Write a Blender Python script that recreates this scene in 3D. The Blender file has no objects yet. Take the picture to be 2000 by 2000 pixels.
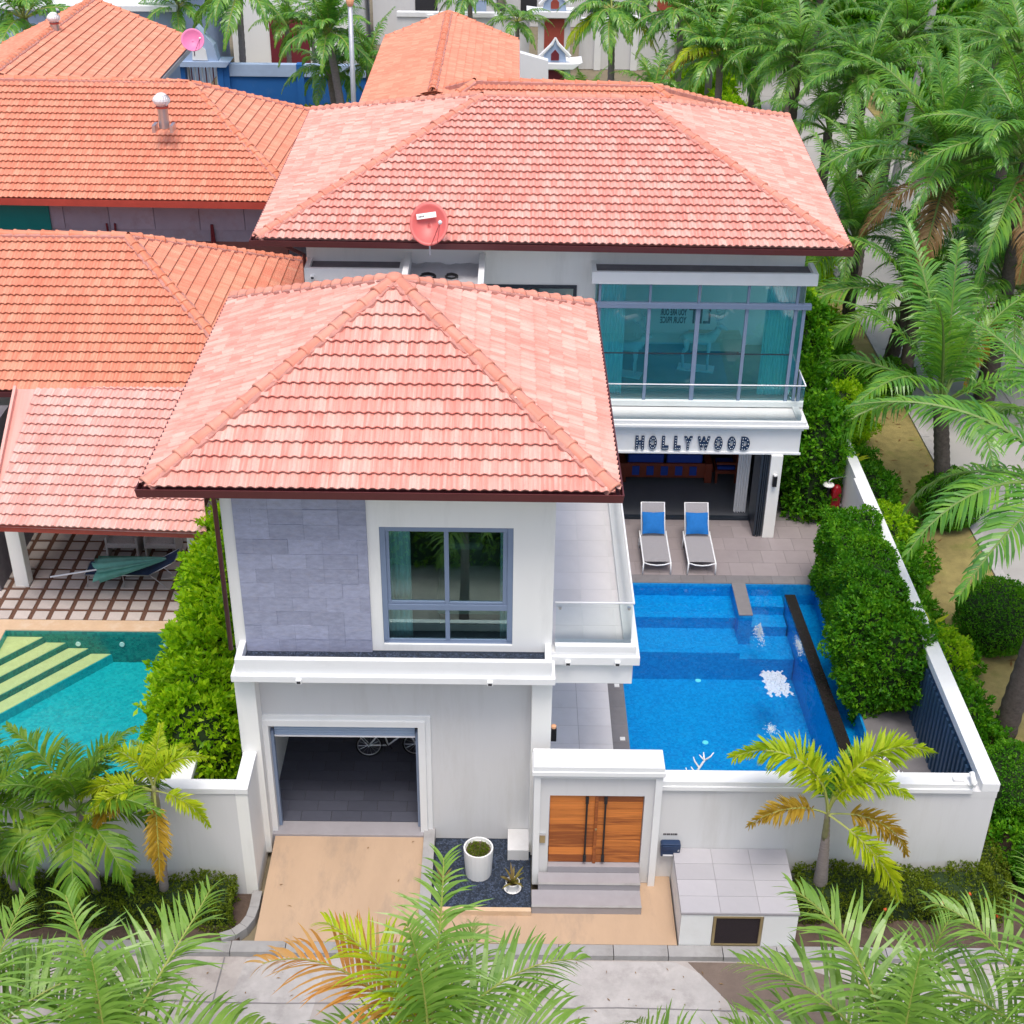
import bpy, math, random
import numpy as np
from mathutils import Vector, Matrix

sc = bpy.context.scene
R = math.radians
random.seed(7)
rng = np.random.default_rng(7)

# ------------------------------------------------------------------ camera
cam_d = bpy.data.cameras.new('camera')
cam = bpy.data.objects.new('camera', cam_d)
sc.collection.objects.link(cam)
cam_d.sensor_width = 36.0
cam_d.lens = 48.84
cam_d.clip_start = 0.1
cam_d.clip_end = 2000
_pitch, _roll, _yaw = 0.537628582, -0.0119945, 0.00231024
_f = Vector((math.sin(_yaw) * math.cos(_pitch), math.cos(_yaw) * math.cos(_pitch), -math.sin(_pitch)))
_r = Vector((math.cos(_yaw), -math.sin(_yaw), 0))
_d = _f.cross(_r)
_r2 = math.cos(_roll) * _r + math.sin(_roll) * _d
_d2 = -math.sin(_roll) * _r + math.cos(_roll) * _d
CAM = Vector((0, 0, 20.0))
cam.matrix_world = Matrix((( _r2.x, -_d2.x, -_f.x, CAM.x), (_r2.y, -_d2.y, -_f.y, CAM.y), (_r2.z, -_d2.z, -_f.z, CAM.z), (0, 0, 0, 1)))
sc.camera = cam


def px(p):
    """where a world point falls in the 2000 px frame (used only to choose which pieces become separate objects)"""
    d = Vector(p) - CAM
    w = d.dot(_f)
    return 1000 + 2713.5 * d.dot(_r2) / w, 1000 + 2713.5 * d.dot(_d2) / w


# ------------------------------------------------------------------ sky, sun, exposure
SUN_EL, SUN_AZ = R(70), R(176)
world = bpy.data.worlds.new('World')
sc.world = world
world.use_nodes = True
wn = world.node_tree
wn.nodes.clear()
wo = wn.nodes.new('ShaderNodeOutputWorld')
bg = wn.nodes.new('ShaderNodeBackground')
sky = wn.nodes.new('ShaderNodeTexSky')
sky.sky_type = 'NISHITA'
sky.sun_disc = False
sky.sun_elevation = SUN_EL
sky.sun_rotation = SUN_AZ
sky.air_density = 1.0
sky.dust_density = 4.0
sky.ozone_density = 1.0
bg.inputs['Strength'].default_value = 0.15
wn.links.new(sky.outputs['Color'], bg.inputs['Color'])
wn.links.new(bg.outputs['Background'], wo.inputs['Surface'])
sun_d = bpy.data.lights.new('sun', 'SUN')
sun_d.energy = 1.4
sun_d.angle = R(20.0)
sun_d.color = (1.0, 0.955, 0.88)
sun = bpy.data.objects.new('sun', sun_d)
sc.collection.objects.link(sun)
_sd = Vector((math.sin(SUN_AZ) * math.cos(SUN_EL), math.cos(SUN_AZ) * math.cos(SUN_EL), math.sin(SUN_EL)))
sun.rotation_euler = _sd.to_track_quat('Z', 'Y').to_euler()
sc.view_settings.view_transform = 'Standard'
sc.view_settings.look = 'None'
sc.view_settings.exposure = 0.46
sc.view_settings.gamma = 1.0
sc.view_settings.use_curve_mapping = False
sc.render.engine = 'CYCLES'
sc.cycles.max_bounces = 10
sc.cycles.transparent_max_bounces = 16
sc.cycles.use_denoising = True
sc.cycles.sample_clamp_indirect = 6.0

COL = sc.collection
MATS = {}


# ------------------------------------------------------------------ materials
def new_mat(name):
    m = bpy.data.materials.new(name)
    m.use_nodes = True
    nt = m.node_tree
    nt.nodes.clear()
    out = nt.nodes.new('ShaderNodeOutputMaterial')
    return m, nt, out


def nd(nt, t, **kw):
    n = nt.nodes.new(t)
    for k, v in kw.items():
        if k.startswith('i_'):
            n.inputs[k[2:].replace('_', ' ')].default_value = v
        else:
            setattr(n, k, v)
    return n


def mathn(nt, op, a, b=None):
    n = nt.nodes.new('ShaderNodeMath')
    n.operation = op
    for i, x in enumerate((a, b)):
        if x is None:
            continue
        if isinstance(x, (int, float)):
            n.inputs[i].default_value = x
        else:
            nt.links.new(x, n.inputs[i])
    return n.outputs[0]


def mixc(nt, fac, a, b, mode='MIX'):
    n = nt.nodes.new('ShaderNodeMix')
    n.data_type = 'RGBA'
    n.blend_type = mode
    n.clamp_factor = True
    for i, x in ((0, fac), (6, a), (7, b)):
        if isinstance(x, (int, float)):
            n.inputs[i].default_value = x
        elif isinstance(x, tuple):
            n.inputs[i].default_value = (*x, 1) if len(x) == 3 else x
        else:
            nt.links.new(x, n.inputs[i])
    return n.outputs[2]


def rand_val(nt):
    """a number per object and per loose piece"""
    oi = nd(nt, 'ShaderNodeObjectInfo')
    ge = nd(nt, 'ShaderNodeNewGeometry')
    s = mathn(nt, 'ADD', oi.outputs['Random'], ge.outputs['Random Per Island'])
    return mathn(nt, 'FRACT', s)


def ramp(nt, fac, stops):
    n = nt.nodes.new('ShaderNodeValToRGB')
    cr = n.color_ramp
    while len(cr.elements) > 1:
        cr.elements.remove(cr.elements[-1])
    cr.elements[0].position = stops[0][0]
    cr.elements[0].color = (*stops[0][1], 1)
    for p, c in stops[1:]:
        e = cr.elements.new(p)
        e.color = (*c, 1)
    nt.links.new(fac, n.inputs[0])
    return n.outputs[0]


def M(name, col, rough=0.6, var=0.12, scale=3.0, bump=0.0, bscale=40.0, spec=0.4, metal=0.0, piece=0.0, stain=None, stain_scale=0.6, stain_amt=0.5, stretch=(1, 1, 1), coat=0.0):
    """painted, cast or laid surface: a base colour broken up by noise, per-piece shift, stains with their own shape, fine relief"""
    if name in MATS:
        return MATS[name]
    m, nt, out = new_mat(name)
    b = nd(nt, 'ShaderNodeBsdfPrincipled')
    b.inputs['Roughness'].default_value = rough
    b.inputs['Metallic'].default_value = metal
    b.inputs['Specular IOR Level'].default_value = spec
    b.inputs['Coat Weight'].default_value = coat
    tc = nd(nt, 'ShaderNodeTexCoord')
    mp = nd(nt, 'ShaderNodeMapping')
    mp.inputs['Scale'].default_value = stretch
    nt.links.new(tc.outputs['Object'], mp.inputs[0])
    n1 = nd(nt, 'ShaderNodeTexNoise', i_Scale=scale, i_Detail=6.0, i_Roughness=0.65)
    nt.links.new(mp.outputs[0], n1.inputs['Vector'])
    fac = mathn(nt, 'MULTIPLY_ADD', n1.outputs['Fac'], 1.8)
    nt.nodes[-1].inputs[2].default_value = -0.4
    lo = tuple(c * (1 - var) for c in col)
    hi = tuple(min(1, c * (1 + var)) for c in col)
    c = mixc(nt, fac, lo, hi)
    if piece:
        rv = rand_val(nt)
        k = mathn(nt, 'MULTIPLY_ADD', rv, 2 * piece)
        nt.nodes[-1].inputs[2].default_value = 1 - piece
        cc = nd(nt, 'ShaderNodeCombineColor')
        for i in range(3):
            nt.links.new(k, cc.inputs[i])
        c = mixc(nt, 1.0, c, cc.outputs[0], 'MULTIPLY')
    if stain:
        n2 = nd(nt, 'ShaderNodeTexNoise', i_Scale=stain_scale, i_Detail=8.0, i_Roughness=0.7)
        nt.links.new(mp.outputs[0], n2.inputs['Vector'])
        f2 = mathn(nt, 'SUBTRACT', n2.outputs['Fac'], 0.52)
        f2 = mathn(nt, 'MULTIPLY', f2, 5.0 * stain_amt)
        f2 = mathn(nt, 'MINIMUM', mathn(nt, 'MAXIMUM', f2, 0.0), stain_amt)
        c = mixc(nt, f2, c, stain)
    nt.links.new(c, b.inputs['Base Color'])
    if bump:
        n3 = nd(nt, 'ShaderNodeTexNoise', i_Scale=bscale, i_Detail=4.0)
        nt.links.new(mp.outputs[0], n3.inputs['Vector'])
        bp = nd(nt, 'ShaderNodeBump', i_Strength=bump, i_Distance=0.02)
        nt.links.new(n3.outputs['Fac'], bp.inputs['Height'])
        nt.links.new(bp.outputs[0], b.inputs['Normal'])
    nt.links.new(b.outputs[0], out.inputs['Surface'])
    MATS[name] = m
    return m


def tile_mat(name, base, pale, dark):
    """clay-coloured concrete roof tile: each tile its own tone, pale streaks run down the slope"""
    m, nt, out = new_mat(name)
    b = nd(nt, 'ShaderNodeBsdfPrincipled')
    b.inputs['Roughness'].default_value = 0.55
    b.inputs['Specular IOR Level'].default_value = 0.3
    rv = rand_val(nt)
    uv = nd(nt, 'ShaderNodeUVMap')
    cx = nd(nt, 'ShaderNodeSeparateXYZ')
    nt.links.new(uv.outputs[0], cx.inputs[0])
    shift = mathn(nt, 'MULTIPLY', rv, 37.0)
    u = mathn(nt, 'ADD', mathn(nt, 'MULTIPLY', cx.outputs[0], 17.0), shift)
    cb = nd(nt, 'ShaderNodeCombineXYZ')
    nt.links.new(u, cb.inputs[0])
    nt.links.new(mathn(nt, 'MULTIPLY', cx.outputs[1], 0.8), cb.inputs[1])
    nt.links.new(shift, cb.inputs[2])
    n1 = nd(nt, 'ShaderNodeTexNoise', i_Scale=1.0, i_Detail=3.0, i_Roughness=0.55)
    nt.links.new(cb.outputs[0], n1.inputs['Vector'])
    f = mathn(nt, 'MULTIPLY', mathn(nt, 'SUBTRACT', n1.outputs['Fac'], 0.4), 3.4)
    f = mathn(nt, 'MINIMUM', mathn(nt, 'MAXIMUM', f, 0.0), 1.0)
    c = ramp(nt, rv, [(0.0, base), (0.45, tuple(0.95 * x + 0.05 * y for x, y in zip(base, dark))), (0.75, base), (1.0, tuple(0.84 * x + 0.16 * y for x, y in zip(base, dark)))])
    cell = nd(nt, 'ShaderNodeCombineXYZ')
    nt.links.new(mathn(nt, 'FLOOR', mathn(nt, 'MULTIPLY', cx.outputs[0], 6.0)), cell.inputs[0])
    nt.links.new(mathn(nt, 'MULTIPLY', rv, 91.0), cell.inputs[1])
    wnz = nd(nt, 'ShaderNodeTexWhiteNoise')
    wnz.noise_dimensions = '2D'
    nt.links.new(cell.outputs[0], wnz.inputs['Vector'])
    pf = mathn(nt, 'MINIMUM', mathn(nt, 'MAXIMUM', mathn(nt, 'MULTIPLY', mathn(nt, 'SUBTRACT', wnz.outputs['Value'], 0.48), 1.1), 0.0), 0.50)
    c = mixc(nt, mathn(nt, 'MULTIPLY', f, 0.5), c, pale)
    c = mixc(nt, pf, c, pale)
    tc = nd(nt, 'ShaderNodeTexCoord')
    n2 = nd(nt, 'ShaderNodeTexNoise', i_Scale=24.0, i_Detail=5.0, i_Roughness=0.7)
    nt.links.new(tc.outputs['Object'], n2.inputs['Vector'])
    g = mathn(nt, 'MULTIPLY', mathn(nt, 'MAXIMUM', mathn(nt, 'SUBTRACT', n2.outputs['Fac'], 0.56), 0.0), 2.5)
    c = mixc(nt, g, c, dark)
    ge = nd(nt, 'ShaderNodeNewGeometry')
    mpw = nd(nt, 'ShaderNodeMapping')
    mpw.inputs['Scale'].default_value = (1.3, 0.45, 0.45)
    nt.links.new(ge.outputs['Position'], mpw.inputs[0])
    n4 = nd(nt, 'ShaderNodeTexNoise', i_Scale=1.0, i_Detail=7.0, i_Roughness=0.72)
    nt.links.new(mpw.outputs[0], n4.inputs['Vector'])
    h = mathn(nt, 'MINIMUM', mathn(nt, 'MAXIMUM', mathn(nt, 'MULTIPLY', mathn(nt, 'SUBTRACT', n4.outputs['Fac'], 0.5), 2.4), 0.0), 0.38)
    c = mixc(nt, h, c, tuple(0.55 * x + 0.45 * y for x, y in zip(dark, base)))
    nt.links.new(c, b.inputs['Base Color'])
    bp = nd(nt, 'ShaderNodeBump', i_Strength=0.15, i_Distance=0.01)
    nt.links.new(n2.outputs['Fac'], bp.inputs['Height'])
    nt.links.new(bp.outputs[0], b.inputs['Normal'])
    nt.links.new(b.outputs[0], out.inputs['Surface'])
    return m


def leaf_mat(name, stops, rough=0.5, trans=0.4, spec=0.3):
    """leaves: hue varies from leaf to leaf and plant to plant, light passes through"""
    m, nt, out = new_mat(name)
    rv = rand_val(nt)
    tc = nd(nt, 'ShaderNodeTexCoord')
    ns = nd(nt, 'ShaderNodeTexNoise', i_Scale=1.7, i_Detail=2.0)
    nt.links.new(tc.outputs['Object'], ns.inputs['Vector'])
    cl = mathn(nt, 'ADD', mathn(nt, 'MULTIPLY', rv, 0.6), mathn(nt, 'MULTIPLY', mathn(nt, 'SUBTRACT', ns.outputs['Fac'], 0.32), 1.1))
    c = ramp(nt, mathn(nt, 'MINIMUM', mathn(nt, 'MAXIMUM', cl, 0.0), 1.0), stops)
    b = nd(nt, 'ShaderNodeBsdfPrincipled')
    b.inputs['Roughness'].default_value = rough
    b.inputs['Specular IOR Level'].default_value = spec
    nt.links.new(c, b.inputs['Base Color'])
    t = nd(nt, 'ShaderNodeBsdfTranslucent')
    tcol = mixc(nt, 1.0, c, (1.25, 1.2, 0.5), 'MULTIPLY')
    nt.links.new(tcol, t.inputs[0])
    mx = nd(nt, 'ShaderNodeMixShader')
    mx.inputs[0].default_value = trans
    nt.links.new(b.outputs[0], mx.inputs[1])
    nt.links.new(t.outputs[0], mx.inputs[2])
    nt.links.new(mx.outputs[0], out.inputs['Surface'])
    return m


def glass_mat(name, tint, ior=1.5, gloss=(1, 1, 1), rough=0.0, wave=0.0, wscale=3.0, boost=1.0, haze=None):
    """clear sheet: tinted see-through plus a mirror part that grows at flat angles"""
    m, nt, out = new_mat(name)
    fr = nd(nt, 'ShaderNodeFresnel', i_IOR=ior)
    tr = nd(nt, 'ShaderNodeBsdfTransparent')
    tr.inputs[0].default_value = (*tint, 1)
    gl = nd(nt, 'ShaderNodeBsdfGlossy')
    gl.inputs['Color'].default_value = (*gloss, 1)
    gl.inputs['Roughness'].default_value = rough
    if wave:
        tc = nd(nt, 'ShaderNodeTexCoord')
        n1 = nd(nt, 'ShaderNodeTexNoise', i_Scale=wscale, i_Detail=3.0)
        n1.noise_dimensions = '3D'
        nt.links.new(tc.outputs['Object'], n1.inputs['Vector'])
        bp = nd(nt, 'ShaderNodeBump', i_Strength=wave, i_Distance=0.08)
        nt.links.new(n1.outputs['Fac'], bp.inputs['Height'])
        nt.links.new(bp.outputs[0], fr.inputs['Normal'])
        nt.links.new(bp.outputs[0], gl.inputs['Normal'])
    mx = nd(nt, 'ShaderNodeMixShader')
    nt.links.new(mathn(nt, 'MINIMUM', mathn(nt, 'MULTIPLY', fr.outputs[0], boost), 1.0), mx.inputs[0])
    nt.links.new(tr.outputs[0], mx.inputs[1])
    nt.links.new(gl.outputs[0], mx.inputs[2])
    last = mx.outputs[0]
    if haze:
        df = nd(nt, 'ShaderNodeBsdfDiffuse')
        df.inputs[0].default_value = (*haze[0], 1)
        m2 = nd(nt, 'ShaderNodeMixShader')
        m2.inputs[0].default_value = haze[1]
        nt.links.new(last, m2.inputs[1])
        nt.links.new(df.outputs[0], m2.inputs[2])
        last = m2.outputs[0]
    nt.links.new(last, out.inputs['Surface'])
    return m


def mosaic_mat(name, cols, size=0.06):
    """small glazed pool tiles"""
    m, nt, out = new_mat(name)
    tc = nd(nt, 'ShaderNodeTexCoord')
    v = nd(nt, 'ShaderNodeTexVoronoi', i_Scale=1.0 / size, i_Randomness=0.0)
    nt.links.new(tc.outputs['Object'], v.inputs['Vector'])
    wn_ = nd(nt, 'ShaderNodeTexWhiteNoise')
    nt.links.new(v.outputs['Position'], wn_.inputs['Vector'])
    c = ramp(nt, wn_.outputs['Value'], [(i / (len(cols) - 1), c) for i, c in enumerate(cols)])
    b = nd(nt, 'ShaderNodeBsdfPrincipled')
    b.inputs['Roughness'].default_value = 0.3
    nt.links.new(c, b.inputs['Base Color'])
    nt.links.new(b.outputs[0], out.inputs['Surface'])
    return m


def wood_mat(name, a, bcol, axis='x'):
    m, nt, out = new_mat(name)
    tc = nd(nt, 'ShaderNodeTexCoord')
    mp = nd(nt, 'ShaderNodeMapping')
    mp.inputs['Scale'].default_value = (1.2, 10, 22) if axis == 'x' else (10, 1.2, 22)
    nt.links.new(tc.outputs['Object'], mp.inputs[0])
    n1 = nd(nt, 'ShaderNodeTexNoise', i_Scale=1.0, i_Detail=7.0, i_Roughness=0.6, i_Distortion=0.6)
    nt.links.new(mp.outputs[0], n1.inputs['Vector'])
    rv = rand_val(nt)
    f = mathn(nt, 'ADD', n1.outputs['Fac'], mathn(nt, 'MULTIPLY', mathn(nt, 'SUBTRACT', rv, 0.5), 0.5))
    c = ramp(nt, f, [(0.3, bcol), (0.5, a), (0.75, tuple(min(1, 1.35 * x) for x in a))])
    b = nd(nt, 'ShaderNodeBsdfPrincipled')
    b.inputs['Roughness'].default_value = 0.4
    nt.links.new(c, b.inputs['Base Color'])
    nt.links.new(b.outputs[0], out.inputs['Surface'])
    return m


white = M('white_render', (0.84, 0.84, 0.82), 0.75, 0.035, 0.5, bump=0.05, bscale=60, stain=(0.50, 0.50, 0.48), stain_scale=1.1, stain_amt=0.3, stretch=(1, 1, 0.14))
cream = M('cream_render', (0.66, 0.66, 0.67), 0.8, 0.04, 0.8, bump=0.05, stain=(0.47, 0.45, 0.42), stain_scale=1.2, stain_amt=0.38, stretch=(1, 1, 0.14))
trim_white = M('white_trim', (0.79, 0.80, 0.81), 0.6, 0.03, 1.2, stain=(0.6, 0.59, 0.57), stain_scale=1.6, stain_amt=0.2)
blue_wall = M('blue_paint', (0.015, 0.12, 0.38), 0.7, 0.1, 1.0, stain=(0.2, 0.3, 0.45), stain_scale=0.9, stain_amt=0.2)
blue_trim = M('pale_blue_paint', (0.35, 0.45, 0.62), 0.7, 0.08)
slate = M('slate_stone', (0.33, 0.35, 0.47), 0.65, 0.2, 7.0, bump=0.25, bscale=18, piece=0.10, stain=(0.42, 0.38, 0.40), stain_scale=5.0, stain_amt=0.35, stretch=(1, 1, 2.2))
pebble = M('dark_pebbles', (0.035, 0.05, 0.085), 0.6, 0.3, 20, piece=0.6)
pebble_bed_m = M('dark_pebble_bed', (0.02, 0.03, 0.05), 0.85, 0.5, 40, bump=0.8, bscale=60)
gutter_m = M('brown_gutter', (0.11, 0.028, 0.03), 0.45, 0.1, 2)
red_fascia = M('red_fascia', (0.42, 0.07, 0.05), 0.5, 0.15, 2)
alu = M('grey_blue_aluminium', (0.20, 0.26, 0.38), 0.4, 0.06, 2, spec=0.5)
alu_dark = M('dark_aluminium', (0.025, 0.035, 0.05), 0.4, 0.1, 2)
shutter_m = M('roller_shutter_blue', (0.32, 0.42, 0.58), 0.45, 0.05, 2)
steel = M('brushed_steel', (0.62, 0.63, 0.65), 0.3, 0.05, 3, metal=0.9)
galv = M('galvanised_pole', (0.5, 0.52, 0.56), 0.5, 0.1, 3, metal=0.4)
white_metal = M('white_metal', (0.80, 0.81, 0.84), 0.4, 0.03, 3)
sling = M('grey_sling_fabric', (0.30, 0.29, 0.31), 0.85, 0.12, 40, bump=0.15, bscale=220)
blue_cloth = M('azure_cushion', (0.008, 0.14, 0.45), 0.85, 0.12, 14, bump=0.2, bscale=120)
navy_cloth = M('navy_cloth', (0.035, 0.06, 0.13), 0.85, 0.15, 12, bump=0.15, bscale=150)
green_cloth = M('faded_green_cloth', (0.16, 0.42, 0.36), 0.85, 0.2, 5, bump=0.15, bscale=60)
wicker = M('grey_wicker', (0.42, 0.39, 0.38), 0.8, 0.35, 26, bump=0.7, bscale=70, stretch=(1, 1, 3))
black_m = M('black_metal', (0.012, 0.012, 0.014), 0.4, 0.1, 3)
navy_box = M('navy_letterbox', (0.018, 0.04, 0.10), 0.35, 0.15, 6)
vent_m = M('brown_mesh', (0.035, 0.025, 0.03), 0.7, 0.25, 60, bump=0.6, bscale=160)
beige_conc = M('beige_stamped_concrete', (0.47, 0.33, 0.225), 0.75, 0.1, 1.4, bump=0.12, bscale=25, stain=(0.30, 0.23, 0.18), stain_scale=1.9, stain_amt=0.7, stretch=(1, 0.35, 1))
beige_cop = M('sand_coping', (0.62, 0.44, 0.29), 0.75, 0.1, 4, bump=0.1, stain=(0.66, 0.58, 0.48), stain_scale=2.0, stain_amt=0.5)
road_m = M('worn_concrete_road', (0.40, 0.365, 0.355), 0.85, 0.22, 1.3, bump=0.15, bscale=40, stain=(0.21, 0.18, 0.17), stain_scale=0.9, stain_amt=0.75)
patch_m = M('pale_concrete_patch', (0.43, 0.41, 0.41), 0.85, 0.2, 2.2, bump=0.12, stain=(0.27, 0.25, 0.25), stain_scale=1.6, stain_amt=0.75)
patch_brown = M('brown_road_patch', (0.17, 0.13, 0.11), 0.9, 0.2, 3, bump=0.2)
road2_m = M('side_road_concrete', (0.40, 0.385, 0.375), 0.85, 0.08, 0.7, bump=0.1, stain=(0.30, 0.28, 0.27), stain_scale=0.4, stain_amt=0.35)
kerb_m = M('grey_kerb', (0.33, 0.325, 0.33), 0.85, 0.12, 3, bump=0.12, stain=(0.18, 0.17, 0.16), stain_scale=1.7, stain_amt=0.5)
soil_m = M('garden_soil', (0.095, 0.065, 0.05), 0.95, 0.35, 6, bump=0.7, bscale=22)
ground_m = M('dry_ground', (0.20, 0.17, 0.115), 0.95, 0.2, 2, bump=0.4, bscale=14)
lawn_m = M('dry_lawn', (0.31, 0.25, 0.095), 0.95, 0.3, 3, bump=0.7, bscale=70, stain=(0.17, 0.19, 0.04), stain_scale=0.9, stain_amt=0.8)
balc_tile = M('pale_balcony_tile', (0.77, 0.74, 0.75), 0.5, 0.05, 2.5, piece=0.05, stain=(0.5, 0.47, 0.46), stain_scale=1.2, stain_amt=0.3)
deck_shade_m = M('shaded_porcelain_tile', (0.29, 0.255, 0.265), 0.45, 0.08, 2.5, piece=0.06, stain=(0.32, 0.29, 0.28), stain_scale=1.5, stain_amt=0.25)  # the pale tile, its colour darkened for the shade beside the house
grout_m = M('dark_grout', (0.22, 0.205, 0.205), 0.8, 0.1)
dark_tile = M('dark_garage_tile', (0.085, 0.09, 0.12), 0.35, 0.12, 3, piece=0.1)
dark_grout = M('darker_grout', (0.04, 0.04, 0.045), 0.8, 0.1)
step_m = M('grey_step_stone', (0.33, 0.315, 0.34), 0.55, 0.08, 3, stain=(0.25, 0.22, 0.23), stain_scale=1.6, stain_amt=0.3)
cope_m = M('grey_coping', (0.20, 0.19, 0.20), 0.5, 0.12, 4, piece=0.08)
overflow_m = M('black_overflow_stone', (0.022, 0.018, 0.018), 0.25, 0.25, 6)
tarp_m = M('silver_tarpaulin', (0.42, 0.42, 0.45), 0.5, 0.15, 2, bump=0.9, bscale=3.0, stain=(0.16, 0.15, 0.16), stain_scale=1.5, stain_amt=0.6)
flat_roof_m = M('grey_flat_roof', (0.15, 0.14, 0.16), 0.85, 0.2, 3, bump=0.2, stain=(0.25, 0.24, 0.25), stain_scale=2, stain_amt=0.4)
batten_m = M('slate_blue_batten', (0.035, 0.08, 0.15), 0.5, 0.12, 4, piece=0.12)
clad_m = M('grey_cladding', (0.34, 0.34, 0.42), 0.6, 0.1, 2, piece=0.08, stain=(0.24, 0.14, 0.10), stain_scale=1.1, stain_amt=0.5)
plinth_m = M('brown_plinth', (0.24, 0.10, 0.085), 0.8, 0.15, 2)
teal_panel = M('teal_sheet', (0.0, 0.21, 0.20), 0.45, 0.08, 1.5)
dish_red = M('red_dish_paint', (0.62, 0.13, 0.12), 0.4, 0.1, 3)
dish_pink = M('pink_dish_paint', (0.72, 0.20, 0.40), 0.45, 0.06, 3)
letter_m = M('navy_sign_letter', (0.012, 0.03, 0.075), 0.4, 0.1)
bulb_m = M('frosted_bulb', (0.72, 0.78, 0.82), 0.3, 0.02)
plastic_w = M('white_plastic', (0.80, 0.80, 0.80), 0.35, 0.03)
red_m = M('red_enamel', (0.30, 0.008, 0.015), 0.3, 0.1)
brick_red = M('red_brick_panel', (0.33, 0.065, 0.045), 0.8, 0.15, 5, bump=0.4, bscale=30)
maroon = M('maroon_paint', (0.16, 0.02, 0.03), 0.6, 0.1)
dark_open = M('dark_interior', (0.03, 0.03, 0.035), 0.8, 0.1)
room_white = M('room_paint', (0.84, 0.84, 0.83), 0.8, 0.03)
room_floor = M('room_floor', (0.42, 0.38, 0.34), 0.5, 0.1)
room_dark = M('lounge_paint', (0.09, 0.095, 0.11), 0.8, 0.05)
sofa_red = M('red_brown_wood', (0.22, 0.045, 0.022), 0.45, 0.2, 6)
royal = M('royal_blue_cushion', (0.02, 0.06, 0.35), 0.85, 0.1, 10)
bed_m = M('cream_bedding', (0.62, 0.56, 0.42), 0.85, 0.06, 4, bump=0.2, bscale=9)
curtain_m = M('pale_teal_curtain', (0.80, 0.90, 0.90), 0.85, 0.06, 5)
statue_m = M('white_statue', (0.80, 0.80, 0.82), 0.5, 0.03, 4)
foam_reflection_m = glass_mat('white_foam_and_reflection', (0.75, 0.88, 0.95), 1.33, haze=((0.86, 0.92, 0.96), 0.55))
lamp_cap = M('amber_lamp_glass', (0.85, 0.45, 0.25), 0.4, 0.05)
brass = M('brass', (0.45, 0.36, 0.20), 0.35, 0.1, 8, metal=0.6)
trunk_m = M('palm_trunk', (0.12, 0.095, 0.085), 0.95, 0.4, 9, bump=0.9, bscale=26, stain=(0.24, 0.21, 0.19), stain_scale=3, stain_amt=0.4, stretch=(1, 1, 1.6))
trunk_pale = M('pale_palm_trunk', (0.28, 0.24, 0.23), 0.9, 0.25, 8, bump=0.5, bscale=20, stretch=(1, 1, 3))
crownshaft = M('green_crownshaft', (0.20, 0.20, 0.09), 0.5, 0.2, 6)
boot_m = M('brown_leaf_boots', (0.13, 0.065, 0.025), 0.95, 0.5, 14, bump=1.0, bscale=30)
twig_m = M('twig_bark', (0.07, 0.055, 0.03), 0.95, 0.3, 10, bump=0.5)
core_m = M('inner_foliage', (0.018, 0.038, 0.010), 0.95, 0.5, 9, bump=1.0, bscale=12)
lettering = M('dark_lettering', (0.06, 0.05, 0.06), 0.6, 0.1)
teak = wood_mat('teak_planks', (0.52, 0.165, 0.03), (0.27, 0.07, 0.012))
rooftile = tile_mat('salmon_roof_tile', (0.77, 0.295, 0.24), (0.79, 0.58, 0.50), (0.46, 0.16, 0.12))
rooftile_o = tile_mat('orange_roof_tile', (0.68, 0.235, 0.150), (0.73, 0.40, 0.27), (0.42, 0.13, 0.075))
rooftile_p = tile_mat('pale_pink_roof_tile', (0.76, 0.36, 0.31), (0.80, 0.60, 0.54), (0.50, 0.20, 0.16))
ridge_m = tile_mat('ridge_cap', (0.70, 0.27, 0.19), (0.74, 0.38, 0.29), (0.46, 0.16, 0.11))
ridge_o = tile_mat('orange_ridge_cap', (0.70, 0.23, 0.13), (0.76, 0.36, 0.24), (0.45, 0.13, 0.07))
mortar_m = M('pink_mortar', (0.52, 0.24, 0.20), 0.9, 0.25, 7, bump=0.5)
L_BROAD = leaf_mat('broad_shrub_leaf', [(0, (0.10, 0.29, 0.006)), (0.35, (0.26, 0.52, 0.010)), (0.7, (0.42, 0.66, 0.012)), (1, (0.56, 0.76, 0.03))], trans=0.48)
L_HEDGE = leaf_mat('clipped_hedge_leaf', [(0, (0.03, 0.16, 0.006)), (0.5, (0.08, 0.29, 0.009)), (1, (0.22, 0.47, 0.015))])
L_LOW = leaf_mat('low_hedge_leaf', [(0, (0.07, 0.12, 0.008)), (0.5, (0.14, 0.21, 0.012)), (1, (0.24, 0.29, 0.02))])
L_PALM = leaf_mat('palm_leaf', [(0, (0.06, 0.20, 0.04)), (0.5, (0.13, 0.34, 0.045)), (1, (0.28, 0.50, 0.05))], rough=0.32, trans=0.38, spec=0.6)
L_PALM_Y = leaf_mat('yellow_green_palm_leaf', [(0, (0.26, 0.42, 0.012)), (0.5, (0.42, 0.54, 0.015)), (1, (0.56, 0.60, 0.03))], trans=0.4)
L_PALM_G = leaf_mat('golden_palm_leaf', [(0, (0.34, 0.22, 0.02)), (0.5, (0.46, 0.30, 0.03)), (1, (0.52, 0.38, 0.06))], trans=0.4)
L_FORE = leaf_mat('bright_palm_leaf', [(0, (0.12, 0.26, 0.035)), (0.5, (0.21, 0.38, 0.06)), (1, (0.30, 0.47, 0.10))], rough=0.34, trans=0.35, spec=0.6)
L_DEAD = leaf_mat('dead_brown_leaf', [(0, (0.16, 0.085, 0.03)), (0.5, (0.26, 0.15, 0.06)), (1, (0.36, 0.24, 0.11))], trans=0.25)
L_DRY = leaf_mat('dry_orange_leaf', [(0, (0.50, 0.20, 0.04)), (0.5, (0.60, 0.30, 0.07)), (1, (0.58, 0.38, 0.18))], trans=0.35)
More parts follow.
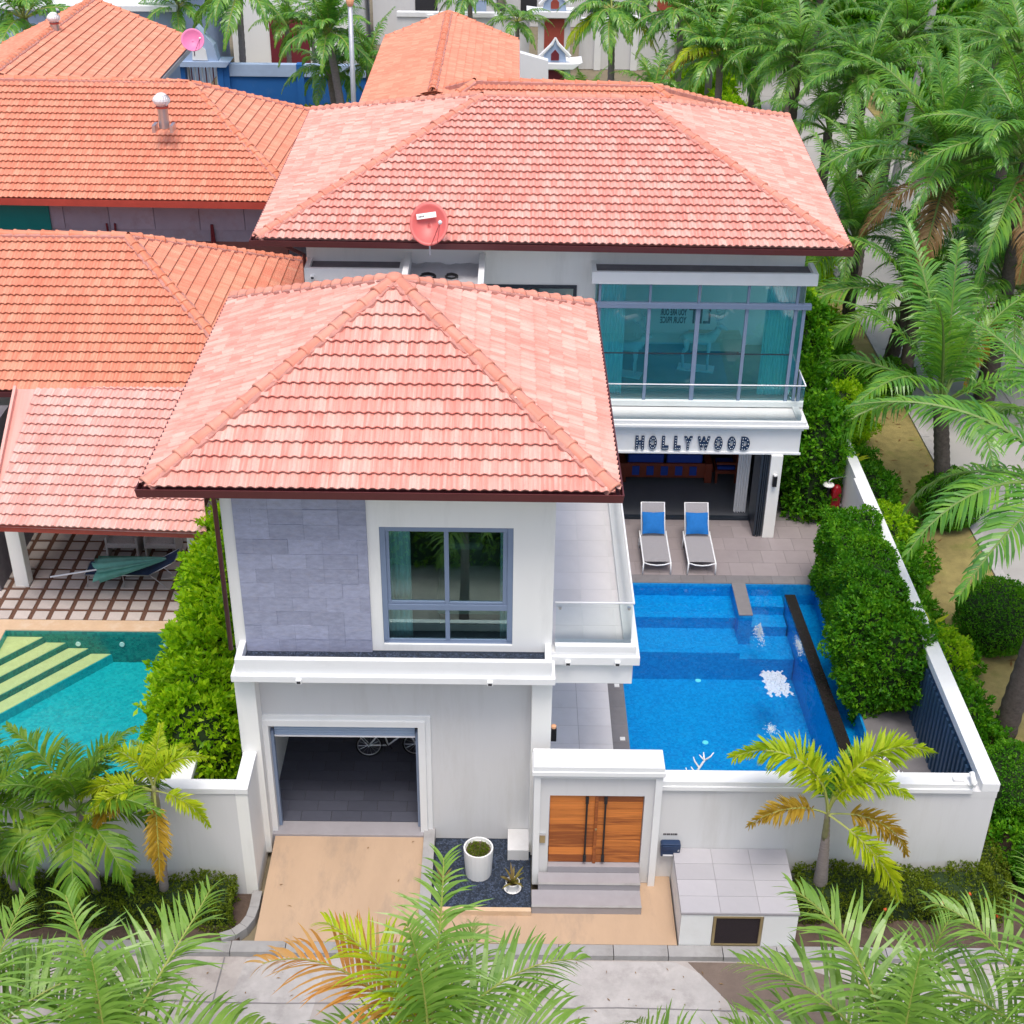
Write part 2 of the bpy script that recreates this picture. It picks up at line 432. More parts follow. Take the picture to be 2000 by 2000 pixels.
L_BLADE = leaf_mat('strappy_plant_leaf', [(0, (0.16, 0.16, 0.03)), (0.5, (0.26, 0.22, 0.05)), (1, (0.16, 0.08, 0.06))])
stalk_m = M('frond_stalk', (0.30, 0.33, 0.08), 0.5, 0.15, 6)
stalk_dk = M('green_frond_stalk', (0.16, 0.24, 0.06), 0.5, 0.15, 6)
flower_m = M('orange_blossom', (0.75, 0.12, 0.03), 0.6, 0.2, 30)
glass_big = glass_mat('teal_window_glass', (0.42, 0.96, 1.0), 1.5, boost=3.0, haze=((0.02, 0.52, 0.66), 0.08))  # diffuse teal haze added to brighten the panes of the dim room
glass_win = glass_mat('green_window_glass', (0.55, 0.88, 0.86), 1.52, gloss=(0.75, 1.0, 0.97), boost=5.0)
glass_rail = glass_mat('clear_rail_glass', (0.90, 0.975, 0.97), 1.45)
water_b = glass_mat('blue_pool_water', (0.40, 0.95, 0.98), 1.33, wave=0.45, wscale=2.2)
water_t = glass_mat('teal_pool_water', (0.80, 0.98, 0.97), 1.33, wave=0.6, wscale=3.2)
pool_blue = mosaic_mat('blue_pool_mosaic', [(0.005, 0.20, 0.53), (0.008, 0.26, 0.60), (0.014, 0.31, 0.66)], 0.05)
pool_teal = mosaic_mat('teal_pool_mosaic', [(0.004, 0.30, 0.36), (0.008, 0.36, 0.42), (0.015, 0.41, 0.46)], 0.06)
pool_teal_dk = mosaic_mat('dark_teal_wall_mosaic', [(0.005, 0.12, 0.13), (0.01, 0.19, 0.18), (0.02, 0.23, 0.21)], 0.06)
step_sand = M('sandy_pool_step', (0.66, 0.56, 0.26), 0.7, 0.12, 6)
paver_m = M('pale_terrace_paver', (0.52, 0.46, 0.43), 0.75, 0.1, 6, bump=0.1, piece=0.08)
gravel_m = M('brown_joint_gravel', (0.15, 0.075, 0.05), 0.95, 0.4, 40, bump=0.8, bscale=80)


# ------------------------------------------------------------------ mesh helpers
class MB:
    def __init__(s):
        s.v, s.f, s.uv = [], [], None

    def add(s, vs, fs):
        n = len(s.v)
        s.v.extend(tuple(p) for p in vs)
        s.f.extend(tuple(i + n for i in f) for f in fs)
        return s

    def box(s, x0, x1, y0, y1, z0, z1):
        vs = [(x, y, z) for z in (z0, z1) for y in (y0, y1) for x in (x0, x1)]
        return s.add(vs, [(0, 2, 3, 1), (4, 5, 7, 6), (0, 1, 5, 4), (2, 6, 7, 3), (0, 4, 6, 2), (1, 3, 7, 5)])

    def obox(s, c, size, mat):
        """box turned by a 3x3 matrix"""
        hx, hy, hz = size[0] / 2, size[1] / 2, size[2] / 2
        c = Vector(c)
        vs = [c + mat @ Vector((x, y, z)) for z in (-hz, hz) for y in (-hy, hy) for x in (-hx, hx)]
        return s.add(vs, [(0, 2, 3, 1), (4, 5, 7, 6), (0, 1, 5, 4), (2, 6, 7, 3), (0, 4, 6, 2), (1, 3, 7, 5)])

    def prism(s, poly, z0, z1):
        """poly counter-clockwise from above; z may be one number or one per corner"""
        n = len(poly)
        za = z0 if isinstance(z0, (list, tuple)) else [z0] * n
        zb = z1 if isinstance(z1, (list, tuple)) else [z1] * n
        vs = [(p[0], p[1], za[i]) for i, p in enumerate(poly)] + [(p[0], p[1], zb[i]) for i, p in enumerate(poly)]
        fs = [tuple(range(n - 1, -1, -1)), tuple(range(n, 2 * n))]
        fs += [(i, (i + 1) % n, n + (i + 1) % n, n + i) for i in range(n)]
        return s.add(vs, fs)

    def prism_y(s, poly, y0, y1):
        """outline in x,z (counter-clockwise seen from the front, -y) pushed back to y1"""
        n = len(poly)
        vs = [(p[0], y0, p[1]) for p in poly] + [(p[0], y1, p[1]) for p in poly]
        fs = [tuple(range(n)), tuple(range(2 * n - 1, n - 1, -1))]
        fs += [(i, n + i, n + (i + 1) % n, (i + 1) % n) for i in range(n)]
        return s.add(vs, fs)

    def tube(s, pts, radii, n=6, caps=True):
        pts = [Vector(p) for p in pts]
        if isinstance(radii, (int, float)):
            radii = [radii] * len(pts)
        base = len(s.v)
        ref = None
        for i, p in enumerate(pts):
            a = pts[max(i - 1, 0)]
            b = pts[min(i + 1, len(pts) - 1)]
            t = (b - a).normalized()
            if ref is None:
                ref = Vector((0, 0, 1)) if abs(t.z) < 0.9 else Vector((1, 0, 0))
            x = ref - t * ref.dot(t)
            x.normalize()
            y = t.cross(x)
            ref = x
            for k in range(n):
                an = 2 * math.pi * k / n
                s.v.append(tuple(p + (x * math.cos(an) + y * math.sin(an)) * radii[i]))
        for i in range(len(pts) - 1):
            for k in range(n):
                a, b = base + i * n + k, base + i * n + (k + 1) % n
                s.f.append((a, b, b + n, a + n))
        if caps:
            s.f.append(tuple(base + k for k in range(n - 1, -1, -1)))
            s.f.append(tuple(base + (len(pts) - 1) * n + k for k in range(n)))
        return s

    def lathe(s, prof, c=(0, 0, 0), n=16):
        base = len(s.v)
        for r, z in prof:
            for k in range(n):
                an = 2 * math.pi * k / n
                s.v.append((c[0] + r * math.cos(an), c[1] + r * math.sin(an), c[2] + z))
        for i in range(len(prof) - 1):
            for k in range(n):
                a, b = base + i * n + k, base + i * n + (k + 1) % n
                s.f.append((a, b, b + n, a + n))
        s.f.append(tuple(base + k for k in range(n - 1, -1, -1)))
        s.f.append(tuple(base + (len(prof) - 1) * n + k for k in range(n)))
        return s

    def ball(s, c, r, n=10, sq=(1, 1, 1)):
        prof = [(max(1e-4, math.sin(math.pi * i / n)), -math.cos(math.pi * i / n)) for i in range(n + 1)]
        b = len(s.v)
        s.lathe(prof, (0, 0, 0), n * 2 - 4)
        for i in range(b, len(s.v)):
            x, y, z = s.v[i]
            s.v[i] = (c[0] + x * r * sq[0], c[1] + y * r * sq[1], c[2] + z * r * sq[2])
        return s

    def mesh(s, name, smooth=False):
        me = bpy.data.meshes.new(name)
        me.from_pydata(s.v, [], s.f)
        if s.uv is not None:
            uvl = me.uv_layers.new(name='UVMap')
            li = np.empty(len(me.loops), dtype=np.int32)
            me.loops.foreach_get('vertex_index', li)
            uvl.data.foreach_set('uv', np.asarray(s.uv, dtype=np.float32)[li].ravel())
        if smooth:
            me.polygons.foreach_set('use_smooth', [True] * len(me.polygons))
        return me


def link(name, me, m=None, parent=None, kind=None, label=None):
    o = bpy.data.objects.new(name, me)
    COL.objects.link(o)
    if m is not None and not me.materials:
        me.materials.append(m)
    if parent is not None:
        o.parent = parent
        if parent.type == 'EMPTY':
            o.matrix_parent_inverse = Matrix.Translation(-Vector(parent.location))
    if kind:
        o['kind'] = kind
    if label:
        o['label'] = label
    return o


def build(mb, name, m, parent=None, kind=None, label=None, smooth=False, bevel=0.0):
    o = link(name, mb.mesh(name, smooth), m, parent, kind, label)
    if bevel:
        b = o.modifiers.new('edge', 'BEVEL')
        b.width = bevel
        b.segments = 2
        b.limit_method = 'ANGLE'
        b.angle_limit = R(40)
    return o


def thing(name, loc, label, cat, group=None):
    o = bpy.data.objects.new(name, None)
    COL.objects.link(o)
    o.location = loc
    o.empty_display_size = 0.2
    o['label'], o['category'] = label, cat
    if group:
        o['group'] = group
    return o


def tag(o, label, cat, group=None):
    o['label'], o['category'] = label, cat
    if group:
        o['group'] = group
    return o


def box(name, m, x0, x1, y0, y1, z0, z1, parent=None, bevel=0.0, **kw):
    return build(MB().box(x0, x1, y0, y1, z0, z1), name, m, parent, bevel=bevel, **kw)


def wall_xz(mb, x0, x1, z0, z1, y0, y1, holes):
    """wall slab facing y with rectangular openings (ox0, ox1, oz0, oz1)"""
    xs = sorted({x0, x1, *[h[0] for h in holes], *[h[1] for h in holes]})
    for a, b in zip(xs, xs[1:]):
        hs = sorted([(h[2], h[3]) for h in holes if h[0] < (a + b) / 2 < h[1]])
        z = z0
        for h0, h1 in hs:
            if h0 > z:
                mb.box(a, b, y0, y1, z, h0)
            z = h1
        if z < z1:
            mb.box(a, b, y0, y1, z, z1)
    return mb


# ------------------------------------------------------------------ tiled roofs
TW, TE, TO = 0.333, 0.31, 0.05        # tile width, row exposure, overlap
ROLL = [0.0, 0.012, 0.030, 0.034, 0.024, 0.006, 0.0, 0.012, 0.030, 0.034, 0.024, 0.006, 0.0]
NU = len(ROLL) - 1


def roll(u):
    t = min(max(u / TW, 0), 1) * NU
    i = min(int(t), NU - 1)
    return ROLL[i] + (ROLL[i + 1] - ROLL[i]) * (t - i)


def tile_h(u, v):
    return roll(u) * 1.3 + 0.078 - 0.066 * v / (TE + TO)


def clip_poly(poly, clip):
    """poly clipped to a convex counter-clockwise outline"""
    out = poly
    for i in range(len(clip)):
        ax, ay = clip[i]
        bx, by = clip[(i + 1) % len(clip)]
        inp, out = out, []
        if not inp:
            break
        def side(p):
            return (bx - ax) * (p[1] - ay) - (by - ay) * (p[0] - ax)
        for j in range(len(inp)):
            p, q = inp[j], inp[(j + 1) % len(inp)]
            sp, sq = side(p), side(q)
            if sp >= -1e-9:
                out.append(p)
            if (sp >= -1e-9) != (sq >= -1e-9):
                t = sp / (sp - sq)
                out.append((p[0] + (q[0] - p[0]) * t, p[1] + (q[1] - p[1]) * t))
    return out


def tile_mb(clip=None):
    """one tile in its own u,v,n frame; clip is the roof outline in the same frame"""
    mb = MB()
    idx = {}
    uv = []
    def vi(u, v, n):
        k = (round(u, 4), round(v, 4), round(n, 4))
        if k not in idx:
            idx[k] = len(mb.v)
            mb.v.append((u, v, n))
            uv.append((u, v))
        return idx[k]
    for i in range(NU):
        a, b = TW * i / NU, TW * (i + 1) / NU
        q = [(a, 0.0), (b, 0.0), (b, TE + TO), (a, TE + TO)]
        if clip:
            q = clip_poly(q, clip)
        if len(q) < 3:
            continue
        mb.f.append(tuple(vi(u, v, tile_h(u, v)) for u, v in q))
        low = sorted([u for u, v in q if v < 1e-6])
        if len(low) >= 2 and low[-1] - low[0] > 1e-4:
            a, b = low[0], low[-1]
            mb.f.append((vi(a, 0, tile_h(a, 0) - 0.024), vi(b, 0, tile_h(b, 0) - 0.024), vi(b, 0, tile_h(b, 0)), vi(a, 0, tile_h(a, 0))))
    seen, fs = set(), []
    for f in mb.f:
        g = tuple(dict.fromkeys(f))
        if len(g) >= 3:
            fs.append(g)
    mb.f = fs
    mb.uv = uv
    return mb


FULL_TILE = tile_mb()
FULL_MESH = {}


def inside(p, clip):
    for i in range(len(clip)):
        ax, ay = clip[i]
        bx, by = clip[(i + 1) % len(clip)]
        if (bx - ax) * (p[1] - ay) - (by - ay) * (p[0] - ax) < 0:
            return False
    return True


def face_tiles(pts, m, store):
    """pts: eave left, eave right (seen from outside), then the upper corners, counter-clockwise"""
    A, B = Vector(pts[0]), Vector(pts[1])
    u = (B - A).normalized()
    w = sum((Vector(p) for p in pts[2:]), Vector()) / len(pts[2:]) - A
    n = u.cross(w).normalized()
    v = n.cross(u).normalized()
    poly = [((Vector(p) - A).dot(u), (Vector(p) - A).dot(v)) for p in pts]
    vmax = max(p[1] for p in poly)
    poly_e = [(poly[0][0], poly[0][1] - 0.07), (poly[1][0], poly[1][1] - 0.07)] + poly[1:] + [poly[0]]
    umin, umax = min(p[0] for p in poly), max(p[0] for p in poly)
    r = 0
    while r * TE - 0.06 < vmax:
        v0 = r * TE - 0.06
        off = -0.5 * TW if r % 2 else 0.0
        c = 0
        while umin + off + c * TW < umax:
            u0 = umin + off + c * TW
            c += 1
            cor = [(u0, v0), (u0 + TW, v0), (u0 + TW, v0 + TE + TO), (u0, v0 + TE + TO)]
            ins = [inside(p, poly_e) for p in cor]
            o = A + u * u0 + v * v0
            mat = Matrix(((u.x, v.x, n.x, o.x), (u.y, v.y, n.y, o.y), (u.z, v.z, n.z, o.z), (0, 0, 0, 1)))
            if all(ins):
                mb = None
            else:
                q = clip_poly(cor, poly_e)
                if len(q) < 3:
                    continue
                mb = tile_mb([(p[0] - u0, p[1] - v0) for p in poly_e])
                if not mb.f:
                    continue
            ctr = o + u * TW / 2 + v * TE / 2
            face = n.dot((CAM - ctr).normalized())
            x, y = px(ctr)
            seen = face > 0.03 and -10 < x < 2010 and -10 < y < 2010
            area = face * (2713.5 / (ctr - CAM).length) ** 2 * TW * TE if seen else 0
            store.append((area, mat, mb, m))
        r += 1


def flush_tiles(store, parent, limit=300, min_area=90):
    """the tiles that show largest become objects, the rest one mesh"""
    store.sort(key=lambda t: -t[0])
    rest = {}
    for i, (area, mat, mb, m) in enumerate(store):
        if i < limit and area > min_area:
            if mb is None:
                if m.name not in FULL_MESH:
                    FULL_MESH[m.name] = FULL_TILE.mesh('roof_tile')
                    FULL_MESH[m.name].materials.append(m)
                me = FULL_MESH[m.name]
            else:
                me = mb.mesh('roof_tile')
            o = link('roof_tile', me, m, parent)
            o.matrix_basis = mat
        else:
            src = mb or FULL_TILE
            d = rest.setdefault(m.name, (MB(), [], m))
            d[0].add([mat @ Vector(p) for p in src.v], src.f)
            d[1].extend(src.uv)
    for mb, uv, m in rest.values():
        mb.uv = uv
        build(mb, 'roof_tile', m, parent, kind='stuff')


CAPS = {}


def cap_mesh(m):
    if m.name in CAPS:
        return CAPS[m.name]
    mb = MB()
    n = 8
    uv = []
    def ring(x, r, z):
        b = len(mb.v)
        for k in range(n + 1):
            an = math.pi * (-0.06 + 1.12 * k / n)
            mb.v.append((x, -math.cos(an) * r, math.sin(an) * r * 0.92 + z))
            uv.append((k * 0.03, x))
        return b
    rings = [ring(0.0, 0.105, 0), ring(0.0, 0.142, 0.004), ring(0.05, 0.140, 0.004), ring(0.07, 0.126, 0), ring(0.41, 0.112, -0.006)]
    for a, b in zip(rings, rings[1:]):
        for k in range(n):
            mb.f.append((a + k, b + k, b + k + 1, a + k + 1))
    mb.uv = uv
    CAPS[m.name] = mb.mesh('ridge_tile', True)
    CAPS[m.name].materials.append(m)
    return CAPS[m.name]


def ridge_line(P, Q, m, parent, mortar_mb):
    P, Q = Vector(P), Vector(Q)
    x = (Q - P).normalized()
    L = (Q - P).length
    side = Vector((0, 0, 1)).cross(x).normalized()
    up = x.cross(side).normalized()
    n = max(1, int(L / 0.36))
    st = L / n
    me = cap_mesh(m)
    for i in range(n):
        o = link('ridge_tile', me, m, parent)
        j = random.uniform(-0.008, 0.008)
        p = P + x * (i * st) + up * (0.035 + j) + side * random.uniform(-0.008, 0.008)
        s2 = side + up * random.uniform(-0.03, 0.03)
        o.matrix_basis = Matrix(((x.x, s2.x, up.x, p.x), (x.y, s2.y, up.y, p.y), (x.z, s2.z, up.z, p.z), (0, 0, 0, 1)))
    k = max(2, int(L / 0.12))
    for sgn in (-1, 1):
        prev = None
        for i in range(k + 1):
            p = P + x * (L * i / k)
            w = 0.155 + random.uniform(-0.02, 0.03)
            a, b, c = p + side * sgn * 0.06 + up * 0.10, p + side * sgn * w + up * 0.055, p + side * sgn * (w + 0.005) - up * 0.06
            cur = [len(mortar_mb.v), len(mortar_mb.v) + 1, len(mortar_mb.v) + 2]
            mortar_mb.v.extend((tuple(a), tuple(b), tuple(c)))
            if prev:
                for j in range(2):
                    f = (prev[j], cur[j], cur[j + 1], prev[j + 1])
                    mortar_mb.f.append(f if sgn > 0 else f[::-1])
            prev = cur


def hip_roof(root, eave, ra, rb, m, mr, store, faces='FRBL', hips=True, gutter=None, gut_w=0.13, gut_h=0.15, soffit=None):
    """eave: front-left, front-right, back-right, back-left corners; ra, rb: ridge ends (left, right)"""
    FL, FR, BR, BL = [Vector(p) for p in eave]
    ra, rb = Vector(ra), Vector(rb)
    one = (ra - rb).length < 0.05
    deck = MB()
    sets = {'F': [FL, FR] + ([ra] if one else [rb, ra]), 'R': [FR, BR, rb], 'B': [BR, BL] + ([ra] if one else [ra, rb]), 'L': [BL, FL, ra]}
    for k, pts in sets.items():
        deck.add([p - Vector((0, 0, 0.012)) for p in pts], [tuple(range(len(pts)))])
    deck.add([p - Vector((0, 0, 0.06)) for p in (FL, BL, BR, FR)], [(0, 1, 2, 3)])
    roof = build(deck, 'roof', m, root)
    uvl = roof.data.uv_layers.new(name='UVMap')
    for k, pts in sets.items():
        if k in faces:
            face_tiles(pts, m, store.setdefault(roof.name, (roof, []))[1])
    mo = MB()
    lines = [(FL, ra), (FR, rb), (BR, rb), (BL, ra)]
    for P, Q in lines:
        Q2 = Q - (Q - P).normalized() * 0.1
        ridge_line(P, Q2, mr, roof, mo)
    if not one:
        ridge_line(ra, rb, mr, roof, mo)
    else:
        pk = MB().ball(ra + Vector((0, 0, 0.06)), 0.17, 8, (1, 1, 0.6))
        pk.uv = [(v[0], v[1]) for v in pk.v]
        build(pk, 'peak_cap', mr, roof, smooth=True)
    build(mo, 'mortar', mortar_m, roof)
    if gutter:
        c = [FL, FR, BR, BL]
        ctr = sum(c, Vector()) / 4
        for i in range(4):
            P, Q = c[i], c[(i + 1) % 4]
            t = (Q - P).normalized()
            out = Vector((t.y, -t.x, 0))
            g = MB()
            a, b = P - t * 0.0 + out * 0.0, Q + out * 0.0
            zt = 0.005
            ring = [(0.0, zt - 0.02), (0.0, zt - gut_h), (gut_w, zt - gut_h), (gut_w + 0.02, zt), (gut_w - 0.005, zt), (gut_w - 0.02, zt - gut_h + 0.03), (0.02, zt - gut_h + 0.03), (0.02, zt - 0.02)]
            vs = []
            for pt, e in ((a, -1), (b, 1)):
                for o_, z_ in ring:
                    vs.append(pt + out * o_ + t * e * o_ + Vector((0, 0, z_)))
            n = len(ring)
            fs = [(k, (k + 1) % n, n + (k + 1) % n, n + k) for k in range(n)] + [tuple(range(n - 1, -1, -1)), tuple(range(n, 2 * n))]
            g.add(vs, [f[::-1] for f in fs])
            build(g, 'gutter', gutter, roof)
    if soffit:
        s = MB().add([p - Vector((0, 0, 0.13)) for p in (FL, BL, BR, FR)], [(0, 1, 2, 3)])
        build(s, 'soffit', soffit, roof)
    return roof


# ------------------------------------------------------------------ palms
def frond_mesh(name, L, e0, droop, pairs, ll, lw, mats, vang=20, ldroop=50, fwd=55, t0=0.2, plume=0.0, seed=1, taper=0.35, side=0.0, seg=3):
    """one feather leaf: stalk along +x, arching over, leaflets both sides (material 0 leaflets, 1 stalk)"""
    rn = random.Random(seed)
    N = 14
    P, T = [Vector((0, 0, 0))], []
    for i in range(N + 1):
        t = i / N
        pitch = R(e0 - droop * t ** 1.25)
        yaw = R(side * t * t)
        d = Vector((math.cos(pitch) * math.cos(yaw), math.cos(pitch) * math.sin(yaw), math.sin(pitch)))
        T.append(d)
        if i < N:
            P.append(P[-1] + d * (L / N))
    mb = MB()
    mb.tube(P, [0.032 * L / 3 * (1 - 0.88 * i / N) + 0.004 for i in range(N + 1)], 4, False)
    ns = len(mb.f)
    for i in range(pairs):
        gap = rn.random()
        t = t0 + (1 - t0) * (i + 0.5) / pairs
        k = min(int(t * N), N - 1)
        fr = t * N - k
        p = P[k].lerp(P[k + 1], fr)
        tg = T[k].lerp(T[k + 1], fr).normalized()
        sd = Vector((0, 0, 1)).cross(tg)
        if sd.length < 0.05:
            sd = Vector((0, 1, 0))
        sd.normalize()
        up = tg.cross(sd).normalized()
        q = (t - t0) / (1 - t0)
        prof = (0.55 + 0.45 * math.sin(math.pi * min(1, q * 1.15 + 0.1))) * (1 - (1 - taper) * max(0, q - 0.55) / 0.45)
        for s in (-1, 1):
            if gap < 0.05 and rn.random() < 0.6:
                continue
            f_an = R(fwd * (1 - 0.45 * q) * 0.0 + (90 - fwd) + rn.uniform(-10, 10) + 20 * q)
            va = R(vang + rn.uniform(-8, 8) + (rn.uniform(-plume, plume) if plume else 0))
            d = (sd * s * math.cos(va) + up * math.sin(va)) * math.cos(f_an) + tg * math.sin(f_an)
            d.normalize()
            ln = ll * prof * rn.uniform(0.86, 1.1)
            w = lw * rn.uniform(0.85, 1.15) * (0.6 + 0.4 * prof)
            wd = tg.cross(d)
            wd = d.cross(wd).normalized()
            pt = p.copy()
            dd = d.copy()
            base = len(mb.v)
            dr = R(ldroop * rn.uniform(0.7, 1.3)) / seg
            ws = [0.55, 1.0, 0.92, 0.75, 0.45][:seg]
            for j in range(seg):
                mb.v.append(tuple(pt - wd * w * 0.5 * ws[j]))
                mb.v.append(tuple(pt + wd * w * 0.5 * ws[j]))
                pt = pt + dd * (ln / seg)
                ax = dd.cross(Vector((0, 0, -1)))
                if ax.length > 0.02:
                    dd = Matrix.Rotation(min(dr, dd.angle(Vector((0, 0, -1)))), 3, ax.normalized()) @ dd
            mb.v.append(tuple(pt))
            for j in range(seg - 1):
                a = base + 2 * j
                mb.f.append((a, a + 1, a + 3, a + 2))
            a = base + 2 * (seg - 1)
            mb.f.append((a, a + 1, a + 2))
    me = mb.mesh(name)
    for m in mats:
        me.materials.append(m)
    me.polygons.foreach_set('material_index', [1] * ns + [0] * (len(mb.f) - ns))
    return me


AGES = [(84, 18), (76, 42), (64, 62), (50, 78), (34, 92), (14, 92), (-12, 66), (82, 122)]


def frond_set(name, L, pairs, ll, lw, mats, n_var=2, **kw):
    out = []
    for a, (e0, dr) in enumerate(AGES):
        out.append([frond_mesh(name, L * (0.85 if a == 0 else 1.0), e0, dr, pairs, ll, lw, mats, seed=a * 10 + v + 3, side=(14, -14, 34)[v], **kw) for v in range(n_var)])
    return out


L_YARD = leaf_mat('garden_palm_leaf', [(0, (0.06, 0.17, 0.015)), (0.5, (0.12, 0.26, 0.02)), (1, (0.26, 0.38, 0.03))], rough=0.4)
SETS = {
    'road': frond_set('frond', 3.7, 68, 0.76, 0.044, [L_PALM, stalk_dk], vang=16, ldroop=75, fwd=58, t0=0.16, taper=0.5),
    'coco': frond_set('frond', 3.0, 42, 0.74, 0.07, [L_PALM, stalk_m], vang=14, ldroop=95, fwd=60, t0=0.14),
    'fore': frond_set('frond', 2.5, 36, 1.02, 0.054, [L_FORE, stalk_m], n_var=3, vang=40, ldroop=70, fwd=60, t0=0.12, taper=0.55, seg=5),
    'yard': frond_set('frond', 1.75, 44, 0.52, 0.042, [L_YARD, stalk_dk], vang=24, ldroop=60, fwd=58, t0=0.16),
    'fox': frond_set('frond', 1.7, 110, 0.36, 0.034, [L_PALM_Y, stalk_m], vang=10, ldroop=32, fwd=62, t0=0.22, plume=75, taper=0.6),
}


def palm_trunk(mb, foot, top, r0, r1, rings=18, bulge=0.0, n=10):
    """slender stem with leaf-scar rings, foot and top in world space"""
    foot, top = Vector(foot), Vector(top)
    prof_p, prof_r = [], []
    for i in range(rings * 2 + 1):
        t = i / (rings * 2)
        p = foot.lerp(top, t) + Vector((0.05 * math.sin(t * 3.1), 0.04 * math.sin(t * 2.3), 0)) * (top - foot).length * 0.15
        r = r0 + (r1 - r0) * t ** 0.8 + bulge * math.exp(-((t - 0.2) / 0.18) ** 2)
        prof_p.append(p)
        prof_r.append(r * (1.06 if i % 2 else 0.97))
    mb.tube(prof_p, prof_r, n)
    return mb


def palm(kind, foot, top, r0, r1, n, label, group, seed, scale=1.0, ages=(0, 6), trunk=trunk_m, az0=None, specials=(), skip=(), shaft=None, boots=False, cat='palm tree', name='palm_tree', spread=1.0):
    """a palm: trunk, then every frond an object of its own that shares one of a few meshes"""
    rn = random.Random(seed)
    root = thing(name, foot, label, cat, group)
    build(palm_trunk(MB(), foot, top, r0, r1), 'trunk', trunk, root, smooth=True)
    top = Vector(top)
    if shaft:
        a = Vector(foot).lerp(top, 1 - shaft[1] / (top - Vector(foot)).length)
        build(MB().tube([a, a.lerp(top, .25), a.lerp(top, .6), top, top + Vector((0, 0, 0.12))], [r1 * 1.0, r1 * 1.35, r1 * 1.15, r1 * 0.8, r1 * .5], 10), 'crownshaft', shaft[0], root, smooth=True)
    if boots:
        mb = MB()
        for i in range(70):
            an = i * 2.4
            z = -0.75 * rn.random() + 0.12
            rr = r1 * (1.25 + 0.5 * math.sin(math.pi * min(1, max(0, (z + 0.8) / 0.9))))
            c = top + Vector((math.cos(an) * rr, math.sin(an) * rr, z))
            d = Vector((math.cos(an) * 0.8, math.sin(an) * 0.8, 0.9)).normalized()
            mb.tube([c - d * 0.12, c + d * 0.1, c + d * 0.2], [r1 * .36, r1 * .26, 0.01], 5)
        build(mb, 'leaf_boots', boot_m, root)
    S = SETS[kind]
    az0 = rn.random() * 6.28 if az0 is None else az0
    for i in range(n):
        t = i / max(1, n - 1)
        age = ages[0] + (ages[1] - ages[0]) * t ** 0.85
        a = min(6, max(0, int(round(age + rn.uniform(-0.4, 0.4)))))
        az = az0 + i * 2.39996 + rn.uniform(-0.2, 0.2)
        if any(lo < (math.degrees(az) % 360) < hi for lo, hi in skip):
            continue
        o = link('frond', rn.choice(S[a]), None, root)
        s = scale * rn.uniform(0.88, 1.1) * (0.9 if a == 0 else 1)
        o.matrix_basis = Matrix.Translation(top + Vector((0, 0, 0.02 * (n - i) / n))) @ Matrix.Rotation(az, 4, 'Z') @ Matrix.Rotation(R(rn.uniform(-9, 9)), 4, 'X') @ Matrix.Diagonal((s, s, s, 1))
    for (a, azd, s, m, lab) in specials:
        o = link('frond', rn.choice(S[a]), None, root, label=lab)
        o.matrix_basis = Matrix.Translation(top) @ Matrix.Rotation(R(azd), 4, 'Z') @ Matrix.Diagonal((s * scale, s * scale, s * scale, 1))
        if m:
            o.material_slots[0].link = 'OBJECT'
            o.material_slots[0].material = m
    return root


# ------------------------------------------------------------------ shrubs and hedges
def leaves_mesh(name, P, Nrm, size, aspect, per, m, seed=0, lift=0.5, jitter=0.5):
    """rosettes of small leaves: P points, Nrm outward directions, `per` leaves at each point"""
    g = np.random.default_rng(seed)
    P = np.repeat(np.asarray(P), per, axis=0)
    Nn = np.repeat(np.asarray(Nrm), per, axis=0)
    n = len(P)
    d = Nn * lift + g.normal(0, 1, (n, 3)) * jitter
    d[:, 2] += 0.15
    d /= np.linalg.norm(d, axis=1)[:, None]
    rv = g.normal(0, 1, (n, 3))
    w = np.cross(d, rv)
    w /= np.linalg.norm(w, axis=1)[:, None] + 1e-9
    L = size * g.uniform(0.65, 1.25, n)[:, None]
    W = L * aspect
    nn = np.cross(w, d)
    base = P + g.normal(0, size * 0.15, (n, 3))
    v0 = base
    v1 = base + d * L * 0.5 - w * W * 0.5 + nn * L * 0.08
    v2 = base + d * L - nn * L * 0.10
    v3 = base + d * L * 0.5 + w * W * 0.5 + nn * L * 0.08
    V = np.stack([v0, v1, v2, v3], axis=1).reshape(-1, 3)
    me = bpy.data.meshes.new(name)
    me.vertices.add(n * 4)
    me.vertices.foreach_set('co', V.astype(np.float32).ravel())
    me.loops.add(n * 4)
    me.loops.foreach_set('vertex_index', np.arange(n * 4, dtype=np.int32))
    me.polygons.add(n)
    me.polygons.foreach_set('loop_start', np.arange(0, n * 4, 4, dtype=np.int32))
    me.update(calc_edges=True)
    me.materials.append(m)
    return me


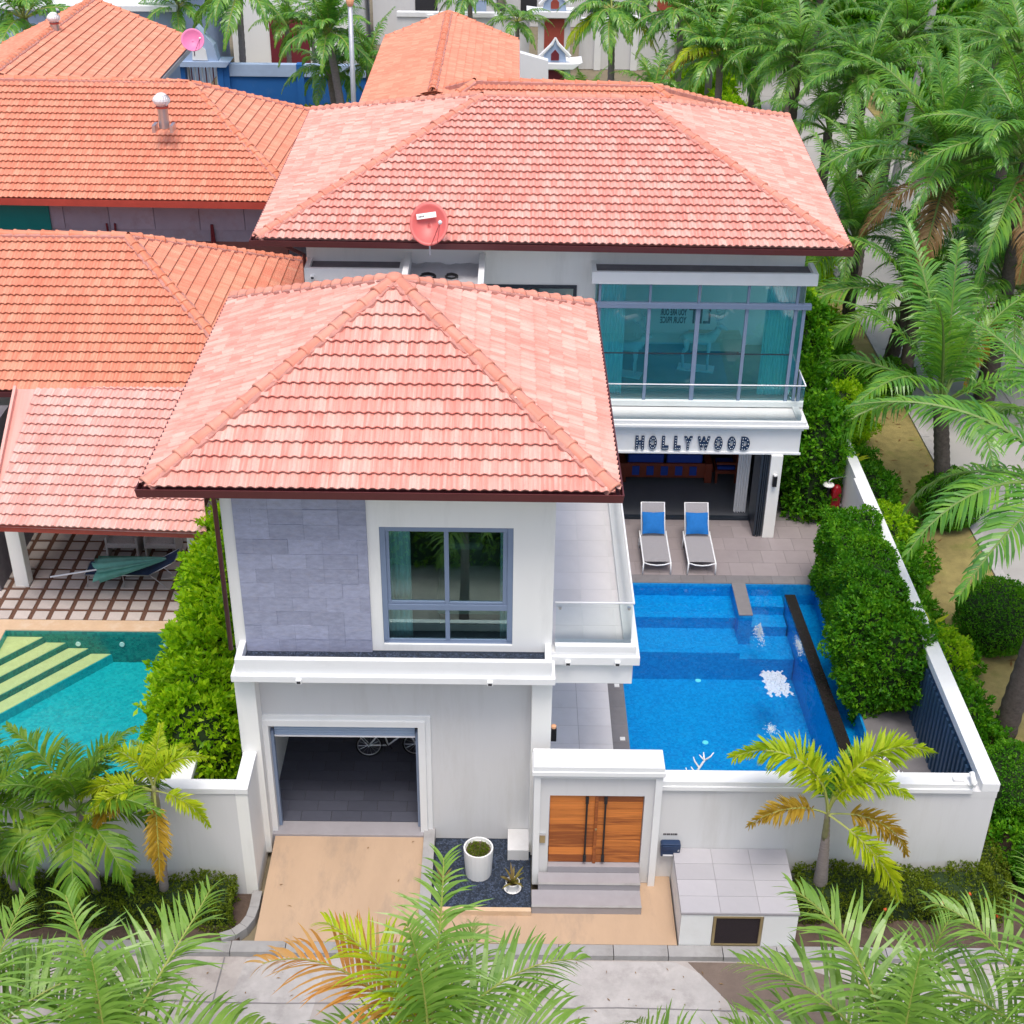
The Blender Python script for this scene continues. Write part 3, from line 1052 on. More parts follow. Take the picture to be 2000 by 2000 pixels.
def blob_pts(blobs, dens, seed=0, shell=0.35, rough=1.0):
    """points scattered through the outer shell of several overlapping lumps (cx, cy, cz, rx, ry, rz)"""
    g = np.random.default_rng(seed)
    PP, NN = [], []
    for (cx, cy, cz, rx, ry, rz) in blobs:
        area = 4 * math.pi * ((rx * ry) ** 1.6 / 3 + (rx * rz) ** 1.6 / 3 + (ry * rz) ** 1.6 / 3) ** (1 / 1.6)
        k = int(area * dens)
        d = g.normal(0, 1, (k, 3))
        d /= np.linalg.norm(d, axis=1)[:, None]
        bump = 1 + rough * (0.13 * np.sin(d[:, 0] * 7 + cx * 3) * np.sin(d[:, 1] * 6 + cy * 5) + 0.11 * np.sin(d[:, 2] * 9 + cz * 4 + d[:, 1] * 4) + 0.07 * np.sin(d[:, 0] * 17 + d[:, 2] * 13 + cy))
        rr = bump * (1 - shell * g.random(k) ** 2)
        P = d * rr[:, None] * np.array([rx, ry, rz]) + np.array([cx, cy, cz])
        nr = d / np.array([rx, ry, rz])
        nr /= np.linalg.norm(nr, axis=1)[:, None]
        keep = np.ones(k, bool)
        for (ax, ay, az, bx, by, bz) in blobs:
            if (ax, ay, az) != (cx, cy, cz):
                q = (P - np.array([ax, ay, az])) / np.array([bx, by, bz]) / 0.72
                keep &= (q ** 2).sum(1) > 1
        PP.append(P[keep])
        NN.append(nr[keep])
    return np.concatenate(PP), np.concatenate(NN)


def box_pts(x0, x1, y0, y1, z0, z1, dens, seed=0, jit=0.05, shear=0.0):
    g = np.random.default_rng(seed)
    PP, NN = [], []
    faces = [((0, 0, 1), (x1 - x0) * (y1 - y0)), ((-1, 0, 0), (y1 - y0) * (z1 - z0)), ((1, 0, 0), (y1 - y0) * (z1 - z0)), ((0, -1, 0), (x1 - x0) * (z1 - z0)), ((0, 1, 0), (x1 - x0) * (z1 - z0))]
    for nrm, ar in faces:
        k = int(ar * dens)
        a, b, c = g.uniform(x0, x1, k), g.uniform(y0, y1, k), g.uniform(z0, z1, k)
        if nrm[2]: c[:] = z1
        if nrm[0] < 0: a[:] = x0
        if nrm[0] > 0: a[:] = x1
        if nrm[1] < 0: b[:] = y0
        if nrm[1] > 0: b[:] = y1
        P = np.stack([a, b, c], 1)
        wob = 0.06 * np.sin(a * 5.1 + b * 3.3) + 0.05 * np.sin(c * 6 + b * 4.1 + a * 2)
        nn = np.array(nrm, float)
        P = P + nn * wob[:, None] - nn * (np.abs(g.normal(0, jit, k)))[:, None]
        PP.append(P)
        NN.append(np.tile(nn, (k, 1)))
    return np.concatenate(PP), np.concatenate(NN)


def sprigs(P, Nr, seed, share=0.012, reach=0.16):
    g = np.random.default_rng(seed + 99)
    k = max(3, int(len(P) * share))
    idx = g.integers(0, len(P), k)
    A, B = [P], [Nr]
    dirn = Nr[idx] + g.normal(0, .5, (k, 3))
    dirn[:, 2] += 0.5
    dirn /= np.linalg.norm(dirn, axis=1)[:, None]
    ln = g.uniform(.4, 1.2, k)[:, None] * reach
    for t in (0.35, 0.7, 1.0):
        A.append(P[idx] + dirn * ln * t)
        B.append(dirn)
    return np.concatenate(A), np.concatenate(B)


def core_blobs(blobs, f=0.8):
    mb = MB()
    for (cx, cy, cz, rx, ry, rz) in blobs:
        mb.ball((cx, cy, cz), 1.0, 8, (rx * f, ry * f, rz * f))
    return mb


def shrub(name, blobs, dens, size, m, label, cat, group=None, seed=0, aspect=0.5, per=5, stems=3, lift=0.5, jitter=0.55, core=0.78, shell=0.35):
    c = blobs[0]
    zb = min(b[2] - b[5] for b in blobs)
    root = thing(name, (c[0], c[1], max(0, zb)), label, cat, group)
    P, Nr = blob_pts(blobs, dens, seed, shell, 0.25 if shell < 0.2 else 1.0)
    P, Nr = sprigs(P, Nr, seed, 0.02 if shell > .2 else .005, size * 2.2)
    ok = P[:, 2] > 0.02
    link('foliage', leaves_mesh('foliage', P[ok], Nr[ok], size, aspect, per, m, seed, lift, jitter), None, root)
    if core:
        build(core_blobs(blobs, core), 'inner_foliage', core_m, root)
    g = random.Random(seed)
    st = MB()
    for b in blobs[:6]:
        for k in range(stems):
            x, y = b[0] + g.uniform(-.25, .25) * b[3], b[1] + g.uniform(-.25, .25) * b[4]
            st.tube([(x, y, 0.02), (x + g.uniform(-.1, .1), y + g.uniform(-.1, .1), b[2] * 0.6), (b[0] + g.uniform(-.4, .4) * b[3], b[1] + g.uniform(-.4, .4) * b[4], b[2] + b[5] * 0.5)], [0.035, 0.025, 0.01], 5)
    build(st, 'stems', twig_m, root)
    return root


def box_hedge(name, x0, x1, y0, y1, z0, z1, dens, size, m, label, seed=0, group=None, per=4, flowers=0):
    root = thing(name, ((x0 + x1) / 2, (y0 + y1) / 2, z0), label, 'hedge', group)
    P, Nr = box_pts(x0, x1, y0, y1, z0, z1, dens, seed)
    P, Nr = sprigs(P, Nr, seed, 0.008, size * 1.7)
    link('foliage', leaves_mesh('foliage', P, Nr, size, 0.5, per, m, seed, 0.45, 0.6), None, root)
    e = 0.1
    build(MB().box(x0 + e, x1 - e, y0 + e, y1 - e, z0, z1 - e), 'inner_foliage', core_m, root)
    if flowers:
        g = random.Random(seed)
        mb = MB()
        for i in range(flowers):
            mb.ball((g.uniform(x0, x1), y0 - 0.02 + g.uniform(0, .3), z1 - g.uniform(0, 0.4)), g.uniform(.03, .05), 5)
        build(mb, 'blossom', flower_m, root, kind='stuff')
    return root


# ------------------------------------------------------------------ the ground, roads, beds
def struct(name, m, mb, parent=None, bevel=0.0):
    return build(mb, name, m, parent, kind='structure' if parent is None else None, bevel=bevel)


gm = MB()
hx0, hx1, hy0, hy1 = -12.5, 8.5, 20.0, 28.9
xs, ys = [-400, -12.1, -7.5, 2.5, 7.78, 400], [-200, 20.15, 20.4, 27.05, 28.95, 600]
for a, b in zip(xs, xs[1:]):
    for c, d in zip(ys, ys[1:]):
        if (a == -12.1 and 20.15 <= c < 27.05) or (a == 2.5 and 20.4 <= c < 28.95):
            continue
        gm.add([(a, c, -0.03), (b, c, -0.03), (b, d, -0.03), (a, d, -0.03)], [(0, 1, 2, 3)])
struct('ground', ground_m, gm)
street = struct('street', road_m, MB().add([(-60, 7.5, 0), (60, 7.5, 0), (60, 17.6, 0), (-60, 17.6, 0)], [(0, 1, 2, 3)]))
# slabs and repairs of the worn street, each a thin sheet laid on it
for i, (poly, m_) in enumerate([
        ([(-9.6, 16.75), (-6.2, 16.7), (-6.0, 17.58), (-9.6, 17.58)], road_m),
        ([(-4.9, 16.2), (-3.4, 16.1), (-3.2, 17.57), (-4.7, 17.55)], patch_m),
        ([(-1.6, 16.55), (0.2, 16.4), (0.25, 17.56), (-1.55, 17.58)], patch_m),
        ([(0.9, 16.1), (3.7, 15.9), (3.9, 17.1), (3.1, 17.57), (0.9, 17.57)], patch_m),
        ([(4.1, 16.5), (5.6, 16.15), (6.5, 17.0), (5.2, 17.57), (3.35, 17.57)], patch_brown),
        ([(6.7, 16.3), (9.2, 16.1), (9.4, 17.3), (6.6, 17.5)], patch_m),
        ([(-3.0, 15.0), (0.8, 14.8), (0.9, 15.9), (-2.9, 16.0)], patch_m)]):
    struct('road_patch', m_, MB().prism(poly, -0.02, 0.004 + 0.0007 * i), street)
crack = MB()
for (a, b) in [((-12, 16.62), (12, 16.45)), ((-5.1, 17.58), (-5.2, 14)), ((0.6, 17.58), (0.5, 13.5)), ((6.6, 17.58), (6.9, 14)), ((-9, 15.3), (9, 15.25))]:
    n = 24
    for i in range(n):
        t0, t1 = i / n, (i + 1) / n
        p, q = Vector(a).lerp(Vector(b), t0), Vector(a).lerp(Vector(b), t1)
        j = 0.02 * math.sin(i * 2.3)
        j2 = 0.02 * math.sin((i + 1) * 2.3)
        d = (q - p).normalized()
        nn = Vector((-d.y, d.x)) * 0.012
        crack.add([(p.x + nn.x, p.y + nn.y + j, 0.0125), (p.x - nn.x, p.y - nn.y + j, 0.0125), (q.x - nn.x, q.y - nn.y + j2, 0.0125), (q.x + nn.x, q.y + nn.y + j2, 0.0125)], [(0, 1, 2, 3)])
struct('slab_joint', cope_m, crack, street)
kerb = bpy.data.objects.new('kerb', MB().box(-60, -59.5, 17.6, 17.86, -0.02, 0.13).mesh('kerb'))
kerb.data.materials.append(kerb_m)
COL.objects.link(kerb)
kerb['kind'] = 'structure'
kerb_me = MB().box(0, 0.985, 0, 0.26, -0.02, 0.12).mesh('kerbstone')
kerb_me.materials.append(kerb_m)
for i in range(26):
    o = link('kerbstone', kerb_me, None, kerb)
    o.location = (-13 + i, 17.6 + random.uniform(-.006, .006), random.uniform(-.006, .006))
struct('side_road', road2_m, MB().add([(13.0, 17.6, 0.0), (19.6, 17.6, 0.0), (19.6, 130, 0.0), (13.0, 130, 0.0)], [(0, 1, 2, 3)]))
jn = MB()
for y in range(20, 120, 5):
    jn.box(13.02, 19.58, y, y + 0.05, -0.01, 0.004)
jn.box(16.3, 16.34, 18, 119, -0.01, 0.0045)
struct('road_joint', grout_m, jn)
kerb_r = struct('side_kerb', patch_m, MB().box(12.72, 13.0, 17.9, 18.2, -0.02, 0.1))
kr_me = MB().box(0, 0.26, 0, 1.98, -0.02, 0.11).mesh('kerbstone')
kr_me.materials.append(patch_m)
for i in range(44):
    o = link('kerbstone', kr_me, None, kerb_r)
    o.location = (12.73, 18.2 + i * 2, 0)
struct('lawn', lawn_m, MB().prism([(9.2, 17.9), (12.72, 17.9), (12.72, 110), (9.2, 110)], -0.02, 0.06))
struct('far_verge', lawn_m, MB().prism([(19.6, 8), (60, 8), (60, 130), (19.6, 130)], -0.02, 0.05))
struct('planting_soil', soil_m, MB().prism([(-20, 17.86), (-4.95, 17.86), (-4.75, 18.3), (-4.75, 19.04), (-20, 19.04)], -0.02, 0.09))
struct('planting_soil', soil_m, MB().prism([(5.34, 17.86), (10.0, 17.86), (10.6, 19), (10.6, 46), (9.14, 46), (9.14, 19.5), (5.34, 19.5)], -0.02, 0.10))
struct('planting_soil', soil_m, MB().prism([(-7.4, 19.25), (-4.96, 19.25), (-4.96, 28.4), (-7.4, 28.4)], -0.02, 0.28))
# kerb that curls round the bed on the driveway's left
pts = [Vector(p) for p in ((-4.72, 19.03), (-4.72, 18.62), (-4.75, 18.38), (-4.84, 18.17), (-5.0, 18.0), (-5.22, 17.9))]
offs = []
for i, p in enumerate(pts):
    t = (pts[min(i + 1, len(pts) - 1)] - pts[max(i - 1, 0)]).normalized()
    offs.append(Vector((-t.y, t.x)) * 0.09)
cv = MB()
for i in range(len(pts) - 1):
    p, q, a, b = pts[i], pts[i + 1], offs[i], offs[i + 1]
    e = (q - p).normalized() * 0.004
    p, q = p + e, q - e
    cv.prism([tuple(p - a), tuple(q - b), tuple(q + b), tuple(p + a)][::-1], -0.02, 0.19)
struct('curved_kerb', kerb_m, cv)
# driveway apron, path and entrance strip
struct('driveway', beige_conc, MB().prism([(-4.6, 17.87), (-1.5, 17.87), (-1.62, 20.28), (-4.55, 20.28)], [-0.02] * 4, [0.115, 0.115, 0.40, 0.40]))
struct('driveway_kerb', kerb_m, MB().prism([(-1.5, 17.98), (-1.1, 17.9), (-1.4, 18.5), (-1.4, 20.44), (-1.615, 20.44), (-1.615, 18.5)], [-0.02] * 6, [0.13, 0.13, 0.27, 0.50, 0.50, 0.27]))
struct('front_path', beige_conc, MB().prism([(-1.05, 17.87), (3.17, 17.87), (3.17, 19.5), (2.55, 19.5), (2.55, 18.58), (-1.36, 18.58)], [-0.02] * 6, [0.115, 0.115, 0.20, 0.20, 0.16, 0.16]))
struct('pebble_kerb', beige_cop, MB().box(-1.38, 0.49, 18.5, 18.6, 0.05, 0.27))
pb = struct('pebble_bed', pebble_bed_m, MB().prism([(-1.39, 18.6), (0.49, 18.6), (0.49, 20.44), (-1.39, 20.44)], 0.0, 0.235))
pm = MB()
g_ = random.Random(3)
for i in range(2600):
    x, y = g_.uniform(-1.37, 0.47), g_.uniform(18.62, 20.4)
    r = g_.uniform(0.012, 0.028)
    a = g_.random() * 3.1
    pm.add([(x + r * math.cos(a + k * 1.5708) * (1 if k % 2 else 1.4), y + r * math.sin(a + k * 1.5708) * (1 if k % 2 else 1.4), 0.235) for k in range(4)] + [(x, y, 0.235 + r * 0.8)], [(0, 1, 4), (1, 2, 4), (2, 3, 4), (3, 0, 4)])
build(pm, 'pebbles', pebble, pb, kind='stuff')

# ------------------------------------------------------------------ the villa
villa = thing('villa', (0, 24, 0.2), 'white two-storey pool villa with salmon hip roofs, open garage and a sign on its balcony', 'villa')
tiles = {}
# --- front block shell
w = MB()
wall_xz(w, -4.95, 0.80, 0.15, 4.6, 20.45, 20.65, [(-4.50, -1.68, 0.15, 3.10)])
front_wall = build(w, 'wall', cream, villa)
w = MB()
wall_xz(w, -4.95, 0.80, 4.6, 8.5, 20.45, 20.65, [(-2.25, 0.08, 4.98, 7.48)])
w.box(-4.95, -4.75, 20.65, 27.1, 0.15, 8.5)
w.box(0.60, 0.80, 20.65, 27.1, 0.15, 8.5)
w.box(-4.75, 0.60, 26.9, 27.1, 0.15, 8.5)
build(w, 'wall', white, villa)
build(MB().box(-4.75, 0.6, 20.65, 26.9, 4.45, 4.6), 'floor_slab', room_floor, villa)
build(MB().box(-4.75, 0.6, 20.65, 26.9, 8.3, 8.45), 'ceiling', room_white, villa)
box('pilaster', white, -4.97, -4.60, 20.08, 20.45, 0.15, 4.58, villa, bevel=0.01)
box('pilaster', white, 0.45, 0.82, 20.08, 20.45, 0.15, 4.58, villa, bevel=0.01)
# stepped frame round the garage opening
w = MB()
for (d, t, y0) in ((0.0, 0.14, 20.37), (0.14, 0.10, 20.41)):
    a0, a1, zt = -4.50 - d, -1.68 + d, 3.10 + d
    w.box(a0 - t, a0, y0, 20.45, 0.25, zt + t)
    w.box(a1, a1 + t, y0, 20.45, 0.25, zt + t)
    w.box(a0, a1, y0, 20.45, zt, zt + t)
build(w, 'garage_frame', trim_white, villa, bevel=0.006)
shut = build(MB().box(-4.5, -1.68, 20.66, 20.92, 3.0, 3.45), 'roller_shutter', shutter_m, villa)
for i in range(6):
    box('slat', shutter_m, -4.43, -1.75, 20.56, 20.60, 2.745 + i * 0.062, 2.745 + i * 0.062 + 0.058, shut, bevel=0.008)
box('bottom_bar', white_metal, -4.43, -1.75, 20.55, 20.61, 2.71, 2.742, shut)
box('shutter_rail', alu, -4.498, -4.44, 20.52, 20.63, 0.46, 2.86, shut)
box('shutter_rail', alu, -1.74, -1.682, 20.52, 20.63, 0.46, 2.86, shut)
# garage inside
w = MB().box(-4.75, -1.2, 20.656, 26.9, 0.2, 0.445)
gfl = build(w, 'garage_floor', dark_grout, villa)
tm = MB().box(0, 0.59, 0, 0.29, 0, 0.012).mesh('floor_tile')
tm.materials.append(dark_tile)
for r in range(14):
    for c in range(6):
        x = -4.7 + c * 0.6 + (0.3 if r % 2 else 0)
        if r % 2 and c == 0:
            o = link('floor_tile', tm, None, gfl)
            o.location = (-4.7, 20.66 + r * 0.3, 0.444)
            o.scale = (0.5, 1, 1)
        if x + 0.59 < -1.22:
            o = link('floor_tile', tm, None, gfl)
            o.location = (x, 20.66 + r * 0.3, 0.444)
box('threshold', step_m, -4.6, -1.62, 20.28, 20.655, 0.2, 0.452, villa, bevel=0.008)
build(MB().box(-1.25, -1.1, 20.65, 26.9, 0.2, 4.4), 'garage_wall', white, villa)
build(MB().box(-4.749, -4.70, 20.66, 26.89, 0.45, 4.4), 'garage_wall', white, villa)

# upper front window
win = box('window', alu, -2.25, 0.08, 20.50, 20.56, 4.98, 5.06, villa)
for nm, x0, x1, z0, z1, y0 in [('frame', -2.25, -2.15, 5.06, 7.48, 20.47), ('frame', -0.02, 0.08, 5.06, 7.48, 20.47), ('frame', -2.15, -0.02, 7.38, 7.48, 20.47), ('mullion', -1.13, -1.05, 5.06, 7.38, 20.49), ('transom', -2.15, -0.02, 5.72, 5.84, 20.48),
                               ('sash', -2.15, -2.09, 5.84, 7.38, 20.5), ('sash', -2.09, -1.13, 5.845, 5.90, 20.5), ('sash', -0.1, -0.02, 5.84, 7.38, 20.5), ('sash', -1.05, -0.1, 5.845, 5.89, 20.5)]:
    box(nm, alu, x0, x1, y0, 20.56, z0, z1, win, bevel=0.006)
for (x0, x1, z0, z1) in ((-2.09, -1.13, 5.9, 7.38), (-1.05, -0.1, 5.89, 7.38), (-2.15, -1.13, 5.06, 5.72), (-1.05, -0.02, 5.06, 5.72)):
    build(MB().add([(x0, 20.53, z0), (x1, 20.53, z0), (x1, 20.53, z1), (x0, 20.53, z1)], [(0, 1, 2, 3)]), 'pane', glass_win, win)

# slate panel: stones one by one in running bond
pan = build(MB().box(-4.74, -2.46, 20.405, 20.449, 4.81, 8.45), 'stone_panel', slate, villa)
rows = 12
g_ = random.Random(11)
for r in range(rows):
    z = 4.815 + r * 0.303
    x = -4.738
    first = True
    while x < -2.47:
        wd = g_.choice((0.6, 0.6, 0.6, 0.3)) if not first else (0.3 if r % 2 else 0.6)
        first = False
        x1 = min(x + wd, -2.462)
        if x1 - x > 0.05:
            box('stone', slate, x + 0.0015, x1 - 0.0015, 20.40 - g_.uniform(0.0, 0.014), 20.41, z, min(z + 0.3, 8.449), pan)
        x += wd

# planter ledge under the window
w = MB()
w.box(-4.87, 0.79, 19.88, 19.99, 4.72, 5.03)
w.box(-4.87, -4.75, 19.99, 20.45, 4.72, 5.03)
w.box(0.67, 0.79, 19.99, 20.45, 4.72, 5.03)
w.box(-4.95, 0.86, 19.80, 20.45, 4.58, 4.72)
led = build(w, 'planter_ledge', trim_white, villa, bevel=0.01)
box('gravel_bed', pebble_bed_m, -4.75, 0.67, 19.99, 20.449, 4.72, 4.84, led)
pm = MB()
for i in range(2600):
    x, y = g_.uniform(-4.74, 0.66), g_.uniform(20.0, 20.38)
    r = g_.uniform(0.012, 0.026)
    a = g_.random() * 3.1
    pm.add([(x + r * math.cos(a + k * 1.5708) * (1 if k % 2 else 1.4), y + r * math.sin(a + k * 1.5708), 4.838) for k in range(4)] + [(x, y, 4.84 + r * 0.8)], [(0, 1, 4), (1, 2, 4), (2, 3, 4), (3, 0, 4)])
build(pm, 'pebbles', pebble, led, kind='stuff')


def scupper(x, y, z, parent):
    s = box('drain_spout', trim_white, x - 0.05, x + 0.05, y - 0.07, y, z, z + 0.085, parent, bevel=0.004)
    box('spout_mouth', dark_open, x - 0.035, x + 0.035, y - 0.073, y - 0.0701, z + 0.012, z + 0.062, s)


scupper(-3.73, 19.80, 4.60, led)
scupper(-0.31, 19.80, 4.60, led)

# side balcony of the front block
w = MB()
w.box(0.80, 2.30, 20.47, 31.05, 4.12, 4.62)
w.box(0.80, 2.41, 20.36, 31.05, 4.62, 4.80)
w.box(0.80, 2.34, 20.42, 31.05, 4.80, 4.86)
w.box(0.86, 2.34, 20.42, 20.66, 4.86, 5.0)
w.box(2.12, 2.34, 20.66, 31.05, 4.86, 5.0)
bal = build(w, 'balcony', trim_white, villa, bevel=0.008)
bt = MB().box(0, 0.594, 0, 0.594, 0, 0.012).mesh('floor_tile')
bt.materials.append(balc_tile)
for r in range(15):
    for c in range(3):
        xw = min(0.594, 2.12 - (0.80 + c * 0.6))
        if xw > 0.1:
            o = link('floor_tile', bt, None, bal)
            o.scale = (xw / 0.594, 1, 1)
            o.location = (0.805 + c * 0.6, 20.67 + r * 0.6, 4.858)
build(MB().add([(0.86, 20.54, 5.0), (2.24, 20.54, 5.0), (2.24, 20.54, 5.86), (0.86, 20.54, 5.86)], [(0, 1, 2, 3)]), 'glass_panel', glass_rail, bal)
build(MB().add([(2.24, 20.54, 5.0), (2.24, 30.9, 5.0), (2.24, 30.9, 5.86), (2.24, 20.54, 5.86)], [(0, 1, 2, 3)]), 'glass_panel', glass_rail, bal)
w = MB().tube([(0.84, 20.54, 5.88), (2.25, 20.54, 5.88)], 0.02, 8).tube([(2.25, 20.52, 5.88), (2.25, 30.9, 5.88)], 0.02, 8)
build(w, 'handrail', white_metal, bal, smooth=True)
w = MB()
for (x, y) in ((0.93, 20.54), (2.17, 20.54)):
    w.lathe([(0.03, 0), (0.03, 0.05)], (x, y, 5.74), 8)
build(w, 'rail_clamp', steel, bal)
scupper(1.10, 20.36, 4.65, bal)
scupper(2.0, 20.36, 4.65, bal)

# front roof
hip_roof(villa, [(-5.98, 19.80, 8.62), (1.73, 19.78, 8.62), (1.68, 27.72, 8.62), (-5.94, 27.92, 8.62)], (-2.13, 23.82, 10.66), (-2.11, 23.82, 10.66), rooftile, ridge_m, tiles, gutter=gutter_m, soffit=trim_white)
# main roof
hip_roof(villa, [(-6.09, 31.69, 8.60), (7.93, 31.44, 8.60), (8.41, 43.01, 8.60), (-6.17, 43.16, 8.60)], (-0.80, 37.4, 10.56), (3.32, 37.25, 10.54), rooftile, ridge_m, tiles, faces='FRBL', gutter=gutter_m, soffit=trim_white)

# downpipes
w = MB().tube([(-5.05, 20.02, 8.48), (-5.03, 20.3, 8.3), (-5.02, 20.36, 8.0), (-5.02, 20.36, 4.9)], 0.045, 8)
build(w, 'downpipe', gutter_m, villa, smooth=True)
w = MB().tube([(-5.55, 31.72, 8.48), (-5.15, 32.35, 8.0), (-5.12, 32.6, 7.9), (-5.12, 32.6, 1)], 0.045, 8)
build(w, 'downpipe', gutter_m, villa, smooth=True)

# --- main block shell
w = MB()
wall_xz(w, -5.08, 7.26, 0.15, 8.5, 32.75, 32.95, [(2.45, 6.62, 0.75, 3.25), (2.15, 7.12, 4.25, 7.42), (-0.66, 1.63, 5.0, 7.10), (-4.65, -2.85, 5.1, 7.05)])
w.box(-5.08, -4.88, 32.95, 42.2, 0.15, 8.5)
w.box(7.06, 7.26, 32.95, 42.0, 0.15, 4.6)
w.box(7.06, 7.26, 32.95, 42.0, 7.5, 8.5)
w.box(7.06, 7.26, 35.6, 42.0, 4.6, 7.5)  # unseen opening in this side wall, added to let daylight into the bedroom
w.box(-4.88, 7.06, 41.8, 42.0, 0.15, 8.5)
w.box(-4.88, 7.06, 32.95, 41.8, 4.0, 4.22)
w.box(-4.88, 7.06, 32.95, 41.8, 7.9, 8.0)
build(w, 'wall', white, villa)
for (x0, x1, z0, z1) in ((-0.66, 1.63, 5.0, 7.10), (-4.65, -2.85, 5.1, 7.05)):
    wf = box('window', alu_dark, x0, x1, 32.72, 32.85, z0, z0 + 0.07, villa)
    box('frame', alu_dark, x0, x1, 32.72, 32.85, z1 - 0.09, z1, wf)
    box('frame', alu_dark, x0, x0 + 0.08, 32.72, 32.85, z0 + 0.07, z1 - 0.09, wf)
    box('frame', alu_dark, x1 - 0.08, x1, 32.72, 32.85, z0 + 0.07, z1 - 0.09, wf)
    box('mullion', alu_dark, (x0 + x1) / 2 - 0.04, (x0 + x1) / 2 + 0.04, 32.74, 32.84, z0 + 0.07, z1 - 0.09, wf)
    build(MB().add([(x0 + .08, 32.8, z0 + .07), (x1 - .08, 32.8, z0 + .07), (x1 - .08, 32.8, z1 - .09), (x0 + .08, 32.8, z1 - .09)], [(0, 1, 2, 3)]), 'pane', glass_win, wf)
# ledges over the bays
for (x0, x1, yo) in ((-5.05, -2.62, 31.98), (1.95, 7.46, 31.95)):
    w = MB()
    w.box(x0, x1, yo, yo + 0.10, 7.45, 7.76)
    w.box(x0, x0 + 0.12, yo + 0.10, 32.75, 7.45, 7.76)
    w.box(x1 - 0.12, x1, yo + 0.10, 32.75, 7.45, 7.76)
    lg = build(w, 'window_ledge', trim_white, villa, bevel=0.008)
    box('ledge_roof', flat_roof_m, x0 + 0.12, x1 - 0.12, yo + 0.10, 32.749, 7.45, 7.66, lg)
box('bay_wall', white, -5.05, -2.62, 31.99, 32.74, 7.06, 7.449, villa)
scupper(-4.85, 31.98, 7.5, villa)
# link roof between the two blocks with tarpaulin
lk = box('link_wall', white, -2.5, -0.75, 27.1, 32.75, 0.2, 7.45, villa)
w = MB()
w.box(-2.62, -2.48, 27.1, 32.74, 7.45, 7.92)
w.box(-0.80, -0.66, 27.1, 32.74, 7.45, 7.92)
build(w, 'link_parapet', trim_white, villa, bevel=0.006)
w = MB()
nx, ny = 14, 40
for j in range(ny + 1):
    for i in range(nx + 1):
        x, y = -2.48 + 1.68 * i / nx, 27.1 + 5.64 * j / ny
        w.v.append((x, y, 7.64 + 0.03 * math.sin(x * 7 + y * 2.1) * math.sin(y * 3.3 - x * 2) + 0.015 * math.sin(x * 17 + y * 5)))
for j in range(ny):
    for i in range(nx):
        a = j * (nx + 1) + i
        w.f.append((a, a + 1, a + nx + 2, a + nx + 1))
build(w, 'tarpaulin', tarp_m, villa, smooth=True)
for (cx, cy, r) in ((-2.02, 31.6, 0.19), (-1.45, 31.62, 0.15)):
    w = MB()
    w.tube([(cx + (r - .008 * (a % 3)) * math.cos(a * .5236), cy + (r - .008 * (a % 3)) * math.sin(a * .5236), 7.705 + 0.002 * a) for a in range(30)], 0.016, 5)
    tag(build(w, 'cable_coil', black_m), 'larger coil of black cable on the silver sheet roof' if r > .17 else 'smaller coil of black cable on the silver sheet roof', 'cable coil')

# --- glazed bay of the upper bedroom
bay = thing('glass_bay', (4.7, 32.1, 4.25), 'teal glazed bay', 'glazing')
del bay['label'], bay['category']
bay.parent = villa
bay.matrix_parent_inverse = Matrix.Translation(-Vector(villa.location))
bay.name = 'bay_window'
MX = [2.06, 2.2, 3.42, 4.62, 5.84, 7.02, 7.24]
GZ = [(4.28, 6.80, 'low'), (6.94, 7.45, 'top')]
for x in (2.17, 3.41, 4.62, 5.83, 7.04):
    wd = 0.09 if x in (4.62,) else 0.06
    build(MB().box(x - wd / 2 - .01, x + wd / 2 + .01, 32.06, 32.14, 4.28, 6.8), 'mullion', alu, bay)
    build(MB().box(x - 0.03, x + 0.03, 32.06, 32.14, 6.94, 7.45), 'mullion', alu, bay)
box('transom', alu, 1.98, 7.40, 32.0, 32.14, 6.80, 6.94, bay, bevel=0.01)
box('head_rail', alu, 2.02, 7.3, 32.07, 32.14, 7.40, 7.449, bay)
box('corner_post', alu, 7.20, 7.28, 32.06, 32.14, 4.28, 6.8, bay)
box('corner_post', alu, 2.02, 2.10, 32.06, 32.14, 4.28, 6.8, bay)
box('sill', trim_white, 1.98, 7.36, 31.98, 32.2, 4.14, 4.28, bay)
for (a, b) in ((2.2, 3.38), (3.44, 4.57), (4.67, 5.8), (5.86, 7.0)):
    build(MB().box(a, b, 32.085, 32.115, 5.55, 5.575), 'glazing_bar', alu_dark, bay)
    build(MB().add([(a, 32.1, 4.28), (b, 32.1, 4.28), (b, 32.1, 6.8), (a, 32.1, 6.8)], [(0, 1, 2, 3)]), 'pane', glass_big, bay)
    build(MB().add([(a, 32.1, 6.94), (b, 32.1, 6.94), (b, 32.1, 7.4), (a, 32.1, 7.4)], [(0, 1, 2, 3)]), 'pane', glass_big, bay)
for x in (2.06, 7.24):
    build(MB().add([(x, 32.14, 4.28), (x, 32.75, 4.28), (x, 32.75, 7.44), (x, 32.14, 7.44)], [(0, 1, 2, 3)]), 'pane', glass_big, bay)
build(MB().add([(7.04, 32.1, 4.28), (7.2, 32.1, 4.28), (7.2, 32.1, 6.8), (7.04, 32.1, 6.8)], [(0, 1, 2, 3)]), 'pane', glass_big, bay)
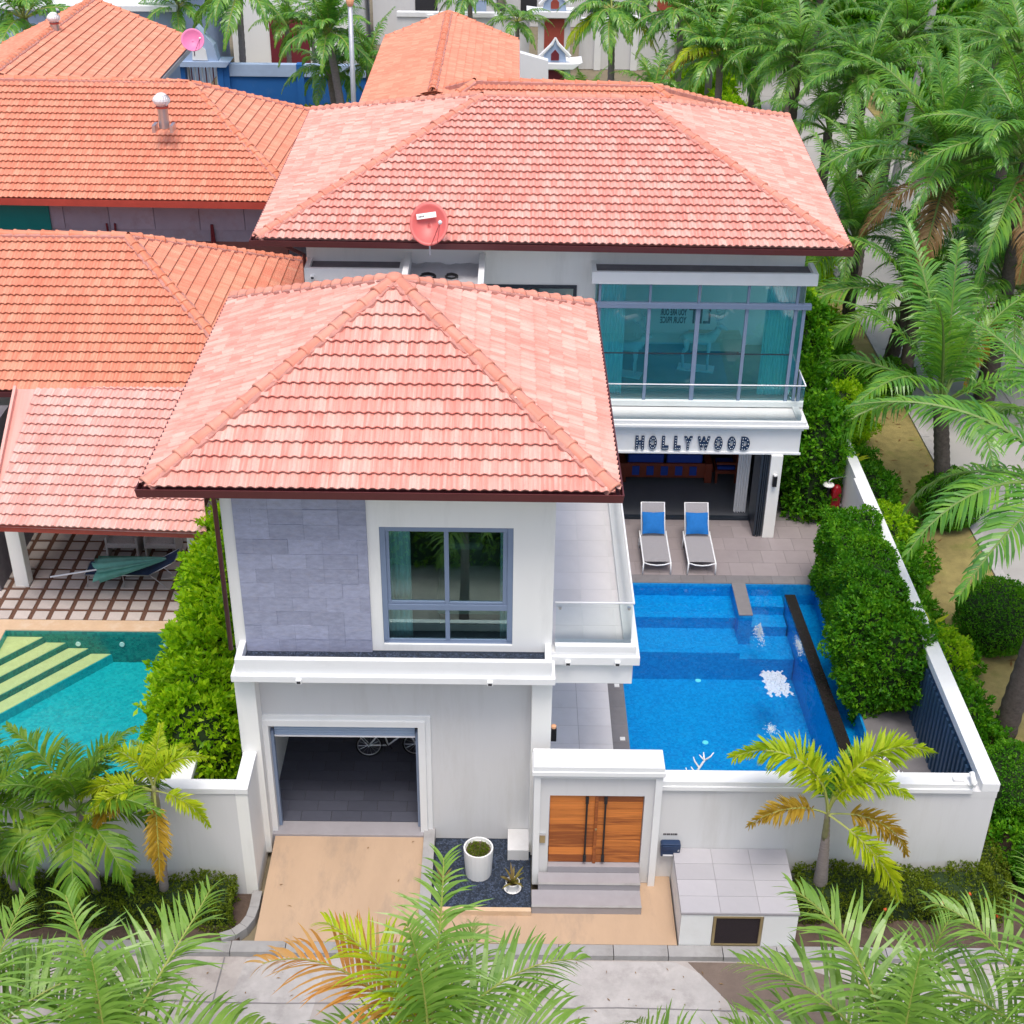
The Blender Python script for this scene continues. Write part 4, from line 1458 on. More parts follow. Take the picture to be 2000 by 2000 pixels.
# bedroom behind the glass
w = MB()
w.box(2.1, 7.2, 32.15, 38, 4.1, 4.27)
rm = build(w, 'bedroom_floor', room_floor, villa)
w = MB()
w.box(2.1, 7.06, 35.6, 35.7, 4.27, 7.9)
w.box(2.1, 2.2, 32.95, 35.6, 4.27, 7.9)
build(w, 'bedroom_wall', room_white, villa)
w = MB()
for (x, z, s, t) in ():
    pass
def curtain(x0, x1, y, z0, z1, name, m, parent, folds=9, amp=0.05):
    mb = MB()
    n = folds * 4
    for i in range(n + 1):
        t = i / n
        xx = x0 + (x1 - x0) * t
        yy = y + amp * math.sin(t * folds * 2 * math.pi)
        mb.v.extend([(xx, yy, z0), (xx, yy * 1.0, z1)])
    for i in range(n):
        a = 2 * i
        mb.f.append((a, a + 2, a + 3, a + 1))
    return build(mb, name, m, parent, smooth=True)
curtain(2.22, 2.85, 32.4, 4.3, 7.5, 'curtain', curtain_m, villa)
curtain(6.35, 7.05, 32.4, 4.3, 7.5, 'curtain', curtain_m, villa)
# --- pool-side balcony with the sign
w = MB()
w.box(2.34, 7.36, 31.20, 32.75, 3.2, 3.90)
w.box(2.34, 7.40, 31.14, 32.75, 3.90, 3.99)
w.box(2.34, 7.50, 31.06, 32.75, 3.99, 4.06)
w.box(2.34, 7.44, 31.10, 31.24, 4.06, 4.17)
w.box(7.22, 7.44, 31.24, 32.0, 4.06, 4.17)
w.box(2.34, 7.40, 31.16, 31.20, 3.20, 3.26)
b2 = build(w, 'balcony', trim_white, villa, bevel=0.008)
box('balcony_floor', balc_tile, 2.34, 7.22, 31.24, 32.0, 4.06, 4.11, b2)
build(MB().add([(2.34, 31.17, 4.17), (7.30, 31.17, 4.17), (7.30, 31.17, 5.13), (2.34, 31.17, 5.13)], [(0, 1, 2, 3)]), 'glass_panel', glass_rail, b2)
build(MB().add([(7.30, 31.17, 4.17), (7.30, 32.1, 4.17), (7.30, 32.1, 5.13), (7.30, 31.17, 5.13)], [(0, 1, 2, 3)]), 'glass_panel', glass_rail, b2)
w = MB().tube([(2.34, 31.17, 5.14), (7.31, 31.17, 5.14)], 0.018, 8).tube([(7.31, 31.16, 5.14), (7.31, 32.1, 5.14)], 0.018, 8)
build(w, 'handrail', white_metal, b2, smooth=True)
box('post', white, 6.66, 6.96, 31.1, 31.38, 0.75, 3.2, villa, bevel=0.01)
# lounge below
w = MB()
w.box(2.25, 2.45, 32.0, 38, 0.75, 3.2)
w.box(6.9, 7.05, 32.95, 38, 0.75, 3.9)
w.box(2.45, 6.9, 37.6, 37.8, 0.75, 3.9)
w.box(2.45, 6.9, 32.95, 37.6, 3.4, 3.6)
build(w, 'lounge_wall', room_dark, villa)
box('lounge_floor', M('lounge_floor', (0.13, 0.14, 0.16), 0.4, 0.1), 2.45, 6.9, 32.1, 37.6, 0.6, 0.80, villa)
box('door_track', alu_dark, 2.45, 6.5, 31.98, 32.1, 0.75, 0.83, villa)
fd = box('folding_door', alu_dark, 6.42, 6.48, 31.15, 32.05, 0.78, 3.18, villa)
for i in range(3):
    box('door_leaf', alu_dark, 6.50 + i * 0.05, 6.53 + i * 0.05, 31.13 + i * 0.01, 32.0, 0.78, 3.18, fd)
curtain(6.05, 6.38, 32.3, 0.82, 3.2, 'curtain', trim_white, villa, folds=5, amp=0.04)
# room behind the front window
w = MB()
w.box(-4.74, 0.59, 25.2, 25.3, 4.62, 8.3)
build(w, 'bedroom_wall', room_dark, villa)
curtain(-2.2, -1.75, 20.9, 4.7, 7.6, 'curtain', curtain_m, villa, 5)
curtain(-0.15, 0.1, 20.9, 4.7, 7.6, 'curtain', curtain_m, villa, 3)

# tiles: the ones that show largest are objects
alls = [(t, roof) for roof, lst in tiles.values() for t in lst]
alls.sort(key=lambda q: -q[0][0])
cut = alls[min(299, len(alls) - 1)][0][0]
for roof, lst in tiles.values():
    k = sum(1 for t in lst if t[0] >= cut)
    flush_tiles(lst, roof, limit=k)

# --- sign letters
def letter_mesh(ch, h, depth=0.05, bold=0.026, sx=0.78):
    cu = bpy.data.curves.new('letter', 'FONT')
    cu.body = ch
    cu.size = h * 1.40
    cu.extrude = depth / 2
    cu.offset = bold
    o = bpy.data.objects.new('tmp', cu)
    COL.objects.link(o)
    dg = bpy.context.evaluated_depsgraph_get()
    me = bpy.data.meshes.new_from_object(o.evaluated_get(dg))
    bpy.data.objects.remove(o)
    bpy.data.curves.remove(cu)
    me.transform(Matrix(((sx, 0, 0, 0), (0, 0, -1, 0), (0, 1, 0, 0), (0, 0, 0, 1))))
    return me


sign = thing('balcony_sign', (4.65, 31.16, 3.3), 'navy marquee letters HOLLYWOOD with round bulbs on the white balcony beam', 'sign')
BUL = {'H': [(0.05, t) for t in (0, .25, .5, .75, 1)] + [(0.95, t) for t in (0, .25, .5, .75, 1)] + [(.5, .5)],
       'O': [(0.5 + 0.46 * math.cos(a * .628), 0.5 + 0.48 * math.sin(a * .628)) for a in range(10)],
       'L': [(0.08, t) for t in (0, .25, .5, .75, 1)] + [(.5, 0), (.95, 0)],
       'Y': [(.5, 0), (.5, .22), (.5, .44), (.3, .68), (.1, .95), (.7, .68), (.9, .95)],
       'W': [(0.05, 1), (.12, .7), (.19, .4), (.27, .06), (.38, .38), (.5, .72), (.62, .38), (.73, .06), (.81, .4), (.88, .7), (.95, 1)],
       'D': [(0.08, t) for t in (0, .25, .5, .75, 1)] + [(.45, 0), (.45, 1), (.8, .15), (.95, .5), (.8, .85)]}
LW = {'H': .225, 'O': .205, 'L': .175, 'Y': .215, 'W': .315, 'D': .225}
for cx, ch in zip((3.29, 3.62, 3.935, 4.245, 4.515, 4.91, 5.285, 5.62, 5.965), 'HOLLYWOOD'):
    me = letter_mesh(ch, 0.36, bold=0.034, sx=1.0)
    xs = [v.co.x for v in me.vertices]
    zs = [v.co.z for v in me.vertices]
    wv, hv = LW[ch], 0.37
    me.transform(Matrix.Translation((cx, 31.165, 3.33)) @ Matrix.Diagonal((wv / (max(xs) - min(xs)), 1, hv / (max(zs) - min(zs)), 1)) @ Matrix.Translation((-(min(xs) + max(xs)) / 2, 0, -min(zs))))
    me.materials.append(letter_m)
    lo = link('letter', me, None, sign)
    bm_ = MB()
    for (a, b) in BUL[ch]:
        bm_.ball((cx + (a - 0.5) * (wv - 0.06), 31.135, 3.365 + b * (hv - 0.07)), 0.0135, 5)
    build(bm_, 'bulbs', bulb_m, lo, kind='stuff')


def wall_lamp(x, y, z, label, cap):
    r = thing('wall_lamp', (x, y, z), label, 'wall lamp')
    build(MB().box(x - 0.055, x + 0.055, y - 0.11, y, z, z + 0.3), 'lamp_body', black_m, r, bevel=0.008)
    build(MB().lathe([(0.05, 0), (0.05, 0.04), (0.01, 0.045)], (x, y - 0.055, z + 0.3), 10), 'lamp_glass', cap, r)
    return r


wall_lamp(6.80, 31.1, 2.35, 'black wall lamp with white top on the post beside the folding door', plastic_w)
r_ = wall_lamp(0.0, 0.0, 2.95, 'black wall lamp with amber top on the garage pilaster above the gate', lamp_cap)
r_.location = (0.82, 20.25, 2.95)
for c in r_.children:
    c.matrix_parent_inverse = Matrix.Identity(4)
    c.matrix_basis = Matrix.Rotation(R(90), 4, 'Z') @ Matrix.Translation((0, 0, -2.95))


# ------------------------------------------------------------------ boundary walls, gate, things by the gate
fw = thing('boundary_wall', (6, 19.6, 0), 'long white front wall with a double coping, right of the wooden gate', 'wall')
box('wall_face', cream, 2.86, 9.10, 19.50, 19.72, 0.0, 2.45, fw)
box('coping', trim_white, 2.86, 8.62, 19.43, 19.80, 2.45, 2.55, fw, bevel=0.008)
box('coping', trim_white, 2.86, 8.62, 19.455, 19.78, 2.55, 2.655, fw, bevel=0.008)
rw = thing('boundary_wall', (9.0, 32, 0), 'long white side wall running back along the side road hedge', 'wall')
box('wall_face', white, 8.86, 9.08, 19.73, 46, 0.0, 2.45, rw)
box('coping', trim_white, 8.80, 9.13, 19.495, 31.0, 2.45, 2.64, rw, bevel=0.008)
box('coping', trim_white, 8.86, 9.13, 31.0, 46, 2.45, 2.64, rw, bevel=0.008)
box('wall_corner', cream, 8.63, 9.11, 19.495, 19.81, 2.30, 2.449, rw)
bme = MB().box(8.78, 8.855, 0, 0.10, 0.7, 2.33).mesh('batten')
bme.materials.append(batten_m)
bk = box('batten_backing', batten_m, 8.835, 8.858, 19.82, 25.4, 0.75, 2.40, rw)
for i in range(27):
    o = link('batten', bme, None, rw)
    o.matrix_parent_inverse = Matrix.Translation(-Vector(rw.location))
    o.location = (0, 19.9 + i * 0.2, 0)
lw = thing('boundary_wall', (-5.5, 19.1, 0), 'white front wall with a return along the left edge of the driveway', 'wall')
box('wall_face', cream, -9.0, -4.93, 19.06, 19.26, 0.0, 2.62, lw)
box('wall_return', white, -4.93, -4.71, 19.06, 20.44, 0.0, 2.62, lw)
w = MB()
w.box(-6.3, -4.94, 19.03, 19.30, 2.62, 2.74)
w.box(-4.94, -4.69, 19.03, 20.07, 2.62, 2.74)
build(w, 'coping', trim_white, lw, bevel=0.006)
nw = thing('boundary_wall', (-12, 19.1, 0), 'white wall in front of the turquoise pool, behind the three small palms', 'wall')
box('wall_face', cream, -22, -9.0, 19.07, 19.25, 0.0, 2.45, nw)
box('coping', trim_white, -22, -6.31, 19.02, 19.46, 2.45, 2.62, nw, bevel=0.01)
sw = thing('boundary_wall', (-6.3, 22, 0), 'low white party wall between the turquoise pool and the leafy hedge', 'wall')
box('wall_face', white, -6.42, -6.18, 19.47, 27.3, 0.0, 1.62, sw)
box('coping', trim_white, -6.5, -6.1, 19.47, 27.3, 1.62, 1.74, sw, bevel=0.008)

gate = thing('entrance_gate', (1.7, 19.4, 0.2), 'white gate surround with teak double doors and long black pulls', 'gate')
w = MB()
wall_xz(w, 0.62, 2.74, 0.2, 2.98, 19.33, 19.66, [(0.80, 2.56, 0.2, 2.40)])
build(w, 'surround', cream, gate)
w = MB()
w.box(0.51, 0.63, 19.25, 19.68, 0.2, 2.98)
w.box(2.73, 2.86, 19.25, 19.72, 0.0, 2.98)
w.box(0.63, 2.73, 19.25, 19.329, 2.88, 2.98)
build(w, 'frame', trim_white, gate, bevel=0.006)
build(MB().box(0.47, 2.89, 19.19, 19.74, 2.98, 3.08).box(0.49, 2.87, 19.21, 19.72, 3.08, 3.19), 'coping', trim_white, gate, bevel=0.008)
box('sill', step_m, 0.80, 2.56, 19.28, 19.60, 0.5, 0.655, gate, bevel=0.006)
for k, (x0, x1) in enumerate(((0.815, 1.665), (1.70, 2.55))):
    d = box('door', teak, x0, x1, 19.43, 19.46, 0.66, 2.39, gate)
    for i in range(9):
        z = 0.66 + i * 0.1922
        box('plank', teak, x0 + 0.002, x1 - 0.002, 19.395 + random.uniform(0, .004), 19.432, z + 0.003, z + 0.189, d, bevel=0.004)
    hx = 1.50 if k == 0 else 1.845
    w = MB().box(hx - .018, hx + .018, 19.32, 19.345, 0.78, 2.36)
    for zz in (0.82, 2.28):
        w.box(hx - .03, hx + .03, 19.31, 19.35, zz - .07, zz + .09)
        w.box(hx - .012, hx + .012, 19.345, 19.396, zz - .02, zz + .02)
    build(w, 'pull_handle', black_m, d, bevel=0.005)
box('meeting_strip', teak, 1.652, 1.712, 19.36, 19.40, 0.66, 2.39, gate, bevel=0.006)
build(MB().tube([(1.69, 19.36, 1.55), (1.69, 19.34, 1.55)], 0.02, 8), 'lock', brass, gate)
steps = thing('entrance_steps', (1.5, 18.9, 0.1), 'two grey stone steps with pale nosing below the teak gate', 'steps')
box('step', step_m, 0.50, 2.555, 18.56, 18.98, 0.05, 0.345, steps)
box('step', step_m, 0.625, 2.555, 18.98, 19.28, 0.05, 0.50, steps)
box('nosing', kerb_m, 0.495, 2.56, 18.545, 18.60, 0.33, 0.353, steps, bevel=0.004)
box('nosing', kerb_m, 0.62, 2.56, 18.965, 19.02, 0.485, 0.508, steps, bevel=0.004)
it = thing('intercom', (0.69, 19.3, 1.36), 'small brass intercom on the left gate pier', 'intercom')
box('intercom_box', brass, 0.64, 0.74, 19.285, 19.33, 1.25, 1.45, it, bevel=0.005)
box('intercom_hood', steel, 0.63, 0.75, 19.27, 19.33, 1.45, 1.47, it)
lb = thing('letterbox', (3.12, 19.45, 0.8), 'dark navy letterbox on the white wall right of the gate', 'letterbox')
w = MB().prism_y([(2.95, 0.86), (3.25, 0.86), (3.31, 0.92), (3.32, 1.14), (3.29, 1.17), (2.97, 1.17), (2.94, 1.14)], 19.36, 19.50)
build(w, 'body', navy_box, lb, bevel=0.012)
box('flap', navy_box, 2.98, 3.27, 19.345, 19.362, 1.03, 1.13, lb, bevel=0.004)
box('newspaper_slot', white_metal, 2.99, 3.18, 19.345, 19.361, 0.885, 0.91, lb)
box('keyhole_plate', steel, 3.26, 3.29, 19.353, 19.3595, 1.0, 1.04, lb)
# the line of small letters over the letterbox reads as dark blocks only
nm = thing('wall_lettering', (3.12, 19.49, 1.3), 'short line of small dark letters on the wall above the letterbox', 'lettering')
for i, wd in enumerate((.028, .024, .03, .022, .026, .024, .03, .02)):
    x = 2.985 + i * 0.035
    box('letter', lettering, x, x + wd, 19.492, 19.4995, 1.285, 1.325, nm)

mbx = thing('meter_box', (4.26, 18.6, 0), 'white masonry meter box with tiled top and brown vent panel', 'meter box')
w = MB()
wall_xz(w, 3.2, 5.32, 0.0, 0.90, 17.88, 18.0, [(3.78, 4.70, 0.10, 0.86)])
w.box(3.2, 3.32, 18.0, 19.49, 0.0, 0.90)
w.box(5.2, 5.32, 18.0, 19.49, 0.0, 0.90)
w.box(3.32, 5.2, 18.5, 18.55, 0.0, 0.9)
build(w, 'body', trim_white, mbx)
tp = build(MB().box(3.185, 5.34, 17.865, 19.495, 0.90, 0.945), 'top_slab', step_m, mbx, bevel=0.005)
mt = MB().box(0.003, 0.712, 0.003, 0.402, 0, 0.012).mesh('top_tile')
mt.materials.append(M('pale_top_tile', (0.41, 0.40, 0.43), 0.5, 0.06, 2, piece=0.06))
for r in range(4):
    for c in range(3):
        o = link('top_tile', mt, None, tp)
        o.location = (3.187 + c * 0.717, 17.87 + r * 0.406, 0.944)
vp = box('vent_panel', vent_m, 3.84, 4.64, 17.90, 17.93, 0.15, 0.82, mbx)
w = MB()
w.box(3.79, 3.84, 17.87, 17.93, 0.11, 0.86)
w.box(4.64, 4.69, 17.87, 17.93, 0.11, 0.86)
w.box(3.84, 4.64, 17.87, 17.93, 0.82, 0.86)
w.box(3.84, 4.64, 17.87, 17.93, 0.11, 0.15)
build(w, 'vent_frame', brass, mbx)
w = MB()
for i in range(22):
    w.box(3.845, 4.635, 17.888, 17.899, 0.16 + i * 0.03, 0.172 + i * 0.03)
build(w, 'vent_mesh', vent_m, vp, kind='stuff')
pl = box('plinth', cream, 0.04, 0.449, 19.85, 20.44, 0.2, 0.50, None)
pl.name = 'masonry_plinth'
tag(pl, 'small square white plinth at the back of the dark pebble bed', 'plinth')


def pot(x, y, z, r, h, label, m=plastic_w, saucer=False, plant=None, seed=0, soil=soil_m, name='plant_pot'):
    root = thing(name, (x, y, z), label, 'plant pot')
    build(MB().lathe([(r * .88, 0), (r, h * .9), (r, h), (r * .9, h), (r * .87, h - 0.05), (r * .8, h - 0.09)], (x, y, z), 22), 'pot', m, root, smooth=False)
    build(MB().lathe([(r * .86, -0.02), (r * .86, 0)], (x, y, z + h - 0.07), 18), 'soil', soil, root)
    if saucer:
        build(MB().lathe([(r * .9, 0), (r * 1.25, 0.035), (r * 1.18, 0.035), (r * .9, 0.012)], (x, y, z - 0.002), 20), 'saucer', m, root)
    g = random.Random(seed)
    if plant == 'blades':
        for i in range(13):
            an = i * 2.4 + g.uniform(-.2, .2)
            L = g.uniform(.24, .44)
            e = R(g.uniform(35, 82))
            mb = MB()
            p = Vector((x, y, z + h - 0.07))
            pr = []
            for j in range(5):
                t = j / 4
                wv = 0.034 * (1 - t) ** .6 * (0.55 + t)
                d = Vector((math.cos(an) * math.cos(e), math.sin(an) * math.cos(e), math.sin(e)))
                sd = Vector((-math.sin(an), math.cos(an), 0))
                pr.append((p - sd * wv, p + sd * wv))
                p = p + d * L / 4
                e -= R(12)
            for a, b in pr:
                mb.v.extend([tuple(a), tuple(b)])
            for j in range(4):
                mb.f.append((2 * j, 2 * j + 1, 2 * j + 3, 2 * j + 2))
            build(mb, 'leaf', L_BLADE, root)
    elif plant == 'moss':
        mb = MB()
        P = np.array([(x + g.uniform(-.8, .8) * r * .9, y + g.uniform(-.8, .8) * r * .9, z + h - 0.06) for _ in range(500)])
        ok = ((P[:, :2] - np.array([x, y])) ** 2).sum(1) < (r * .82) ** 2
        link('ground_cover', leaves_mesh('ground_cover', P[ok], np.tile([0, 0, 1.], (ok.sum(), 1)), 0.035, .5, 2, L_LOW, 1), None, root, kind='stuff')
    return root


pot(-0.52, 19.52, 0.235, 0.285, 0.66, 'tall white cylindrical planter with low green growth in the pebble bed', plant='moss')
pot(-1.2, 19.12, 0.235, 0.125, 0.19, 'small white pot with a strappy plant beside the driveway kerb', saucer=True, plant='blades', seed=2)
pot(0.14, 19.10, 0.235, 0.135, 0.20, 'small white pot with strappy plant beside the entrance steps', saucer=True, plant='blades', seed=5)

cc = thing('security_camera', (8.55, 19.6, 2.655), 'white security camera on the right corner of the front wall coping', 'camera')
build(MB().tube([(8.62, 19.6, 2.65), (8.62, 19.6, 2.80), (8.55, 19.56, 2.83)], 0.02, 8), 'bracket', plastic_w, cc)
build(MB().tube([(8.60, 19.62, 2.80), (8.60, 19.38, 2.72)], 0.05, 10).tube([(8.60, 19.38, 2.72), (8.60, 19.36, 2.71)], 0.035, 10), 'camera_body', plastic_w, cc, smooth=False)
box('junction_box', plastic_w, 8.26, 8.46, 19.5, 19.62, 2.655, 2.72, cc, bevel=0.008)
build(MB().tube([(8.46, 19.5, 2.67), (8.52, 19.44, 2.66), (8.64, 19.44, 2.6), (8.68, 19.46, 2.7), (8.62, 19.58, 2.72)], 0.01, 6), 'cable', plastic_w, cc)

# ------------------------------------------------------------------ villa pool and deck
deck = struct('pool_deck', grout_m, MB().prism([(0.81, 19.73), (2.25, 19.73), (2.25, 29.27), (7.75, 29.27), (7.75, 29.0), (8.86, 29.0), (8.86, 46), (6.97, 46), (6.97, 32.74), (0.81, 32.74)], 0.0, 0.74))
me_cache = {}
def floor_tile(x0, x1, y0, y1, z, parent, m):
    o = box('floor_tile', m, x0, x1, y0, y1, z - 0.006, z + 0.006, parent)
for r in range(16):
    y = 19.74 + r * 0.6
    for c in range(2):
        off = 0.72
        x0, x1 = 0.815 + c * off, 0.815 + (c + 1) * off - 0.006
        if c == 1: x1 = 2.245
        if y < 29.2:
            floor_tile(x0, x1, y, min(y + 0.594, 29.27), 0.745, deck, balc_tile)
for r in range(5):
    y = 29.28 + r * 0.6
    y1 = min(y + 0.594, 31.97)
    x = 0.82 + (0.3 if r % 2 else 0)
    if r % 2:
        floor_tile(0.815, 1.114, y, y1, 0.745, deck, deck_shade_m)
    while x < 8.8:
        x1 = min(x + 0.594, 8.85)
        if x1 - x > 0.05:
            floor_tile(x, x1, y, y1, 0.745, deck, deck_shade_m)
        x += 0.6
# coping
cop = struct('pool_coping', cope_m, MB().box(2.25, 2.6, 20.3, 29.27, 0.4, 0.74).box(2.6, 7.75, 28.92, 29.27, 0.4, 0.74).box(2.25, 8.86, 19.73, 20.45, 0.0, 0.74).box(7.75, 8.86, 20.45, 29.0, 0, 0.70))
for i in range(15):
    y = 20.46 + i * 0.588
    box('coping_stone', cope_m, 2.252, 2.598, y, y + 0.583, 0.735, 0.755, cop)
for i in range(9):
    x = 2.61 + i * 0.572
    box('coping_stone', cope_m, x, x + 0.567, 28.922, 29.268, 0.735, 0.755, cop)
box('pool_end_slab', cope_m, 7.2, 8.8, 19.82, 22.0, 0.735, 0.757, cop)
basin = struct('pool_basin', pool_blue, MB().box(2.6, 7.75, 20.45, 28.92, -0.9, -0.75))
w = MB()
w.box(2.58, 2.606, 20.45, 28.92, -0.75, 0.735)
w.box(2.606, 7.75, 28.90, 28.925, -0.75, 0.735)
w.box(2.606, 7.75, 20.44, 20.47, -0.75, 0.735)
w.box(7.70, 7.752, 20.45, 28.9, -0.75, 0.70)
build(w, 'pool_wall', pool_blue, basin)
# entry steps and spa steps
w = MB()
w.box(2.606, 5.58, 27.95, 28.9, -0.75, 0.38)
w.box(2.606, 5.58, 26.95, 27.95, -0.75, 0.06)
build(w, 'pool_step', pool_blue, basin)
w = MB()
w.box(5.9, 6.85, 28.42, 28.9, -0.75, 0.40)
w.box(5.9, 6.85, 27.90, 28.42, -0.75, 0.16)
w.box(5.58, 6.9, 26.95, 27.90, -0.75, -0.12)
build(w, 'pool_step', pool_blue, basin)
build(MB().box(5.58, 5.9, 27.55, 28.9, -0.75, 0.735), 'spa_wall', pool_blue, basin)
box('spa_wall_cap', cope_m, 5.57, 5.91, 27.54, 28.92, 0.735, 0.765, basin, bevel=0.006)
# dark overflow wall and catch channel
w = MB().prism([(7.14, 20.47), (7.42, 20.47), (7.10, 28.55), (6.86, 28.55)], -0.75, 0.60)
build(w, 'overflow_wall', pool_blue, basin)
w = MB().prism([(7.13, 20.47), (7.43, 20.47), (7.11, 28.56), (6.85, 28.56)], 0.601, 0.68)
build(w, 'overflow_cap', overflow_m, basin, bevel=0.008)
w = MB().prism([(7.43, 20.47), (7.70, 20.47), (7.70, 28.9), (7.11, 28.9), (7.11, 28.55)], -0.75, 0.15)
build(w, 'catch_channel', pool_blue, basin)
for i, (x, y) in enumerate(((4.63, 26.9), (4.54, 24.6), (4.52, 22.6))):
    build(MB().lathe([(0.07, 0), (0.07, 0.012), (0.03, 0.02)], (x, y, (0.06 if y > 26.94 else -0.75)), 12), 'pool_light', plastic_w, basin)
for (x, y) in ((2.45, 24.73), (2.46, 22.9)):
    build(MB().box(x - .055, x + .055, y - .055, y + .055, 0.755, 0.775), 'deck_light', plastic_w, cop, bevel=0.005)


def water_sheet(name, m, poly, z, nx=2):
    o = build(MB().add([(p[0], p[1], z) for p in poly], [tuple(range(len(poly)))]), name, m, kind='structure')
    return o


water_sheet('pool_water', water_b, [(2.606, 20.47), (7.14, 20.47), (6.86, 28.55), (6.86, 28.9), (5.9, 28.9), (5.9, 27.55), (5.58, 27.55), (5.58, 28.9), (2.606, 28.9)], 0.665)
water_sheet('channel_water', water_b, [(7.43, 20.47), (7.70, 20.47), (7.70, 28.9), (7.11, 28.9), (7.11, 28.55)], 0.42)


def foam(cx, cy, rx, ry, n, z, zmax, label, seed, sz=0.035):
    g = random.Random(seed)
    mb = MB()
    for i in range(n):
        a, rr = g.random() * 6.28, min(1.3, abs(g.gauss(0, .45)))
        hgt = zmax * max(0, 1 - rr) * g.random()
        p = (cx + rx * rr * math.cos(a), cy + ry * rr * math.sin(a), z + hgt)
        mb.ball(p, g.uniform(.3, 1) * sz, 4, (1, 1, .6))
    o = build(mb, 'foam_and_reflection', foam_reflection_m, kind='stuff')
    return o


foam(5.95, 26.8, 0.13, 0.40, 520, 0.66, 0.40, '', 1, 0.017)
foam(6.83, 26.4, 0.10, 0.5, 420, 0.66, 0.12, '', 2, 0.016)
# bright reflection on the pool, put in as a pale ragged sheet
g_ = random.Random(5)
mb = MB()
nx, ny = 26, 30
for j in range(ny + 1):
    for i in range(nx + 1):
        x, y = 5.82 + 0.58 * i / nx, 24.5 + 1.0 * j / ny
        mb.v.append((x - 0.10 * j / ny + 0.02 * math.sin(j * 1.9), y + 0.03 * math.sin(i * 1.3 + 1), 0.671 + 0.01 * g_.random()))
for j in range(ny):
    for i in range(nx):
        e = min(i + 1.5 * math.sin(j * .9), nx - 1 - i + 2 * math.sin(j * .7), j * 0.5 + 1.5 * math.sin(i * .8), (ny - 1 - j) * .6)
        if e > 0.6:
            a = j * (nx + 1) + i
            mb.f.append((a, a + 1, a + nx + 2, a + nx + 1))
build(mb, 'foam_and_reflection', foam_reflection_m, kind='stuff', smooth=True)
foam(5.7, 23.4, 0.16, 0.22, 260, 0.66, 0.02, '', 4, 0.016)


# sun loungers by the villa pool
def make_lounger(x, y, label):
    r = thing('sun_lounger', (x, y, 0.75), label, 'sun lounger', 'white loungers by the blue pool')
    W, Lg, hz = 0.68, 1.25, 0.34
    w = MB()
    for s in (-1, 1):
        w.tube([(s * W / 2, 0.0, hz - .01), (s * W / 2, 0.35, hz), (s * W / 2, Lg, hz + .02), (s * W / 2, Lg + 0.16, hz + .06)], 0.022, 6)
    w.tube([(-W / 2, 0.0, hz - .01), (-W / 4, -0.02, hz - .055), (0, -0.025, hz - .07), (W / 4, -0.02, hz - .055), (W / 2, 0.0, hz - .01)], 0.018, 6)
    f = link('frame', w.mesh('frame', True), white_metal, r)
    for s in (-1, 1):
        for yy in (0.0, 1.25):
            l = link('leg', MB().tube([(s * W / 2, yy, hz), (s * (W / 2 + .015), yy - .03, 0)], 0.02, 6).mesh('leg', True), white_metal, r)
    st = MB()
    n = 8
    for i in range(n + 1):
        yy = 0.02 + (Lg - 0.02) * i / n
        for xx in (-W / 2 + .02, W / 2 - .02):
            st.v.append((xx, yy, hz + 0.015))
    for i in range(n):
        a = 2 * i
        st.f.append((a, a + 1, a + 3, a + 2))
    link('seat', st.mesh('seat'), sling, r)
    an = R(48)
    by, bz = Lg, hz + 0.02
    w = MB()
    E = Vector((0, math.cos(an), math.sin(an))) * 0.88
    bw = W / 2 - 0.04
    w.tube([(-bw, by, bz), (-bw, by + E.y, bz + E.z), (bw, by + E.y, bz + E.z), (bw, by, bz)], 0.02, 6)
    link('back_frame', w.mesh('back_frame', True), white_metal, r)
    link('backrest', MB().add([(-bw, by, bz), (bw, by, bz), (bw, by + E.y, bz + E.z), (-bw, by + E.y, bz + E.z)], [(0, 1, 2, 3)]).mesh('backrest'), sling, r)
    for c in r.children:
        c.matrix_parent_inverse = Matrix.Identity(4)
    return r


def copy_thing(root, loc, label, rz=0.0):
    c = root.copy()
    COL.objects.link(c)
    c.location = loc
    c.rotation_euler = (0, 0, rz)
    c['label'] = label
    for ch in root.children:
        d = ch.copy()
        COL.objects.link(d)
        d.parent = c
        for g in ch.children:
            e = g.copy()
            COL.objects.link(e)
            e.parent = d
    return c


l1 = make_lounger(3.73, 29.32, 'white framed grey sling lounger on the deck, the left one of the pair')
l2 = copy_thing(l1, (4.86, 29.32, 0.75), 'white framed grey sling lounger on the deck, the one nearer the folding door')
for k, (x, s) in enumerate(((3.73, 'left'), (4.86, 'right'))):
    mb = MB()
    n = 8
    an = R(48)
    for sgn in (1, -1):
        for j in range(n + 1):
            for i in range(n + 1):
                a, b = -1 + 2 * i / n, -1 + 2 * j / n
                th = 0.075 * (1 - a ** 4) * (1 - b ** 4) * sgn
                pinch = 1 - 0.06 * (1 - abs(a * b))
                q = Vector((a * 0.29 * pinch, 0.32 + b * 0.29 * pinch, 0.085 + th))
                mb.v.append((x + q.x, 29.32 + 1.25 + q.y * math.cos(an) - q.z * math.sin(an), 0.75 + 0.36 + q.y * math.sin(an) + q.z * math.cos(an)))
        o_ = (n + 1) ** 2 * (0 if sgn == 1 else 1)
        for j in range(n):
            for i in range(n):
                a = o_ + j * (n + 1) + i
                f = (a, a + 1, a + n + 2, a + n + 1)
                mb.f.append(f if sgn == 1 else f[::-1])
    tag(build(mb, 'cushion', blue_cloth, smooth=True), 'square azure cushion on the backrest of the %s pool lounger' % ('left' if k == 0 else 'right-hand'), 'cushion', 'azure lounger cushions')

